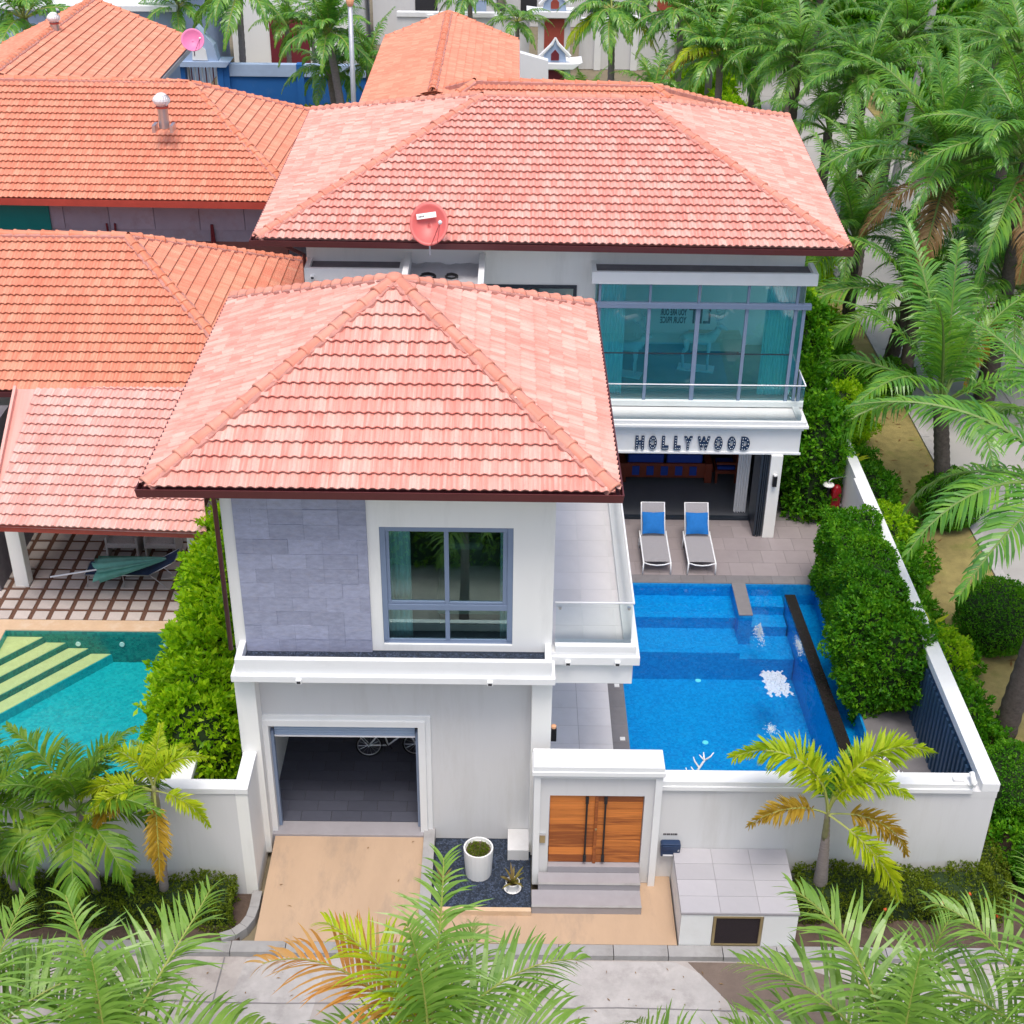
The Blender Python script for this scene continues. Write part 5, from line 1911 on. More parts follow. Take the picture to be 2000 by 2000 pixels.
# sofa and armchair in the lounge
sf = thing('sofa', (4.4, 34.0, 0.8), 'red-brown wooden sofa seen from behind, blue cushions along its back', 'sofa')
w = MB().box(3.2, 5.5, 33.95, 34.02, 0.95, 1.38)
build(w, 'back_panel', sofa_red, sf)
for x in (3.1, 5.5):
    box('arm', sofa_red, x - 0.05, x + 0.15, 33.9, 34.8, 0.8, 1.4, sf, bevel=0.01)
for i in range(5):
    box('inlay', royal, 3.42 + i * 0.4, 3.62 + i * 0.4, 33.935, 33.952, 1.02, 1.3, sf)
box('seat', sofa_red, 3.15, 5.45, 34.02, 34.8, 0.9, 1.08, sf)
for i in range(2):
    box('back_cushion', royal, 3.3 + i * 1.08, 4.3 + i * 1.08, 34.03, 34.25, 1.1, 1.62, sf, bevel=0.06)
ac = thing('armchair', (6.0, 34.3, 0.8), 'red-brown wooden armchair with a blue seat pad beside the sofa', 'armchair')
box('seat', sofa_red, 5.75, 6.35, 33.9, 34.6, 1.1, 1.2, ac)
box('seat_pad', royal, 5.8, 6.3, 33.95, 34.5, 1.2, 1.3, ac, bevel=0.03)
box('backrest', sofa_red, 6.3, 6.37, 33.9, 34.6, 1.2, 1.75, ac)
for (x, y) in ((5.78, 33.93), (6.32, 33.93), (5.78, 34.57), (6.32, 34.57)):
    box('leg', sofa_red, x - .03, x + .03, y - .03, y + .03, 0.8, 1.1, ac)
for y in (33.88, 34.62):
    box('arm', sofa_red, 5.75, 6.35, y - .03, y + .03, 1.42, 1.48, ac)
hl = thing('pendant_lamp', (4.25, 34.6, 2.5), 'white shell-shaped lamp hanging in the dark lounge', 'lamp')
build(MB().ball((4.25, 34.6, 2.55), 0.2, 8, (1.2, 1, .5)), 'lamp_shade', plastic_w, hl)
build(MB().tube([(4.25, 34.6, 2.6), (4.25, 34.6, 3.4)], 0.01, 5), 'cord', black_m, hl)
# bed behind the front window
bd = thing('bed', (-0.5, 22.5, 4.6), 'low bed with cream bedding behind the front upstairs window', 'bed')
box('base', sofa_red, -1.3, 0.4, 21.6, 23.8, 4.62, 4.9, bd)
box('mattress', bed_m, -1.35, 0.42, 21.5, 23.8, 4.9, 5.2, bd, bevel=0.06)
box('pillow', bed_m, -1.2, -0.5, 23.3, 23.75, 5.2, 5.36, bd, bevel=0.06)

# white stag statues: two behind the front wall, two in the glazed bedroom
def stag_mesh():
    g = random.Random(4)
    mb = MB()
    mb.tube([(-.46, 0, .82), (-.36, 0, .86), (-.12, 0, .83), (.12, 0, .82), (.30, 0, .90), (.40, 0, 1.04), (.46, 0, 1.18)], [.05, .13, .15, .15, .15, .10, .07], 10)
    mb.tube([(.42, 0, 1.20), (.50, 0, 1.22), (.60, 0, 1.17), (.68, 0, 1.13)], [.07, .075, .05, .03], 8)
    for s in (-1, 1):
        mb.tube([(.24, s * .08, .80), (.25, s * .09, .45), (.23, s * .09, .40), (.25, s * .09, .03)], [.065, .032, .03, .024], 6)
        mb.tube([(-.34, s * .08, .82), (-.30, s * .09, .55), (-.40, s * .09, .42), (-.37, s * .09, .03)], [.10, .05, .03, .024], 6)
        mb.tube([(.44, s * .06, 1.24), (.40, s * .15, 1.28)], [.035, .01], 5)
        A = [(.45, s * .04, 1.26), (.40, s * .14, 1.42), (.34, s * .24, 1.58), (.40, s * .30, 1.74)]
        mb.tube(A, [.028, .026, .024, .012], 6)
        mb.tube([A[1], (.54, s * .20, 1.50), (.58, s * .20, 1.60)], [.022, .018, .01], 6)
        mb.tube([A[2], (.24, s * .34, 1.66), (.20, s * .38, 1.76)], [.022, .018, .01], 6)
        mb.tube([A[2], (.46, s * .22, 1.70)], [.02, .01], 6)
    mb.tube([(-.46, 0, .86), (-.54, 0, .78)], [.03, .012], 5)
    return mb


sm = stag_mesh().mesh('stag', True)
sm.materials.append(statue_m)
for (x, y, z, rz, s, lb_) in ((3.98, 20.28, 0.74, 150, 0.90, 'white stag statue whose antler tips rise above the front wall coping near the gate'),
                             (7.0, 20.22, 0.74, 25, 0.93, 'white stag statue behind the front wall, antlers hidden among yellow-green fronds'),
                             (3.05, 33.6, 4.27, -18, 1.0, 'white stag statue in the glazed room by the left-hand curtain'),
                             (5.0, 34.0, 4.27, -12, 1.05, 'white stag statue in the glazed room near the middle mullion')):
    r = thing('stag_statue', (x, y, z), lb_, 'statue', 'white stag statues')
    r.rotation_euler = (0, 0, R(rz))
    r.scale = (s, s, s)
    link('body', sm, None, r).matrix_parent_inverse = Matrix.Identity(4)
    b_ = link('base', MB().box(-.5, .42, -.2, .2, 0, .035).mesh('base'), statue_m if z > 4 else cope_m, r)
    b_.matrix_parent_inverse = Matrix.Identity(4)

# mirrored slogan on the bedroom's back wall, as it reads in the photograph
slog = thing('wall_slogan', (4.3, 35.58, 6.3), 'dark mirror-written slogan on the back wall of the glazed room', 'lettering')
def mirrored(txt, h, x0, x1, z):
    me = letter_mesh(txt, h, 0.01, 0.006, 1.0)
    me.transform(Matrix.Diagonal((-1, 1, 1, 1)))
    me.flip_normals()
    xs = [v.co.x for v in me.vertices]
    zs = [v.co.z for v in me.vertices]
    me.transform(Matrix.Translation((x0, 35.59, z)) @ Matrix.Diagonal(((x1 - x0) / (max(xs) - min(xs)), 1, h / (max(zs) - min(zs)), 1)) @ Matrix.Translation((-min(xs), 0, -min(zs))))
    me.materials.append(lettering)
    return link('word', me, None, slog)
mirrored('YOU ARE OUR', 0.19, 4.10, 4.82, 5.13)
mirrored('YOUR PRICE', 0.19, 4.10, 4.82, 4.90)
mirrored('LIT', 0.46, 4.88, 5.48, 4.90)
bsh = thing('sideboard', (4.3, 35.2, 4.27), 'pale low sideboard along the back wall of the glazed room', 'sideboard')
box('cabinet', bed_m, 4.9, 6.3, 34.95, 35.58, 4.35, 4.72, bsh, bevel=0.01)
box('leg', sofa_red, 4.95, 5.0, 35.0, 35.5, 4.27, 4.35, bsh)
box('leg', sofa_red, 6.2, 6.25, 35.0, 35.5, 4.27, 4.35, bsh)

# bicycle in the garage
bk = thing('bicycle', (-2.9, 22.6, 0.456), 'white framed bicycle parked at the back of the open garage', 'bicycle')
def ringmb(cx, cz, r, t, n=28):
    return MB().tube([(cx + r * math.cos(6.2832 * i / n), 0, cz + r * math.sin(6.2832 * i / n)) for i in range(n + 1)], t, 6, False)
wr = 0.29
for cx in (0.0, 0.98):
    wl = link('wheel', ringmb(cx, wr, wr - .02, 0.02).mesh('wheel', True), black_m, bk)
    link('rim', ringmb(cx, wr, wr - .05, 0.011).mesh('rim', True), steel, wl)
    sp = MB()
    for i in range(14):
        an = 6.2832 * i / 14
        sp.tube([(cx, 0.02 * (-1) ** i, wr), (cx + (wr - .05) * math.cos(an), 0, wr + (wr - .05) * math.sin(an))], 0.0022, 3)
    link('spokes', sp.mesh('spokes'), steel, wl)
fr = MB()
for a, b in (((0, 0, wr), (.40, 0, .28)), ((0, 0, wr), (.30, 0, .66)), ((.40, 0, .28), (.28, 0, .74)), ((.40, 0, .28), (.84, 0, .64)), ((.30, 0, .62), (.83, 0, .72)), ((.86, 0, .56), (.80, 0, .86)), ((.86, 0, .56), (.98, 0, wr))):
    fr.tube([a, b], 0.019, 6)
link('bicycle_frame', fr.mesh('bicycle_frame', True), white_metal, bk)
link('carrier', MB().tube([(0, .06, wr), (-.22, .06, .60), (.26, .06, .62)], 0.01, 5).tube([(0, -.06, wr), (-.22, -.06, .60), (.26, -.06, .62)], 0.01, 5).tube([(-.22, -.06, .6), (-.22, .06, .6)], 0.01, 5).mesh('carrier'), white_metal, bk)
link('saddle', MB().ball((.27, 0, .78), .1, 6, (1.3, .8, .4)).mesh('saddle', True), black_m, bk)
link('handlebar', MB().tube([(.66, -.26, .92), (.78, -.2, .95), (.80, 0, .88), (.78, .2, .95), (.66, .26, .92)], 0.013, 6).mesh('handlebar', True), steel, bk)
link('crank', MB().tube([(.40, .05, .28), (.48, .06, .14)], 0.012, 5).tube([(.40, -.05, .28), (.32, -.06, .42)], 0.012, 5).mesh('crank'), black_m, bk)
for c in bk.children:
    c.matrix_parent_inverse = Matrix.Identity(4)
bk.rotation_euler = (R(-6), 0, R(4))

# satellite dishes and roof turbines
def dish(x, y, z, r, m, label, tilt, yaw, mast, plate=True, arm=True, ry=1.0):
    root = thing('satellite_dish', (x, y, z), label, 'satellite dish')
    mb = MB()
    n, k = 28, 6
    for j in range(k + 1):
        rr = r * j / k
        for i in range(n):
            an = 6.2832 * i / n
            mb.v.append((rr * math.cos(an), rr * rr * 0.35 / r, rr * math.sin(an) * ry))
    for j in range(k):
        for i in range(n):
            a, b = j * n + i, j * n + (i + 1) % n
            mb.f.append((a, b, b + n, a + n))
    T = Matrix.Translation((x, y, z)) @ Matrix.Rotation(R(yaw), 4, 'Z') @ Matrix.Rotation(R(tilt), 4, 'X') @ Matrix.Translation((0, -0.35 * r, 0))
    mb.v = [tuple(T @ Vector((v[0], 0.35 * r + (v[1] - 0.0) * -1 + 0.0, v[2]))) for v in mb.v]
    d = build(mb, 'reflector', m, root, smooth=True)
    sol = d.modifiers.new('thickness', 'SOLIDIFY')
    sol.thickness = 0.012
    if plate:
        pm_ = MB().box(-0.26, 0.20, -0.075, -0.065, 0.13, 0.26)
        Tp = T @ Matrix.Rotation(R(-9), 4, 'Y')
        pm_.v = [tuple(Tp @ Vector((v[0], v[1] + 0.055, v[2]))) for v in pm_.v]
        pq = build(pm_, 'name_plate', plastic_w, root)
        tx = MB()
        for i in range(4):
            tx.box(-0.215 + i * 0.035, -0.19 + i * 0.035, -0.0775, -0.0752, 0.165, 0.205)
        tx.v = [tuple(Tp @ Vector((v[0], v[1] + 0.055, v[2]))) for v in tx.v]
        build(tx, 'lettering', lettering, pq)
    if arm:
        e = T @ Vector((0.26 * r / .4, -0.5 * r / .4, -0.12 * r / .4))
        f0 = T @ Vector((0.06, 0, -r * .97 * ry))
        f1 = T @ Vector((0.2, 0, -r * .9 * ry))
        build(MB().tube([f0, e], 0.012, 5).tube([f1, e], 0.008, 5), 'feed_arm', m, root)
        build(MB().ball(tuple(e), 0.05, 6), 'feed_horn', plastic_w, root)
    c = Vector((x, y, z))
    build(MB().tube([c + Vector((0, 0.05, -0.1)), c + Vector((0, 0.08, -mast))], 0.025, 6), 'mast', galv, root)
    return root


dish(-1.95, 31.42, 9.06, 0.45, dish_red, 'red oval satellite dish with a white plate at the eave of the main roof', -36, 0, 0.75, ry=1.18)
dish(-12.9, 57.5, 7.55, 0.46, dish_pink, 'round pink satellite dish at the right corner of the far left roof', -30, 12, 0.6, plate=False)


def turbine(x, y, z, label, s=1.0):
    root = thing('roof_ventilator', (x, y, z), label, 'roof ventilator')
    build(MB().lathe([(0.17 * s, -0.25), (0.17 * s, 0.42 * s)], (x, y, z), 14), 'stack', steel, root)
    build(MB().lathe([(0.20 * s, 0), (0.20 * s, 0.05)], (x, y, z + 0.38 * s), 14), 'collar', red_fascia, root)
    mb = MB()
    for i in range(18):
        an = 6.2832 * i / 18
        pts = []
        for j in range(7):
            t = j / 6
            rr = 0.15 + 0.13 * math.sin(math.pi * t)
            a2 = an + 0.5 * t
            pts.append(((x + rr * s * math.cos(a2), y + rr * s * math.sin(a2), z + (0.44 + 0.36 * t) * s), (x + (rr - .02) * s * math.cos(a2 + .30), y + (rr - .02) * s * math.sin(a2 + .30), z + (0.44 + 0.36 * t) * s)))
        b = len(mb.v)
        for p, q in pts:
            mb.v.extend([p, q])
        for j in range(6):
            mb.f.append((b + 2 * j, b + 2 * j + 1, b + 2 * j + 3, b + 2 * j + 2))
    build(mb, 'turbine_vanes', white_metal, root)
    build(MB().lathe([(0.16 * s, 0), (0.1 * s, 0.04), (0.01, 0.05)], (x, y, z + 0.79 * s), 12), 'cap', white_metal, root)
    w_ = MB()
    for dx in (-.32, .24):
        w_.box(x + dx, x + dx + .1, y - .35, y + .1, z - .32, z - .1)
    build(w_, 'flashing', steel, root)
    return root


turbine(-11.1, 44.2, 8.0, 'white spinning roof ventilator on the orange roof behind the villa')
turbine(-17.3, 54.2, 8.5, 'far white roof ventilator beside the ridge of the far left roof', 0.9)

# red cylinder and shower head by the side wall
fx = thing('fire_extinguisher', (8.6, 32.0, 0.9), 'dark red cylinder standing against the side wall behind the tall hedge', 'extinguisher')
build(MB().lathe([(0.13, 0), (0.14, 0.05), (0.14, 0.85), (0.10, 0.98), (0.04, 1.02)], (8.65, 31.9, 0.9), 16), 'cylinder', red_m, fx)
box('bracket', steel, 8.72, 8.86, 31.85, 31.95, 1.3, 1.36, fx)
sh = thing('outdoor_shower', (8.4, 31.8, 0.75), 'round white shower head on a chrome arm beside the red cylinder', 'shower')
build(MB().lathe([(0.15, 0), (0.15, 0.02), (0.03, 0.04)], (8.38, 31.75, 2.0), 18), 'shower_head', plastic_w, sh)
build(MB().tube([(8.38, 31.75, 2.03), (8.38, 31.75, 2.12), (8.45, 31.8, 2.16), (8.86, 31.95, 2.16)], 0.016, 6), 'shower_arm', steel, sh)
build(MB().tube([(8.42, 31.85, 0.75), (8.42, 31.85, 2.02)], 0.045, 8), 'column', black_m, sh)


# ------------------------------------------------------------------ neighbour with the turquoise pool
house_b = thing('neighbour_house', (-12, 34, 0.3), 'orange roofed house with a pale pink pavilion roof over the paved terrace', 'house')
tb = {}
ob = [(-22.0, 31.4, 4.68), (-6.25, 31.4, 4.68), (-6.25, 40.5, 4.68), (-22.0, 40.5, 4.68)]
hip_roof(house_b, ob, (-17.6, 36.0, 7.06), (-10.42, 36.0, 7.06), rooftile_o, ridge_o, tb, faces='FR', gutter=gutter_m, soffit=trim_white)
# pavilion slope in front of it
pav = MB()
PQ = [(-12.02, 27.35, 3.22), (-6.92, 27.1, 3.22), (-7.9, 31.28, 4.78), (-12.35, 31.28, 4.78)]
pav.add([(p[0], p[1], p[2] - 0.012) for p in PQ], [(0, 1, 2, 3)])
pav.add([(p[0], p[1], p[2] - 0.07) for p in PQ], [(0, 3, 2, 1)])
pr = build(pav, 'pavilion_roof', rooftile_p, house_b)
pr.data.uv_layers.new(name='UVMap')
lst = []
face_tiles(PQ, rooftile_p, lst)
tb['pav'] = (pr, lst)
w = MB().box(-12.02, -6.94, 27.16, 27.22, 3.02, 3.20)
w.v = [(x, y + (0.2 if x < -10 else -0.02), z) for x, y, z in w.v]
build(w, 'fascia', red_fascia, pr)
w = MB().add([(-12.35, 31.2, 4.70), (-12.05, 27.35, 3.14), (-12.05, 27.35, 3.34), (-12.35, 31.2, 4.90), (-12.28, 31.2, 4.70), (-11.98, 27.35, 3.14), (-11.98, 27.35, 3.34), (-12.28, 31.2, 4.90)], [(0, 1, 2, 3), (7, 6, 5, 4), (3, 2, 6, 7), (1, 0, 4, 5), (1, 5, 6, 2)])
build(w, 'verge_board', rooftile_p, pr)
for (x, y) in ((-12.15, 29.0), (-7.72, 29.0)):
    build(MB().box(x - .17, x + .17, y - .17, y + .17, 0.45, 3.55), 'post', white, house_b, bevel=0.015)
w = MB()
w.box(-21.6, -6.7, 34.2, 34.4, 0.3, 4.6)
w.box(-6.9, -6.7, 34.4, 40.0, 0.3, 4.6)
w.box(-21.6, -6.9, 39.9, 40.1, 0.3, 4.6)
build(w, 'wall', cream, house_b)
box('glass_door', alu_dark, -11.6, -8.2, 34.15, 34.2, 0.5, 2.8, house_b)
allb = sorted([t for r, l in tb.values() for t in l], key=lambda t: -t[0])
cut = allb[299][0]
for roof, l in tb.values():
    flush_tiles(l, roof, limit=sum(1 for t in l if t[0] >= cut))
box('grey_wall', flat_roof_m, -16.5, -12.6, 28.6, 31.3, 0.3, 4.3, house_b)

ter = struct('terrace', gravel_m, MB().box(-19, -6.55, 27.4, 34.2, 0.0, 0.47))
pv = MB().box(0, 0.335, 0, 0.335, -0.03, 0.028).mesh('paver')
pv.materials.append(paver_m)
for r in range(14):
    for c in range(15):
        o = link('paver', pv, None, ter)
        o.location = (-13.3 + c * 0.452 + random.uniform(-.006, .006), 27.43 + r * 0.452 + random.uniform(-.006, .006), 0.47 + random.uniform(-.004, .004))
        o.rotation_euler = (0, 0, random.uniform(-.02, .02))
struct('terrace_coping', beige_cop, MB().box(-14, -6.55, 26.98, 27.4, 0.0, 0.50).box(-14, -11.98, 19.48, 26.98, 0, 0.50).box(-7.62, -6.55, 19.48, 26.98, 0.0, 0.495).box(-11.98, -7.62, 19.48, 20.2, 0, 0.49))
tbas = struct('pool_basin', pool_teal, MB().box(-12.0, -7.6, 20.2, 27.0, -0.6, -0.42))
w = MB()
w.box(-11.98, -7.62, 26.96, 27.0, -0.42, 0.47)
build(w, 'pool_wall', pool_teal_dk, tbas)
w = MB()
w.box(-12.0, -11.97, 20.2, 26.96, -0.42, 0.47)
w.box(-7.65, -7.61, 20.2, 26.96, -0.42, 0.47)
w.box(-11.97, -7.65, 20.19, 20.22, -0.42, 0.47)
build(w, 'pool_wall', pool_teal, tbas)
# fan of straight corner steps
A_ = Vector((-11.97, 26.95))
d1, d2 = Vector((1, 0)), Vector((0, -1))
for i, (r1, z) in enumerate(((0.88, 0.30), (1.40, 0.14), (1.92, -0.02), (2.44, -0.18))):
    p1, p2 = A_ + d1 * r1, A_ + d2 * r1 * 1.18
    e = 0.24
    q1, q2 = A_ + d1 * (r1 - e), A_ + d2 * (r1 - e)
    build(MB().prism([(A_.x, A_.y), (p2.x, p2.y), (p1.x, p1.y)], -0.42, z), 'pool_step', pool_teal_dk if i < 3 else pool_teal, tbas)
    rin = [0.0, 0.88, 1.40, 1.92][i]
    a1, a2 = A_ + d1 * (rin + .02), A_ + d2 * (rin + .02) * 1.18
    b1, b2 = A_ + d1 * (r1 - 0.03), A_ + d2 * (r1 - 0.03) * 1.18
    poly = [(a2.x, a2.y), (b2.x, b2.y), (b1.x, b1.y), (a1.x, a1.y)] if rin else [(A_.x, A_.y), (b2.x, b2.y), (b1.x, b1.y)]
    build(MB().prism(poly, z - 0.05, z + 0.012), 'tread', step_sand, tbas)
for x in (-10.3, -9.25, -8.2):
    build(MB().tube([(x, 26.965, 0.12), (x, 26.93, 0.12)], 0.06, 12), 'pool_light', plastic_w, tbas)
water_sheet('pool_water', water_t, [(-11.97, 20.22), (-7.65, 20.22), (-7.65, 26.95), (-11.97, 26.95)], 0.40)
pbx = thing('pump_box', (-7.0, 22.8, 0.49), 'white plastic equipment box on the pool edge below the leafy hedge', 'box')
box('box_body', plastic_w, -7.3, -6.75, 22.45, 23.15, 0.495, 0.95, pbx, bevel=0.03)
box('lid', plastic_w, -7.34, -6.71, 22.41, 23.19, 0.95, 1.02, pbx, bevel=0.02)

# furniture under the pavilion
lg_ = thing('sun_lounger', (-9.5, 29.1, 0.5), 'navy folding lounger with raised back end on the paved terrace', 'sun lounger')
Z0 = 0.50
w = MB()
for y in (28.82, 29.45):
    w.tube([(-10.55, y, Z0 + .36), (-8.95, y, Z0 + .36)], 0.016, 6)
    w.tube([(-8.95, y, Z0 + .36), (-8.25, y, Z0 + .78)], 0.016, 6)
w.tube([(-8.25, 28.82, Z0 + .78), (-8.25, 29.45, Z0 + .78)], 0.016, 6).tube([(-10.55, 28.82, Z0 + .36), (-10.55, 29.45, Z0 + .36)], 0.016, 6)
build(w, 'frame', steel, lg_, smooth=True)
for (x, xb) in ((-10.45, -10.52), (-9.6, -9.58), (-8.9, -8.55)):
    for y in (28.82, 29.45):
        build(MB().tube([(x, y, Z0 + .36), (xb, y, Z0 + .01)], 0.014, 6), 'leg', steel, lg_)
sm_ = MB()
for i in range(9):
    t = i / 8
    x, z = (-10.55 + 1.6 * t, Z0 + .365 - 0.03 * math.sin(math.pi * t))
    sm_.v.extend([(x, 28.835, z), (x, 29.435, z)])
for i in range(8):
    sm_.f.append((2 * i, 2 * i + 2, 2 * i + 3, 2 * i + 1))
build(sm_, 'seat', navy_cloth, lg_, smooth=True)
build(MB().add([(-8.95, 28.835, Z0 + .367), (-8.95, 29.435, Z0 + .367), (-8.25, 29.435, Z0 + .785), (-8.25, 28.835, Z0 + .785)], [(0, 3, 2, 1)]), 'backrest', navy_cloth, lg_)
um = thing('parasol', (-9.6, 29.0, 0.9), 'closed faded green parasol lying across the navy lounger', 'parasol')
a, b = Vector((-11.3, 28.55, Z0 + .47)), Vector((-8.55, 29.15, Z0 + .66))
build(MB().tube([a, b], 0.022, 8), 'pole', white_metal, um, smooth=True)
mb = MB()
ax = (b - a).normalized()
sd = ax.cross(Vector((0, 0, 1))).normalized()
up = sd.cross(ax)
n, K = 32, 9
for k in range(K + 1):
    t = k / K
    p = (a.lerp(b, 0.42)).lerp(b, t)
    for i in range(n):
        an = 6.2832 * i / n
        fold = 1 + 0.5 * math.cos(8 * an + 0.8 * t)
        rr = (0.17 * (1 - t) ** 0.8 + 0.02) * fold
        q = p + sd * rr * 1.7 * math.cos(an) * (1.15 - .15 * t) + up * rr * 0.75 * math.sin(an) - ax * (0.14 * (1 - t) * (0.5 + .5 * math.cos(4 * an)))
        mb.v.append((q.x, q.y, max(q.z, Z0 + .38)))
for k in range(K):
    for i in range(n):
        c, d = k * n + i, k * n + (i + 1) % n
        mb.f.append((c, d, d + n, c + n))
build(mb, 'canopy', green_cloth, um, smooth=True)
for i, (x, lb_) in enumerate(((-9.95, 'grey wicker chair at the back of the terrace, left of its twin'), (-8.95, 'grey wicker chair at the back of the terrace, nearer the white post'))):
    r = thing('wicker_chair', (x, 31.4, 0.5), lb_, 'chair', 'wicker chairs')
    w = MB()
    nn = 8
    for j in range(nn + 1):
        t = j / nn
        z, y = 0.5 + .45 + .95 * t, 30.75 + 0.28 * t
        for sx in (-.38, .38):
            w.v.append((x + sx * (1 + .05 * t), y - 0.05 * math.sin(3.14 * t), z))
    for j in range(nn):
        w.f.append((2 * j, 2 * j + 1, 2 * j + 3, 2 * j + 2))
    bko = build(w, 'backrest', wicker, r)
    s_ = bko.modifiers.new('thickness', 'SOLIDIFY')
    s_.thickness = 0.06
    box('seat', wicker, x - .40, x + .40, 30.15, 30.75, 0.8, 0.95, r, bevel=0.03)
    for sx in (-.42, .36):
        box('arm', wicker, x + sx, x + sx + .06, 30.15, 30.8, 0.5, 1.12, r, bevel=0.02)

# ------------------------------------------------------------------ other houses behind
house_a = thing('neighbour_house', (-14, 46, 0), 'orange roofed house with grey cladding under its red eave, roof ventilator on top', 'house')
ta = {}
hip_roof(house_a, [(-27, 42.6, 6.0), (-6.6, 42.25, 6.0), (-6.2, 51.8, 6.0), (-27, 52.0, 6.0)], (-22, 47.1, 8.55), (-10.83, 47.0, 8.45), rooftile_o, ridge_o, ta, faces='FR', gutter=red_fascia, gut_w=0.1, gut_h=0.22)
w = MB()
w.box(-26.2, -7.3, 43.2, 43.4, 4.35, 5.9)
w.box(-7.5, -7.3, 43.4, 51.0, 0, 5.9)
w.box(-26.2, -7.3, 51.0, 51.2, 0, 5.9)
build(w, 'wall', clad_m, house_a)
box('plinth_wall', plinth_m, -26.2, -7.3, 43.19, 43.4, 0, 4.345, house_a)
for i in range(13):
    box('cladding_panel', clad_m, -26.0 + i * 1.45, -24.58 + i * 1.45, 43.165, 43.199, 4.75, 5.88, house_a)
box('shade_sheet', teal_panel, -22, -14.85, 43.08, 43.15, 4.72, 5.85, house_a)
for x in (-13.0, -12.85, -9.75, -9.6):
    build(MB().tube([(x, 43.1, 3.5), (x + (0.06 if int(x * 100) % 2 else -.06), 43.1, 4.95)], 0.035, 6), 'bracket', maroon, house_a)
flush_tiles([t for r, l in ta.values() for t in l], next(iter(ta.values()))[0], limit=300)

house_e = thing('neighbour_house', (2, 47, 0), 'orange roof just showing above the ridge of the villa', 'house')
te = {}
hip_roof(house_e, [(-5.6, 42.9, 6.5), (9.0, 42.8, 6.5), (9.0, 51.4, 6.5), (-5.6, 51.4, 6.5)], (-1.26, 47.1, 8.6), (4.6, 47.0, 8.52), rooftile_o, ridge_o, te, faces='F', gutter=red_fascia)
box('wall', cream, -5.0, 8.4, 43.5, 51, 0, 6.4, house_e)
flush_tiles([t for r, l in te.values() for t in l], next(iter(te.values()))[0], limit=300)


def gable_along_y(root, xl, xr, y0, y1, xc, zr, zl, zR, m, mr, walls, limit=300):
    """ridge runs away from the viewer; two long slopes and a far hip"""
    store = {}
    deck = MB()
    Lf, Lb, Rf, Rb, Cf, Cb = (xl, y0, zl), (xl, y1, zl), (xr, y0, zR), (xr, y1, zR), (xc, y0, zr), (xc, y1, zr)
    for pts in ([Rf, Rb, Cb, Cf], [Lb, Lf, Cf, Cb]):
        deck.add([(p[0], p[1], p[2] - 0.015) for p in pts], [(0, 1, 2, 3)])
        deck.add([(p[0], p[1], p[2] - 0.08) for p in pts], [(3, 2, 1, 0)])
    roof = build(deck, 'roof', m, root)
    roof.data.uv_layers.new(name='UVMap')
    l = []
    face_tiles([Rf, Rb, Cb, Cf], m, l)
    face_tiles([Lb, Lf, Cf, Cb], m, l)
    flush_tiles(l, roof, limit=limit, min_area=60)
    mo = MB()
    ridge_line(Cf, Cb, mr, roof, mo)
    ridge_line(Rb, Cb, mr, roof, mo)
    ridge_line(Lb, Cb, mr, roof, mo)
    build(mo, 'mortar', mortar_m, roof)
    for x, z, s in ((xl, zl, -1), (xr, zR, 1)):
        w_ = MB()
        w_.box(min(x, x + s * .12), max(x, x + s * .12), y0, y1, z - 0.2, z - 0.02)
        build(w_, 'gutter', galv, roof)
    w_ = MB().prism_y([(xl + .6, 0), (xr - .6, 0), (xr - .6, zR - .1), (xc, zr - .25), (xl + .6, zl - .1)], y0 + .4, y1 - .3)
    build(w_, 'wall', walls, root)
    return roof


house_c = thing('neighbour_house', (-17, 54, 0), 'far left house with an orange roof and a pink dish at its corner', 'house')
gable_along_y(house_c, -21.4, -13.45, 47.6, 60, -17.44, 8.6, 6.75, 7.02, rooftile_o, ridge_o, blue_trim)
house_d = thing('neighbour_house', (-2.7, 54, 0), 'house with an orange gabled roof and white gutter behind the villa', 'house')
gable_along_y(house_d, -5.35, 0.12, 47.2, 60, -2.72, 8.25, 7.2, 7.15, rooftile_o, ridge_o, cream)

bw = thing('boundary_wall', (-11, 70.6, 0), 'bright blue garden wall with a pale cap beyond the left houses', 'wall')
w = MB()
w.box(-14.4, -5.2, 70.4, 70.6, 0, 3.1)
build(w, 'wall_face', blue_wall, bw)
build(MB().box(-14.4, -5.2, 70.3, 70.7, 3.1, 3.7), 'coping', blue_trim, bw, bevel=0.02)
for x in (-10.6, -14.3):
    box('pier', blue_wall, x - .18, x + .18, 70.25, 70.75, 0, 3.72, bw)
gt = thing('gatehouse', (-15.5, 70.6, 0), 'small blue gate porch with a pale pointed gable beside the blue wall', 'gate')
box('pier', blue_wall, -16.9, -16.3, 70.2, 71.0, 0, 3.6, gt)
box('pier', blue_wall, -14.7, -14.42, 70.2, 71.0, 0, 3.6, gt)
build(MB().prism_y([(-17.1, 3.6), (-14.2, 3.6), (-14.0, 3.85), (-17.3, 3.85)], 70.0, 71.2), 'eave', blue_trim, gt)
build(MB().prism_y([(-16.7, 3.85), (-14.6, 3.85), (-14.75, 4.6), (-15.5, 5.5), (-16.2, 4.7)], 70.2, 70.9), 'gable', blue_trim, gt)
build(MB().prism_y([(-15.85, 3.9), (-15.1, 3.9), (-15.15, 4.4), (-15.5, 4.7), (-15.8, 4.4)], 70.13, 70.19), 'panel', trim_white, gt)
for i in range(9):
    build(MB().tube([(-16.2 + i * .18, 70.4, 0.2), (-16.2 + i * .18, 70.4, 3.5)], 0.03, 5), 'gate_bar', maroon if i % 2 else white_metal, gt)
pole = thing('lamp_post', (-6.9, 60.5, 0), 'tall slender grey street pole behind the villa, rising past the palms', 'pole')
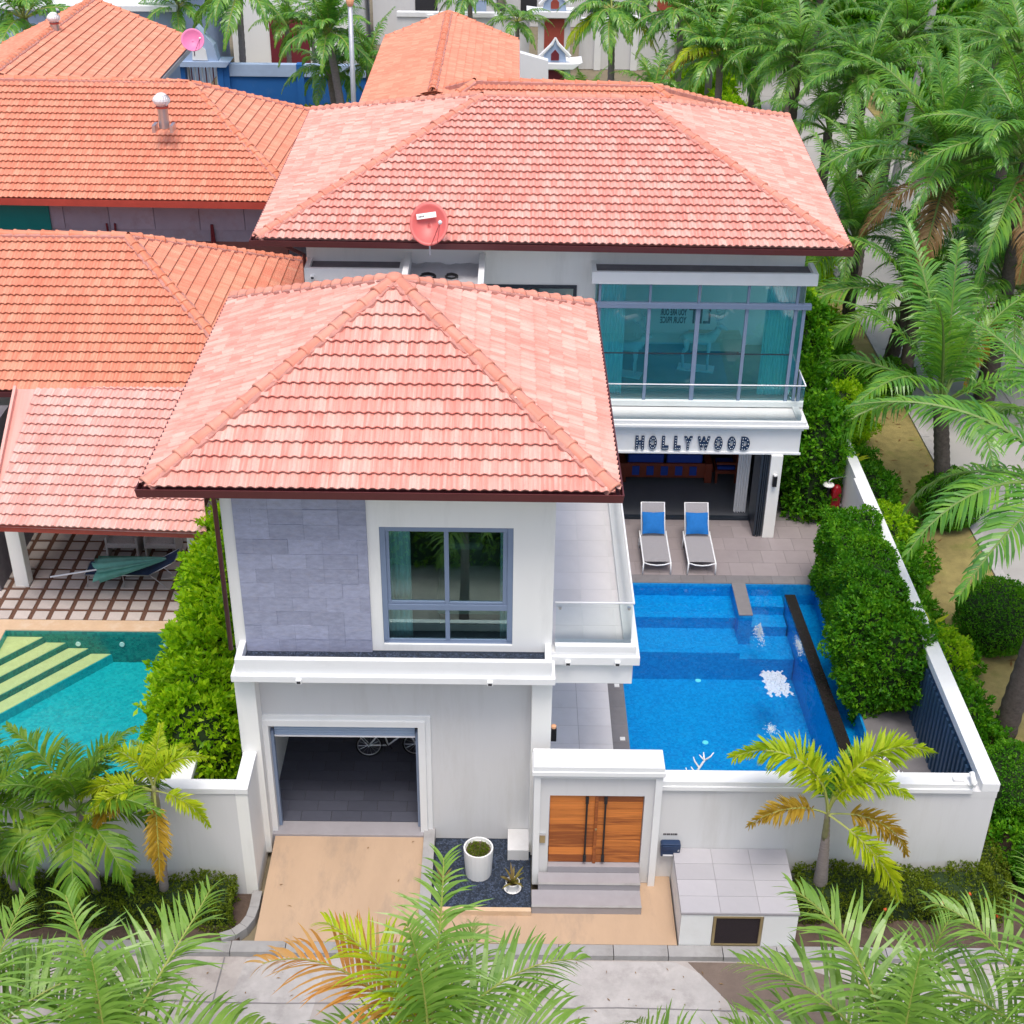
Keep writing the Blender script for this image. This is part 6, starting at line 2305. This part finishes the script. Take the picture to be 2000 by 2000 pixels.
build(MB().tube([(-6.95, 60.5, 0), (-6.86, 60.5, 8.4)], [0.12, 0.10], 10), 'pole', galv, pole, smooth=True)
build(MB().ball((-6.86, 60.5, 8.6), 0.17, 8, (1, 1, 1.6)), 'lamp_head', lamp_cap, pole)


def thai_gate(x, y, s, label, panel, hgt):
    """white pointed gable on a pillar with a coloured panel"""
    root = thing('gate_pillar', (x, y, 0), label, 'gate pillar')
    box('pillar', cream, x - 1.0 * s, x + 1.0 * s, y, y + .8, 0, hgt, root)
    box('panel', panel, x - .62 * s, x + .62 * s, y - .04, y - .001, max(0, hgt - 2.3 * s), hgt - .1, root)
    build(MB().prism_y([(x - 1.15 * s, hgt), (x + 1.15 * s, hgt), (x + 1.75 * s, hgt + .45 * s), (x + 1.1 * s, hgt + .38 * s), (x - 1.1 * s, hgt + .38 * s), (x - 1.75 * s, hgt + .45 * s)], y - .35, y + 1.1), 'upturned_eave', trim_white, root, bevel=0.03)
    z = hgt + .4 * s
    build(MB().prism_y([(x - .72 * s, z), (x + .72 * s, z), (x + .62 * s, z + .55 * s), (x, z + 1.3 * s), (x - .62 * s, z + .55 * s)], y - .1, y + .6), 'gable', blue_trim, root)
    for sg in (-1, 1):
        build(MB().tube([(x + sg * .95 * s, y - .12, z + .35 * s), (x + sg * .55 * s, y - .12, z + .75 * s), (x + sg * .18 * s, y - .12, z + 1.12 * s), (x, y - .12, z + 1.5 * s)], [.12 * s, .11 * s, .10 * s, .05 * s], 6), 'bargeboard', trim_white, root)
    build(MB().prism_y([(x - .25 * s, z + .12 * s), (x + .25 * s, z + .12 * s), (x + .25 * s, z + .5 * s), (x, z + .78 * s), (x - .25 * s, z + .5 * s)], y - .16, y - .101), 'niche', panel, root)
    return root


thai_gate(2.0, 70, 0.78, 'white gate pillar with a pointed gable and maroon niche, nearer of the two', maroon, 3.75)
thai_gate(2.35, 85, 0.95, 'farther white gate pillar with a tall red brick panel', brick_red, 3.2)
wp = thing('water_tank', (0.9, 66, 0), 'plain white panel leaning behind the orange gabled roof', 'panel')
build(MB().prism_y([(0.25, 0), (1.72, 0), (1.58, 5.0), (0.25, 5.35)], 66, 66.5), 'panel', trim_white, wp)
fx_ = thing('garden_wall', (0, 87, 0), 'long pale garden wall crossing behind the gate pillars', 'wall')
w = MB().box(-7, 0.9, 86, 86.3, 0, 2.95).box(3.9, 13, 86, 86.3, 0, 2.75)
build(w, 'wall_face', cream, fx_)
build(MB().box(-7, 0.9, 85.9, 86.4, 2.95, 3.2).box(3.9, 13, 85.9, 86.4, 2.75, 2.95), 'coping', trim_white, fx_)
for x in (-5, -3, -1, 5, 7.2, 9.4, 11.6):
    box('pier', trim_white, x - .2, x + .2, 85.75, 86.35, 0, 3.1, fx_)


def far_house(name, x0, x1, y0, y1, h, label, wins, m=cream):
    root = thing('far_house', ((x0 + x1) / 2, y0, 0), label, 'house')
    box('wall', m, x0, x1, y0, y1, 0, h, root)
    box('roof_slab', trim_white, x0 - .3, x1 + .3, y0 - .4, y1, h, h + .25, root)
    for (a, b, z0, z1, mm) in wins:
        wn_ = box('window', mm, a, b, y0 - .06, y0 - .001, z0, z1, root)
        box('frame', trim_white, a - .08, b + .08, y0 - .09, y0 - .061, z1, z1 + .1, wn_)
    return root


far_house('a', -16.5, -9.5, 84, 95, 6, 'pale far house with red barred windows at the top left', [(-14.3, -12.0, .3, 3.2, maroon), (-11.5, -10.6, 1, 3, alu_dark)], white)
far_house('b', -9, -1.2, 92, 103, 6.5, 'cream far house with dark door openings at the top centre', [(-6.3, -4.9, .5, 3.6, dark_open), (-3.6, -1.8, .8, 2.8, blue_trim)])
far_house('c', -0.6, 8.5, 98, 108, 6, 'far house behind the two gate pillars', [(0.4, 1.5, .5, 3.2, dark_open), (5.0, 6.5, 1, 3, alu_dark)])
far_house('d', -36, -17.5, 74, 88, 5.5, 'far house with a grey flank behind the far left roof', [(-24, -21, 1, 4, alu_dark)], blue_trim)
far_house('f', 9.3, 12.4, 100, 108, 4.6, 'pink-beige far house at the end of the palm row', [(9.8, 11.2, .6, 2.6, brick_red)])
dr = thing('wooden_pole', (17.2, 60, 0), 'grey concrete post among the palms at the top right', 'post')
build(MB().tube([(17.3, 62, 0), (17.9, 62, 9)], [0.2, 0.16], 8), 'post', patch_m, dr)


# ------------------------------------------------------------------ shrubs and hedges
blobs = []
g_ = random.Random(21)
for i in range(9):
    y = 21.6 + i * 0.72
    blobs.append((-6.05 + g_.uniform(-.2, .2), y, 1.6 + 0.1 * i + g_.uniform(-.25, .2), 0.95 + g_.uniform(-.2, .25), 0.6 + g_.uniform(-.1, .1), 1.45 + g_.uniform(-.3, .35)))
for i in range(5):
    y = 22.3 + i * 1.3
    blobs.append((-6.35 + g_.uniform(-.2, .2), y, 2.3 + 0.1 * i, 0.85, 0.6, 0.9))
shrub('leafy_hedge', blobs, 75, 0.17, L_BROAD, 'tall bright green leafy hedge between the villa and the turquoise pool', 'hedge', seed=3, per=6, aspect=0.42, lift=0.7, jitter=0.5, stems=2, core=0.72)
blobs = [(8.22, 28.2, 1.75, 0.72, 0.75, 1.2), (8.25, 27.2, 1.75, 0.75, 0.75, 1.2), (8.2, 26.2, 1.7, 0.7, 0.75, 1.15), (8.15, 25.3, 1.6, .72, .7, 1.1)]
h1 = box_hedge('clipped_hedge', 7.62, 8.82, 25.4, 29.0, 0.70, 2.92, 330, 0.085, L_HEDGE, 'squared dark green hedge at the back end of the villa pool', 8, per=5)
shrub('bushy_hedge', [(8.1, 24.75, 1.85, .95, .8, 1.25), (8.45, 24.1, 1.9, .78, .7, 1.2), (7.95, 25.4, 1.8, .7, .6, 1.15), (7.9, 24.2, 1.2, .6, .5, .8)], 200, 0.1, L_HEDGE, 'dense bushy hedge against the side wall near the slatted panel', 'hedge', seed=5, per=6, core=0.8)
# side garden between the villa and the side wall
sd_ = []
for i in range(11):
    y = 32.6 + i * 1.0
    sd_.append((8.05 + g_.uniform(-.15, .25), y, 1.6 + g_.uniform(0, .9) + (0.9 if 2 < i < 9 else 0), .85, .8, 1.6 + g_.uniform(0, .7)))
shrub('garden_shrub', sd_[:5], 105, 0.14, L_HEDGE, 'tall dark shrubs between the lounge post and the side wall', 'shrub', 'shrubs beside the villa', 9, per=6, core=0.8)
shrub('garden_shrub', sd_[5:], 95, 0.15, L_BROAD, 'tall lighter shrubs at the back corner of the villa by the side road', 'shrub', 'shrubs beside the villa', 10, per=6, core=0.8)
box_hedge('low_hedge', -9.6, -5.05, 18.15, 18.95, 0.05, 0.72, 420, 0.055, L_LOW, 'low clipped hedge with orange flowers left of the driveway', 13, flowers=4)
box_hedge('low_hedge', -20, -9.75, 18.15, 18.95, 0.05, 0.72, 200, 0.06, L_LOW, 'low clipped hedge running out of the frame on the left', 14)
box_hedge('low_hedge', 5.5, 9.25, 18.45, 19.40, 0.05, 0.70, 460, 0.055, L_LOW, 'low clipped hedge with orange flowers below the right end of the front wall', 15, flowers=7)
box_hedge('low_hedge', 9.14, 9.6, 18.75, 22.6, 0.05, 0.66, 460, 0.055, L_LOW, 'narrow low hedge wrapping the corner of the side wall', 16)
# planting strip outside the side wall
k = 0
for (x, y, r, h_, lb_) in ((9.75, 23.9, .75, 1.3, 'broad-leaved shrub outside the side wall by the leaning palm'), (9.8, 25.6, .8, 1.35, 'bright shrub outside the side wall beside the slatted panel'), (9.75, 29.6, .72, 1.2, 'loose shrub outside the side wall opposite the squared hedge'),
                          (9.8, 31.4, .8, 1.35, 'shrub outside the side wall just past the squared hedge'), (9.9, 33.4, .85, 1.4, 'shrub outside the side wall opposite the villa lounge'), (10.0, 37.5, .95, 1.9, 'shrub outside the side wall behind the red cylinder'), (10.3, 40.2, 1.0, 2.0, 'shrub by the dry lawn near the back of the villa'), (10.2, 43.0, 1.1, 2.2, 'shrub at the far end of the side wall'), (11.4, 22.0, .7, 1.0, 'shrub at the frame edge near the foot of the leaning palm')):
    shrub('roadside_shrub', [(x, y, h_ * .55, r, r * 1.15, h_ * .55), (x + .2, y + .6, h_ * .45, r * .8, r * .8, h_ * .5)], 150, 0.11, (L_BROAD if k % 2 else L_HEDGE), lb_, 'shrub', 'shrubs along the side wall', 30 + k, per=5, core=.8)
    k += 1
for (x, y, z, r, lb_) in ((13.0 - .6, 41.0, .72, .78, 'round clipped bush at the foot of the middle roadside palm'), (12.15, 33.1, .85, .92, 'round clipped bush behind the second roadside palm trunk'), (11.75, 27.4, .9, 1.0, 'big round clipped bush on the lawn near the leaning palm'), (10.35, 21.5, .85, .92, 'round clipped bush outside the front corner of the side wall'), (10.55, 19.4, .75, .85, 'round clipped bush at the lower right frame edge')):
    shrub('round_bush', [(x, y, z, r, r, r * .9)], 460, 0.055, L_HEDGE, lb_, 'bush', 'round clipped bushes', int(x * 7), per=4, core=.9, stems=1, shell=.12)
for i, (x, y, lb_) in enumerate(((9.95, 26.7, 'spiky green garden plant outside the side wall below the long frond'), (9.7, 33.6 + 1.2, 'yellow-green ginger plant outside the side wall by the red cylinder'))):
    r = thing('garden_plant', (x, y, .1), lb_, 'plant')
    for j in range(11):
        an, e = j * 2.4, R(35 + 40 * random.random())
        mb = MB()
        p = Vector((x, y, .8))
        pr_ = []
        for q in range(5):
            t = q / 4
            sd2 = Vector((-math.sin(an), math.cos(an), 0)) * 0.07 * math.sin(math.pi * (0.1 + .85 * t))
            pr_.append((p - sd2, p + sd2))
            p = p + Vector((math.cos(an) * math.cos(e), math.sin(an) * math.cos(e), math.sin(e))) * .18
            e -= R(16)
        for a, b in pr_:
            mb.v.extend([tuple(a), tuple(b)])
        mb.f = [(2 * q, 2 * q + 1, 2 * q + 3, 2 * q + 2) for q in range(4)]
        build(mb, 'leaf', L_PALM_Y, r)
    build(MB().tube([(x, y, .05), (x, y, .8)], .03, 5), 'stem', twig_m, r)
P, Nr = blob_pts([(10.0 + g_.uniform(-.25, .5), 20.2 + i * 0.75, .18, .75, .62, .42 + g_.uniform(0, .35)) for i in range(34)], 95, 77)
link('ground_cover', leaves_mesh('ground_cover', P, Nr, 0.12, .5, 5, L_HEDGE, 77), None, None, kind='stuff')
box_hedge('street_hedge', -14, 12, 8.6, 10.4, 0, 2.0, 60, 0.14, L_BROAD, 'hedge across the street, seen only as a reflection in the front window', 78)
# hedges and greenery in the distance
box_hedge('low_hedge', -13.5, -5.5, 68.6, 70.0, 0, 1.75, 60, 0.16, L_LOW, 'green hedge in front of the bright blue garden wall', 41)
far_b = []
for i in range(16):
    far_b.append((12 + i * 1.6, 88 + g_.uniform(-4, 6), 1.6, 2.0, 1.8, 2.4))
P, Nr = blob_pts(far_b, 26, 50)
link('far_undergrowth', leaves_mesh('far_undergrowth', P, Nr, 0.34, .5, 5, L_HEDGE, 50), None, None, kind='stuff')
far_b = [(20.8 + g_.uniform(0, 2), 30 + i * 3.4, 1.2, 1.7, 2.0, 1.8) for i in range(15)]
P, Nr = blob_pts(far_b, 30, 51)
link('verge_undergrowth', leaves_mesh('verge_undergrowth', P, Nr, 0.26, .5, 5, L_HEDGE, 51), None, None, kind='stuff')
far_b = [(9.6 + g_.uniform(0, 2.2), 52 + i * 2.6, .9, 1.1, 1.4, 1.2) for i in range(13)]
P, Nr = blob_pts(far_b, 40, 52)
link('lawn_undergrowth', leaves_mesh('lawn_undergrowth', P, Nr, 0.22, .5, 5, L_BROAD, 52), None, None, kind='stuff')

# ------------------------------------------------------------------ palms
G1 = 'palms along the side road'
palm('road', (11.04, 24.05, .05), (11.35, 24.0, 6.1), .27, .17, 16, 'leaning roadside palm at the right edge with a long frond over the hedge', G1, 1, 1.25, (0, 5), az0=0.4, specials=((3, 172, 1.15, None, None), (4, 200, 1.0, None, None)), skip=((150, 215),))
palm('road', (12.11, 33.35, .05), (11.5, 33.4, 3.55), .24, .20, 14, 'roadside palm with cut stalks in its crown, opposite the villa lounge', G1, 2, 1.2, (0, 5), specials=((0, 95, 1.15, None, None), (1, 120, 1.2, None, None)))
palm('road', (12.77, 41.0, .05), (12.74, 41.0, 3.2), .24, .2, 15, 'roadside palm beside the round bush, opposite the villa balcony', G1, 3, 1.12, (0, 5), specials=((4, 190, 1.2, None, None),))
palm('road', (11.71, 44.85, .05), (11.5, 44.8, 4.0), .25, .2, 15, 'roadside palm with a dark trunk behind the villa corner', G1, 4, 1.05, (0, 5), specials=((4, 200, 1.2, None, None), (5, 230, 1.15, None, None), (4, 250, 1.1, None, None)))
palm('road', (13.05, 50.0, .05), (12.94, 50.0, 4.35), .25, .24, 14, 'palm with a fat brown ball of leaf bases under upright fronds', G1, 5, 0.85, (0, 2), boots=True)
palm('road', (12.7, 56.0, .05), (12.69, 56.0, 4.6), .24, .18, 16, 'roadside palm beyond the back corner of the main roof', G1, 6, 0.95, (0, 6))
palm('road', (12.6, 42.6, .05), (13.3, 42.0, 7.3), .26, .2, 19, 'tallest big palm with long upright feathery fronds at the upper right', G1, 7, 1.32, (0, 5), specials=((6, 250, .9, L_DEAD, 'dead brown frond'), (6, 200, .8, L_DEAD, 'dead brown frond')))
palm('road', (15.45, 41.2, .05), (15.5, 41.0, 3.95), .26, .2, 20, 'big palm with a star-shaped crown at the right edge above the side road', G1, 8, 1.2, (1, 6), specials=((6, 280, .8, L_DEAD, 'dead brown frond'), (6, 235, .9, L_PALM_G, 'yellowing frond')))
palm('road', (15.2, 40, .05), (14.97, 40.0, 8.2), .26, .2, 20, 'tall palm across the side road at the right frame edge', G1, 10, 1.25, (1, 6), specials=((6, 260, .9, L_DEAD, 'dead brown frond'),))
palm('road', (12.0, 60.5, .05), (11.96, 60, 6.5), .24, .18, 31, 'palm behind the main roof beside the yellowing crown', G1, 13, 0.95, (1, 6))
palm('road', (13.9, 56.5, .05), (13.88, 56, 6.6), .24, .18, 31, 'palm with a dense crown in the middle of the far row', G1, 14, 0.95, (1, 6))
palm('coco', (11.2, 66.2, .05), (11.15, 66, 6.4), .22, .16, 25, 'far palm with spreading fronds at the top of the frame', G1, 15, 1.15, (0, 6))
palm('road', (15.8, 58.5, .05), (15.77, 58, 7.8), .24, .18, 31, 'far palm whose crown touches the top frame edge', G1, 16, 0.95, (1, 6))
palm('road', (17.5, 49, .05), (17.4, 49, 9.3), .24, .18, 31, 'dark tall palm in the top right corner', G1, 17, 0.95, (2, 6))
palm('coco', (9.06, 62, .05), (8.95, 62.0, 6.2), .2, .14, 25, 'slim twin-stemmed looking palm with a yellowing frond behind the main roof', 'far palms', 11, 1.05, (1, 6), trunk=trunk_pale, specials=((5, 190, 1.0, L_PALM_G, 'yellowing frond'), (4, 215, 1.0, L_PALM_Y, None)))
palm('coco', (5.15, 75, .05), (5.02, 75.0, 5.6), .2, .15, 20, 'far palm with long drooping fronds right of the gate pillars', 'far palms', 12, 1.1, (4, 6), trunk=trunk_pale, specials=((6, 200, 1.1, L_PALM_Y, None), (6, 330, 1.1, L_PALM_Y, None)))
palm('coco', (6.9, 69.5, .05), (6.9, 69.5, 2.8), .18, .14, 18, 'short palm in front of the far garden wall', 'far palms', 18, .8, (1, 6), trunk=trunk_pale)
palm('coco', (3.6, 68.5, .05), (3.6, 68.5, 2.6), .16, .12, 16, 'small palm beside the nearer white gate pillar', 'far palms', 19, .7, (1, 5), trunk=trunk_pale)
palm('coco', (8.3, 72, .05), (8.29, 72, 5.9), .2, .15, 22, 'far bushy palm left of the palm row at the top', 'far palms', 20, 1.05, (1, 6), trunk=trunk_pale)
palm('coco', (10.2, 74, .05), (10.1, 74, 5.4), .2, .15, 22, 'far palm standing before the pale far house', 'far palms', 21, 1.05, (1, 6), trunk=trunk_pale)
palm('coco', (-7.6, 64.2, .05), (-8.31, 64.0, 6.5), .22, .16, 25, 'lush dark green palm beside the grey street pole', 'far palms', 22, 1.0, (0, 6), trunk=trunk_pale)
palm('coco', (-8.3, 66.2, .05), (-8.6, 66.0, 4.4), .2, .15, 18, 'lower palm crown under the lush one in front of the blue wall', 'far palms', 23, .85, (1, 6), trunk=trunk_pale)
palm('coco', (-6.9, 66.0, .05), (-6.7, 65.6, 4.9), .2, .15, 18, 'palm crown between the grey pole and the orange gabled roof', 'far palms', 36, .85, (1, 6), trunk=trunk_pale)
palm('coco', (-13.9, 72, .05), (-13.67, 72.0, 6.8), .2, .15, 11, 'bare slim palm with four hanging fronds behind the blue wall', 'far palms', 24, 1.15, (5, 6), trunk=trunk_pale)
palm('coco', (-12.4, 78, .05), (-12.31, 78.0, 4.0), .16, .12, 15, 'small yellowish palm in front of the barred window', 'far palms', 25, .75, (1, 5), trunk=trunk_pale)
palm('coco', (-10.9, 77.5, .05), (-10.9, 77.5, 3.6), .14, .1, 12, 'thin young palm by the pale far house wall', 'far palms', 26, .65, (1, 5), trunk=trunk_pale)
palm('coco', (0.2, 80, .05), (0.14, 80, 3.9), .15, .11, 13, 'thin palm left of the farther gate pillar', 'far palms', 27, .75, (2, 6), trunk=trunk_pale)
palm('coco', (-2.6, 84, .05), (-2.6, 83.5, 4.9), .18, .13, 15, 'palm with hanging fronds at the top centre of the frame', 'far palms', 28, .9, (4, 6), trunk=trunk_pale)
palm('coco', (-22, 64, .05), (-21.4, 63, 7.2), .2, .16, 15, 'big palm with a bright leaf in the top left corner', 'far palms', 29, 1.15, (1, 6), trunk=trunk_pale)
palm('coco', (-17.2, 74.5, .05), (-17.2, 74.2, 5.6), .18, .14, 17, 'palm behind the gable of the blue gate porch', 'far palms', 37, .9, (1, 6), trunk=trunk_pale)

# small palms in the front garden
GF = 'palms in front of the white walls'
palm('yard', (-9.05, 18.6, .1), (-9.25, 18.35, 2.75), .10, .075, 15, 'small palm cut by the left frame edge in front of the white wall', GF, 30, 1.0, (0, 6), trunk=trunk_pale)
palm('yard', (-7.65, 18.65, .1), (-7.52, 18.3, 2.85), .10, .075, 18, 'bushy dark green small palm in the middle of the left bed', GF, 31, 1.08, (1, 6), trunk=trunk_pale)
palm('fox', (-6.42, 18.7, .1), (-6.14, 18.3, 3.35), .095, .065, 0, 'slim yellow-green palm with foxtail fronds left of the driveway', GF, 32, 1.0, (0, 6), trunk=trunk_pale, shaft=(crownshaft, .5),
     specials=((7, 5, .8, None, None), (1, 75, .7, None, None), (7, 165, .85, None, None), (5, 205, .8, L_PALM_G, 'golden frond'), (6, 285, .95, L_PALM_G, 'golden frond hanging down'), (7, 40, .7, None, None), (7, 120, .7, None, None), (5, 335, .75, None, None), (4, 190, .85, None, None), (4, 215, .8, None, None)))
palm('fox', (5.98, 19.05, .1), (5.80, 18.75, 2.55), .17, .05, 0, 'slim palm with yellow and orange fronds before the right end of the front wall', GF, 33, 1.55, (0, 6), trunk=trunk_pale, shaft=(crownshaft, .75),
     specials=((7, 168, .98, L_PALM_Y, None), (7, 18, .98, L_PALM_Y, None), (4, 193, .62, L_PALM_G, 'golden frond'), (6, 322, .8, L_PALM_Y, None), (5, 350, .68, L_PALM_G, 'orange-brown frond'), (1, 60, .5, L_PALM, None), (7, 345, .72, L_PALM_Y, None), (7, 120, .6, L_PALM, None)))

# tall palms across the street whose crowns fill the bottom of the frame
GB = 'palms across the street at the bottom of the frame'
palm('fore', (-5.75, 12.8, 0), (-5.6, 12.9, 2.75), .13, .09, 0, 'near palm at the bottom left with a big arching frond', GB, 40, 1.08, trunk=trunk_pale, shaft=(crownshaft, .6),
     specials=((2, 45, 1.15, None, None), (1, 112, 1.05, None, None), (3, 140, 1.05, None, None), (3, 80, .95, None, None), (4, 15, 1.0, None, None), (5, -20, .9, None, None), (5, 190, .95, None, None), (0, 100, .9, None, 'unopened spear leaf'), (4, 240, .9, None, None), (5, 300, .9, None, None)))
palm('fore', (-7.6, 12.9, 0), (-7.55, 13.0, 3.1), .13, .09, 0, 'near palm in the bottom left corner', GB, 41, 1.0, trunk=trunk_pale, shaft=(crownshaft, .6),
     specials=((2, 70, .95, None, None), (3, 25, 1.0, None, None), (2, 125, 1.0, None, None), (4, 60, 1.0, None, None), (4, 170, 1, None, None), (5, 330, .9, None, None), (5, 250, .9, None, None)))
palm('fore', (-1.1, 13.0, 0), (-1.05, 13.1, 3.15), .13, .09, 0, 'near palm at the bottom centre with one dry orange frond', GB, 42, 1.0, trunk=trunk_pale, shaft=(crownshaft, .6),
     specials=((1, 78, 1.15, None, None), (3, 62, .9, None, None), (3, 30, 1.1, None, None), (4, 100, .85, None, None), (4, 5, 1.1, None, None), (5, 172, 1.0, None, None), (3, 150, 1.2, L_DRY, 'dry orange frond'), (2, 140, 1.0, L_PALM_Y, None), (5, -25, 1.0, None, None), (5, 200, 1.05, None, None), (0, 112, 1.05, None, 'unopened spear leaf'), (5, 255, .9, None, None), (5, 300, .9, None, None)))
palm('fore', (5.5, 12.8, 0), (5.6, 12.9, 2.75), .13, .09, 0, 'near palm at the bottom right with broad fanning fronds', GB, 43, 1.08, trunk=trunk_pale, shaft=(crownshaft, .6),
     specials=((2, 112, 1.2, None, None), (3, 140, 1.1, None, None), (2, 65, 1.0, None, None), (4, 165, 1.1, None, None), (4, 20, 1.0, None, None), (3, 90, .85, None, None), (5, 200, .95, None, None), (0, 78, 1.0, None, 'unopened spear leaf'), (5, 300, .9, None, None)))
palm('fore', (7.5, 12.7, 0), (7.5, 12.8, 3.75), .13, .09, 0, 'near palm in the bottom right corner', GB, 44, 1.05, trunk=trunk_pale, shaft=(crownshaft, .6),
     specials=((2, 75, 1.05, None, None), (2, 128, 1.0, None, None), (3, 40, 1.05, None, None), (4, 150, 1.0, None, None), (5, 0, 1.0, None, None), (0, 60, 1.1, None, 'unopened spear leaf'), (5, 180, .9, None, None), (5, 270, .9, None, None)))
palm('fore', (2.9, 12.2, 0), (2.9, 12.2, 2.75), .13, .09, 0, 'near palm low at the bottom edge between the two big crowns', GB, 45, .95, trunk=trunk_pale, shaft=(crownshaft, .6),
     specials=((4, 60, 1.0, None, None), (4, 120, 1.0, None, None), (4, 30, 1.0, None, None), (4, 165, 1.0, None, None), (5, 200, .9, None, None), (5, 330, .9, None, None), (5, 270, .9, None, None)))

for i, (x, y, z, lb_) in enumerate(((21.5, 62, 6.5, 'palm across the side road in the upper right background'), (23.5, 70, 7.5, 'tall palm farther up across the side road'), (20.5, 52, 5.6, 'palm on the far verge behind the tall feathery one'), (14.4, 74, 6.4, 'palm at the top edge near the end of the road'), (12.0, 82, 6.5, 'palm in the farthest visible part of the row'), (26, 80, 8, 'palm in the far top right corner'), (17.5, 84, 6.5, 'palm closing the view at the end of the side road'), (8.0, 90, 6, 'palm behind the far garden wall'), (20.8, 44.5, 5.0, 'palm on the far verge at the right frame edge'))):
    palm('road', (x, y, .05), (x + .1, y, z), .24, .18, 26, lb_, 'far palms', 60 + i, 1.05, (0, 6))

# fallen leaves on the paving, road and lawn
g_ = random.Random(9)
mb = MB()
for i in range(420):
    zone = g_.random()
    if zone < .35:
        x, y, z = g_.uniform(-9, 9), g_.uniform(15, 17.55), 0.016
    elif zone < .365:
        x, y = g_.uniform(-4.4, -1.8), g_.uniform(17.9, 20.2)
        z = 0.12 + (y - 17.87) * .1183 + .008
    elif zone < .85:
        x, y, z = g_.uniform(10.6, 12.7), g_.uniform(21, 60), 0.07
    else:
        x, y, z = g_.uniform(13.1, 18), g_.uniform(22, 60), 0.012
    k = .35 if zone < .365 else 1
    L, w, a = k * g_.uniform(.05, .16), k * g_.uniform(.015, .035), g_.random() * 6.28
    c, s_ = math.cos(a), math.sin(a)
    mb.add([(x + u * c - v * s_, y + u * s_ + v * c, z + h) for u, v, h in ((-L, 0, 0), (0, -w, .012), (L, 0, .004), (0, w, .012))], [(0, 1, 2, 3)])
build(mb, 'fallen_leaves', L_DEAD, kind='stuff')
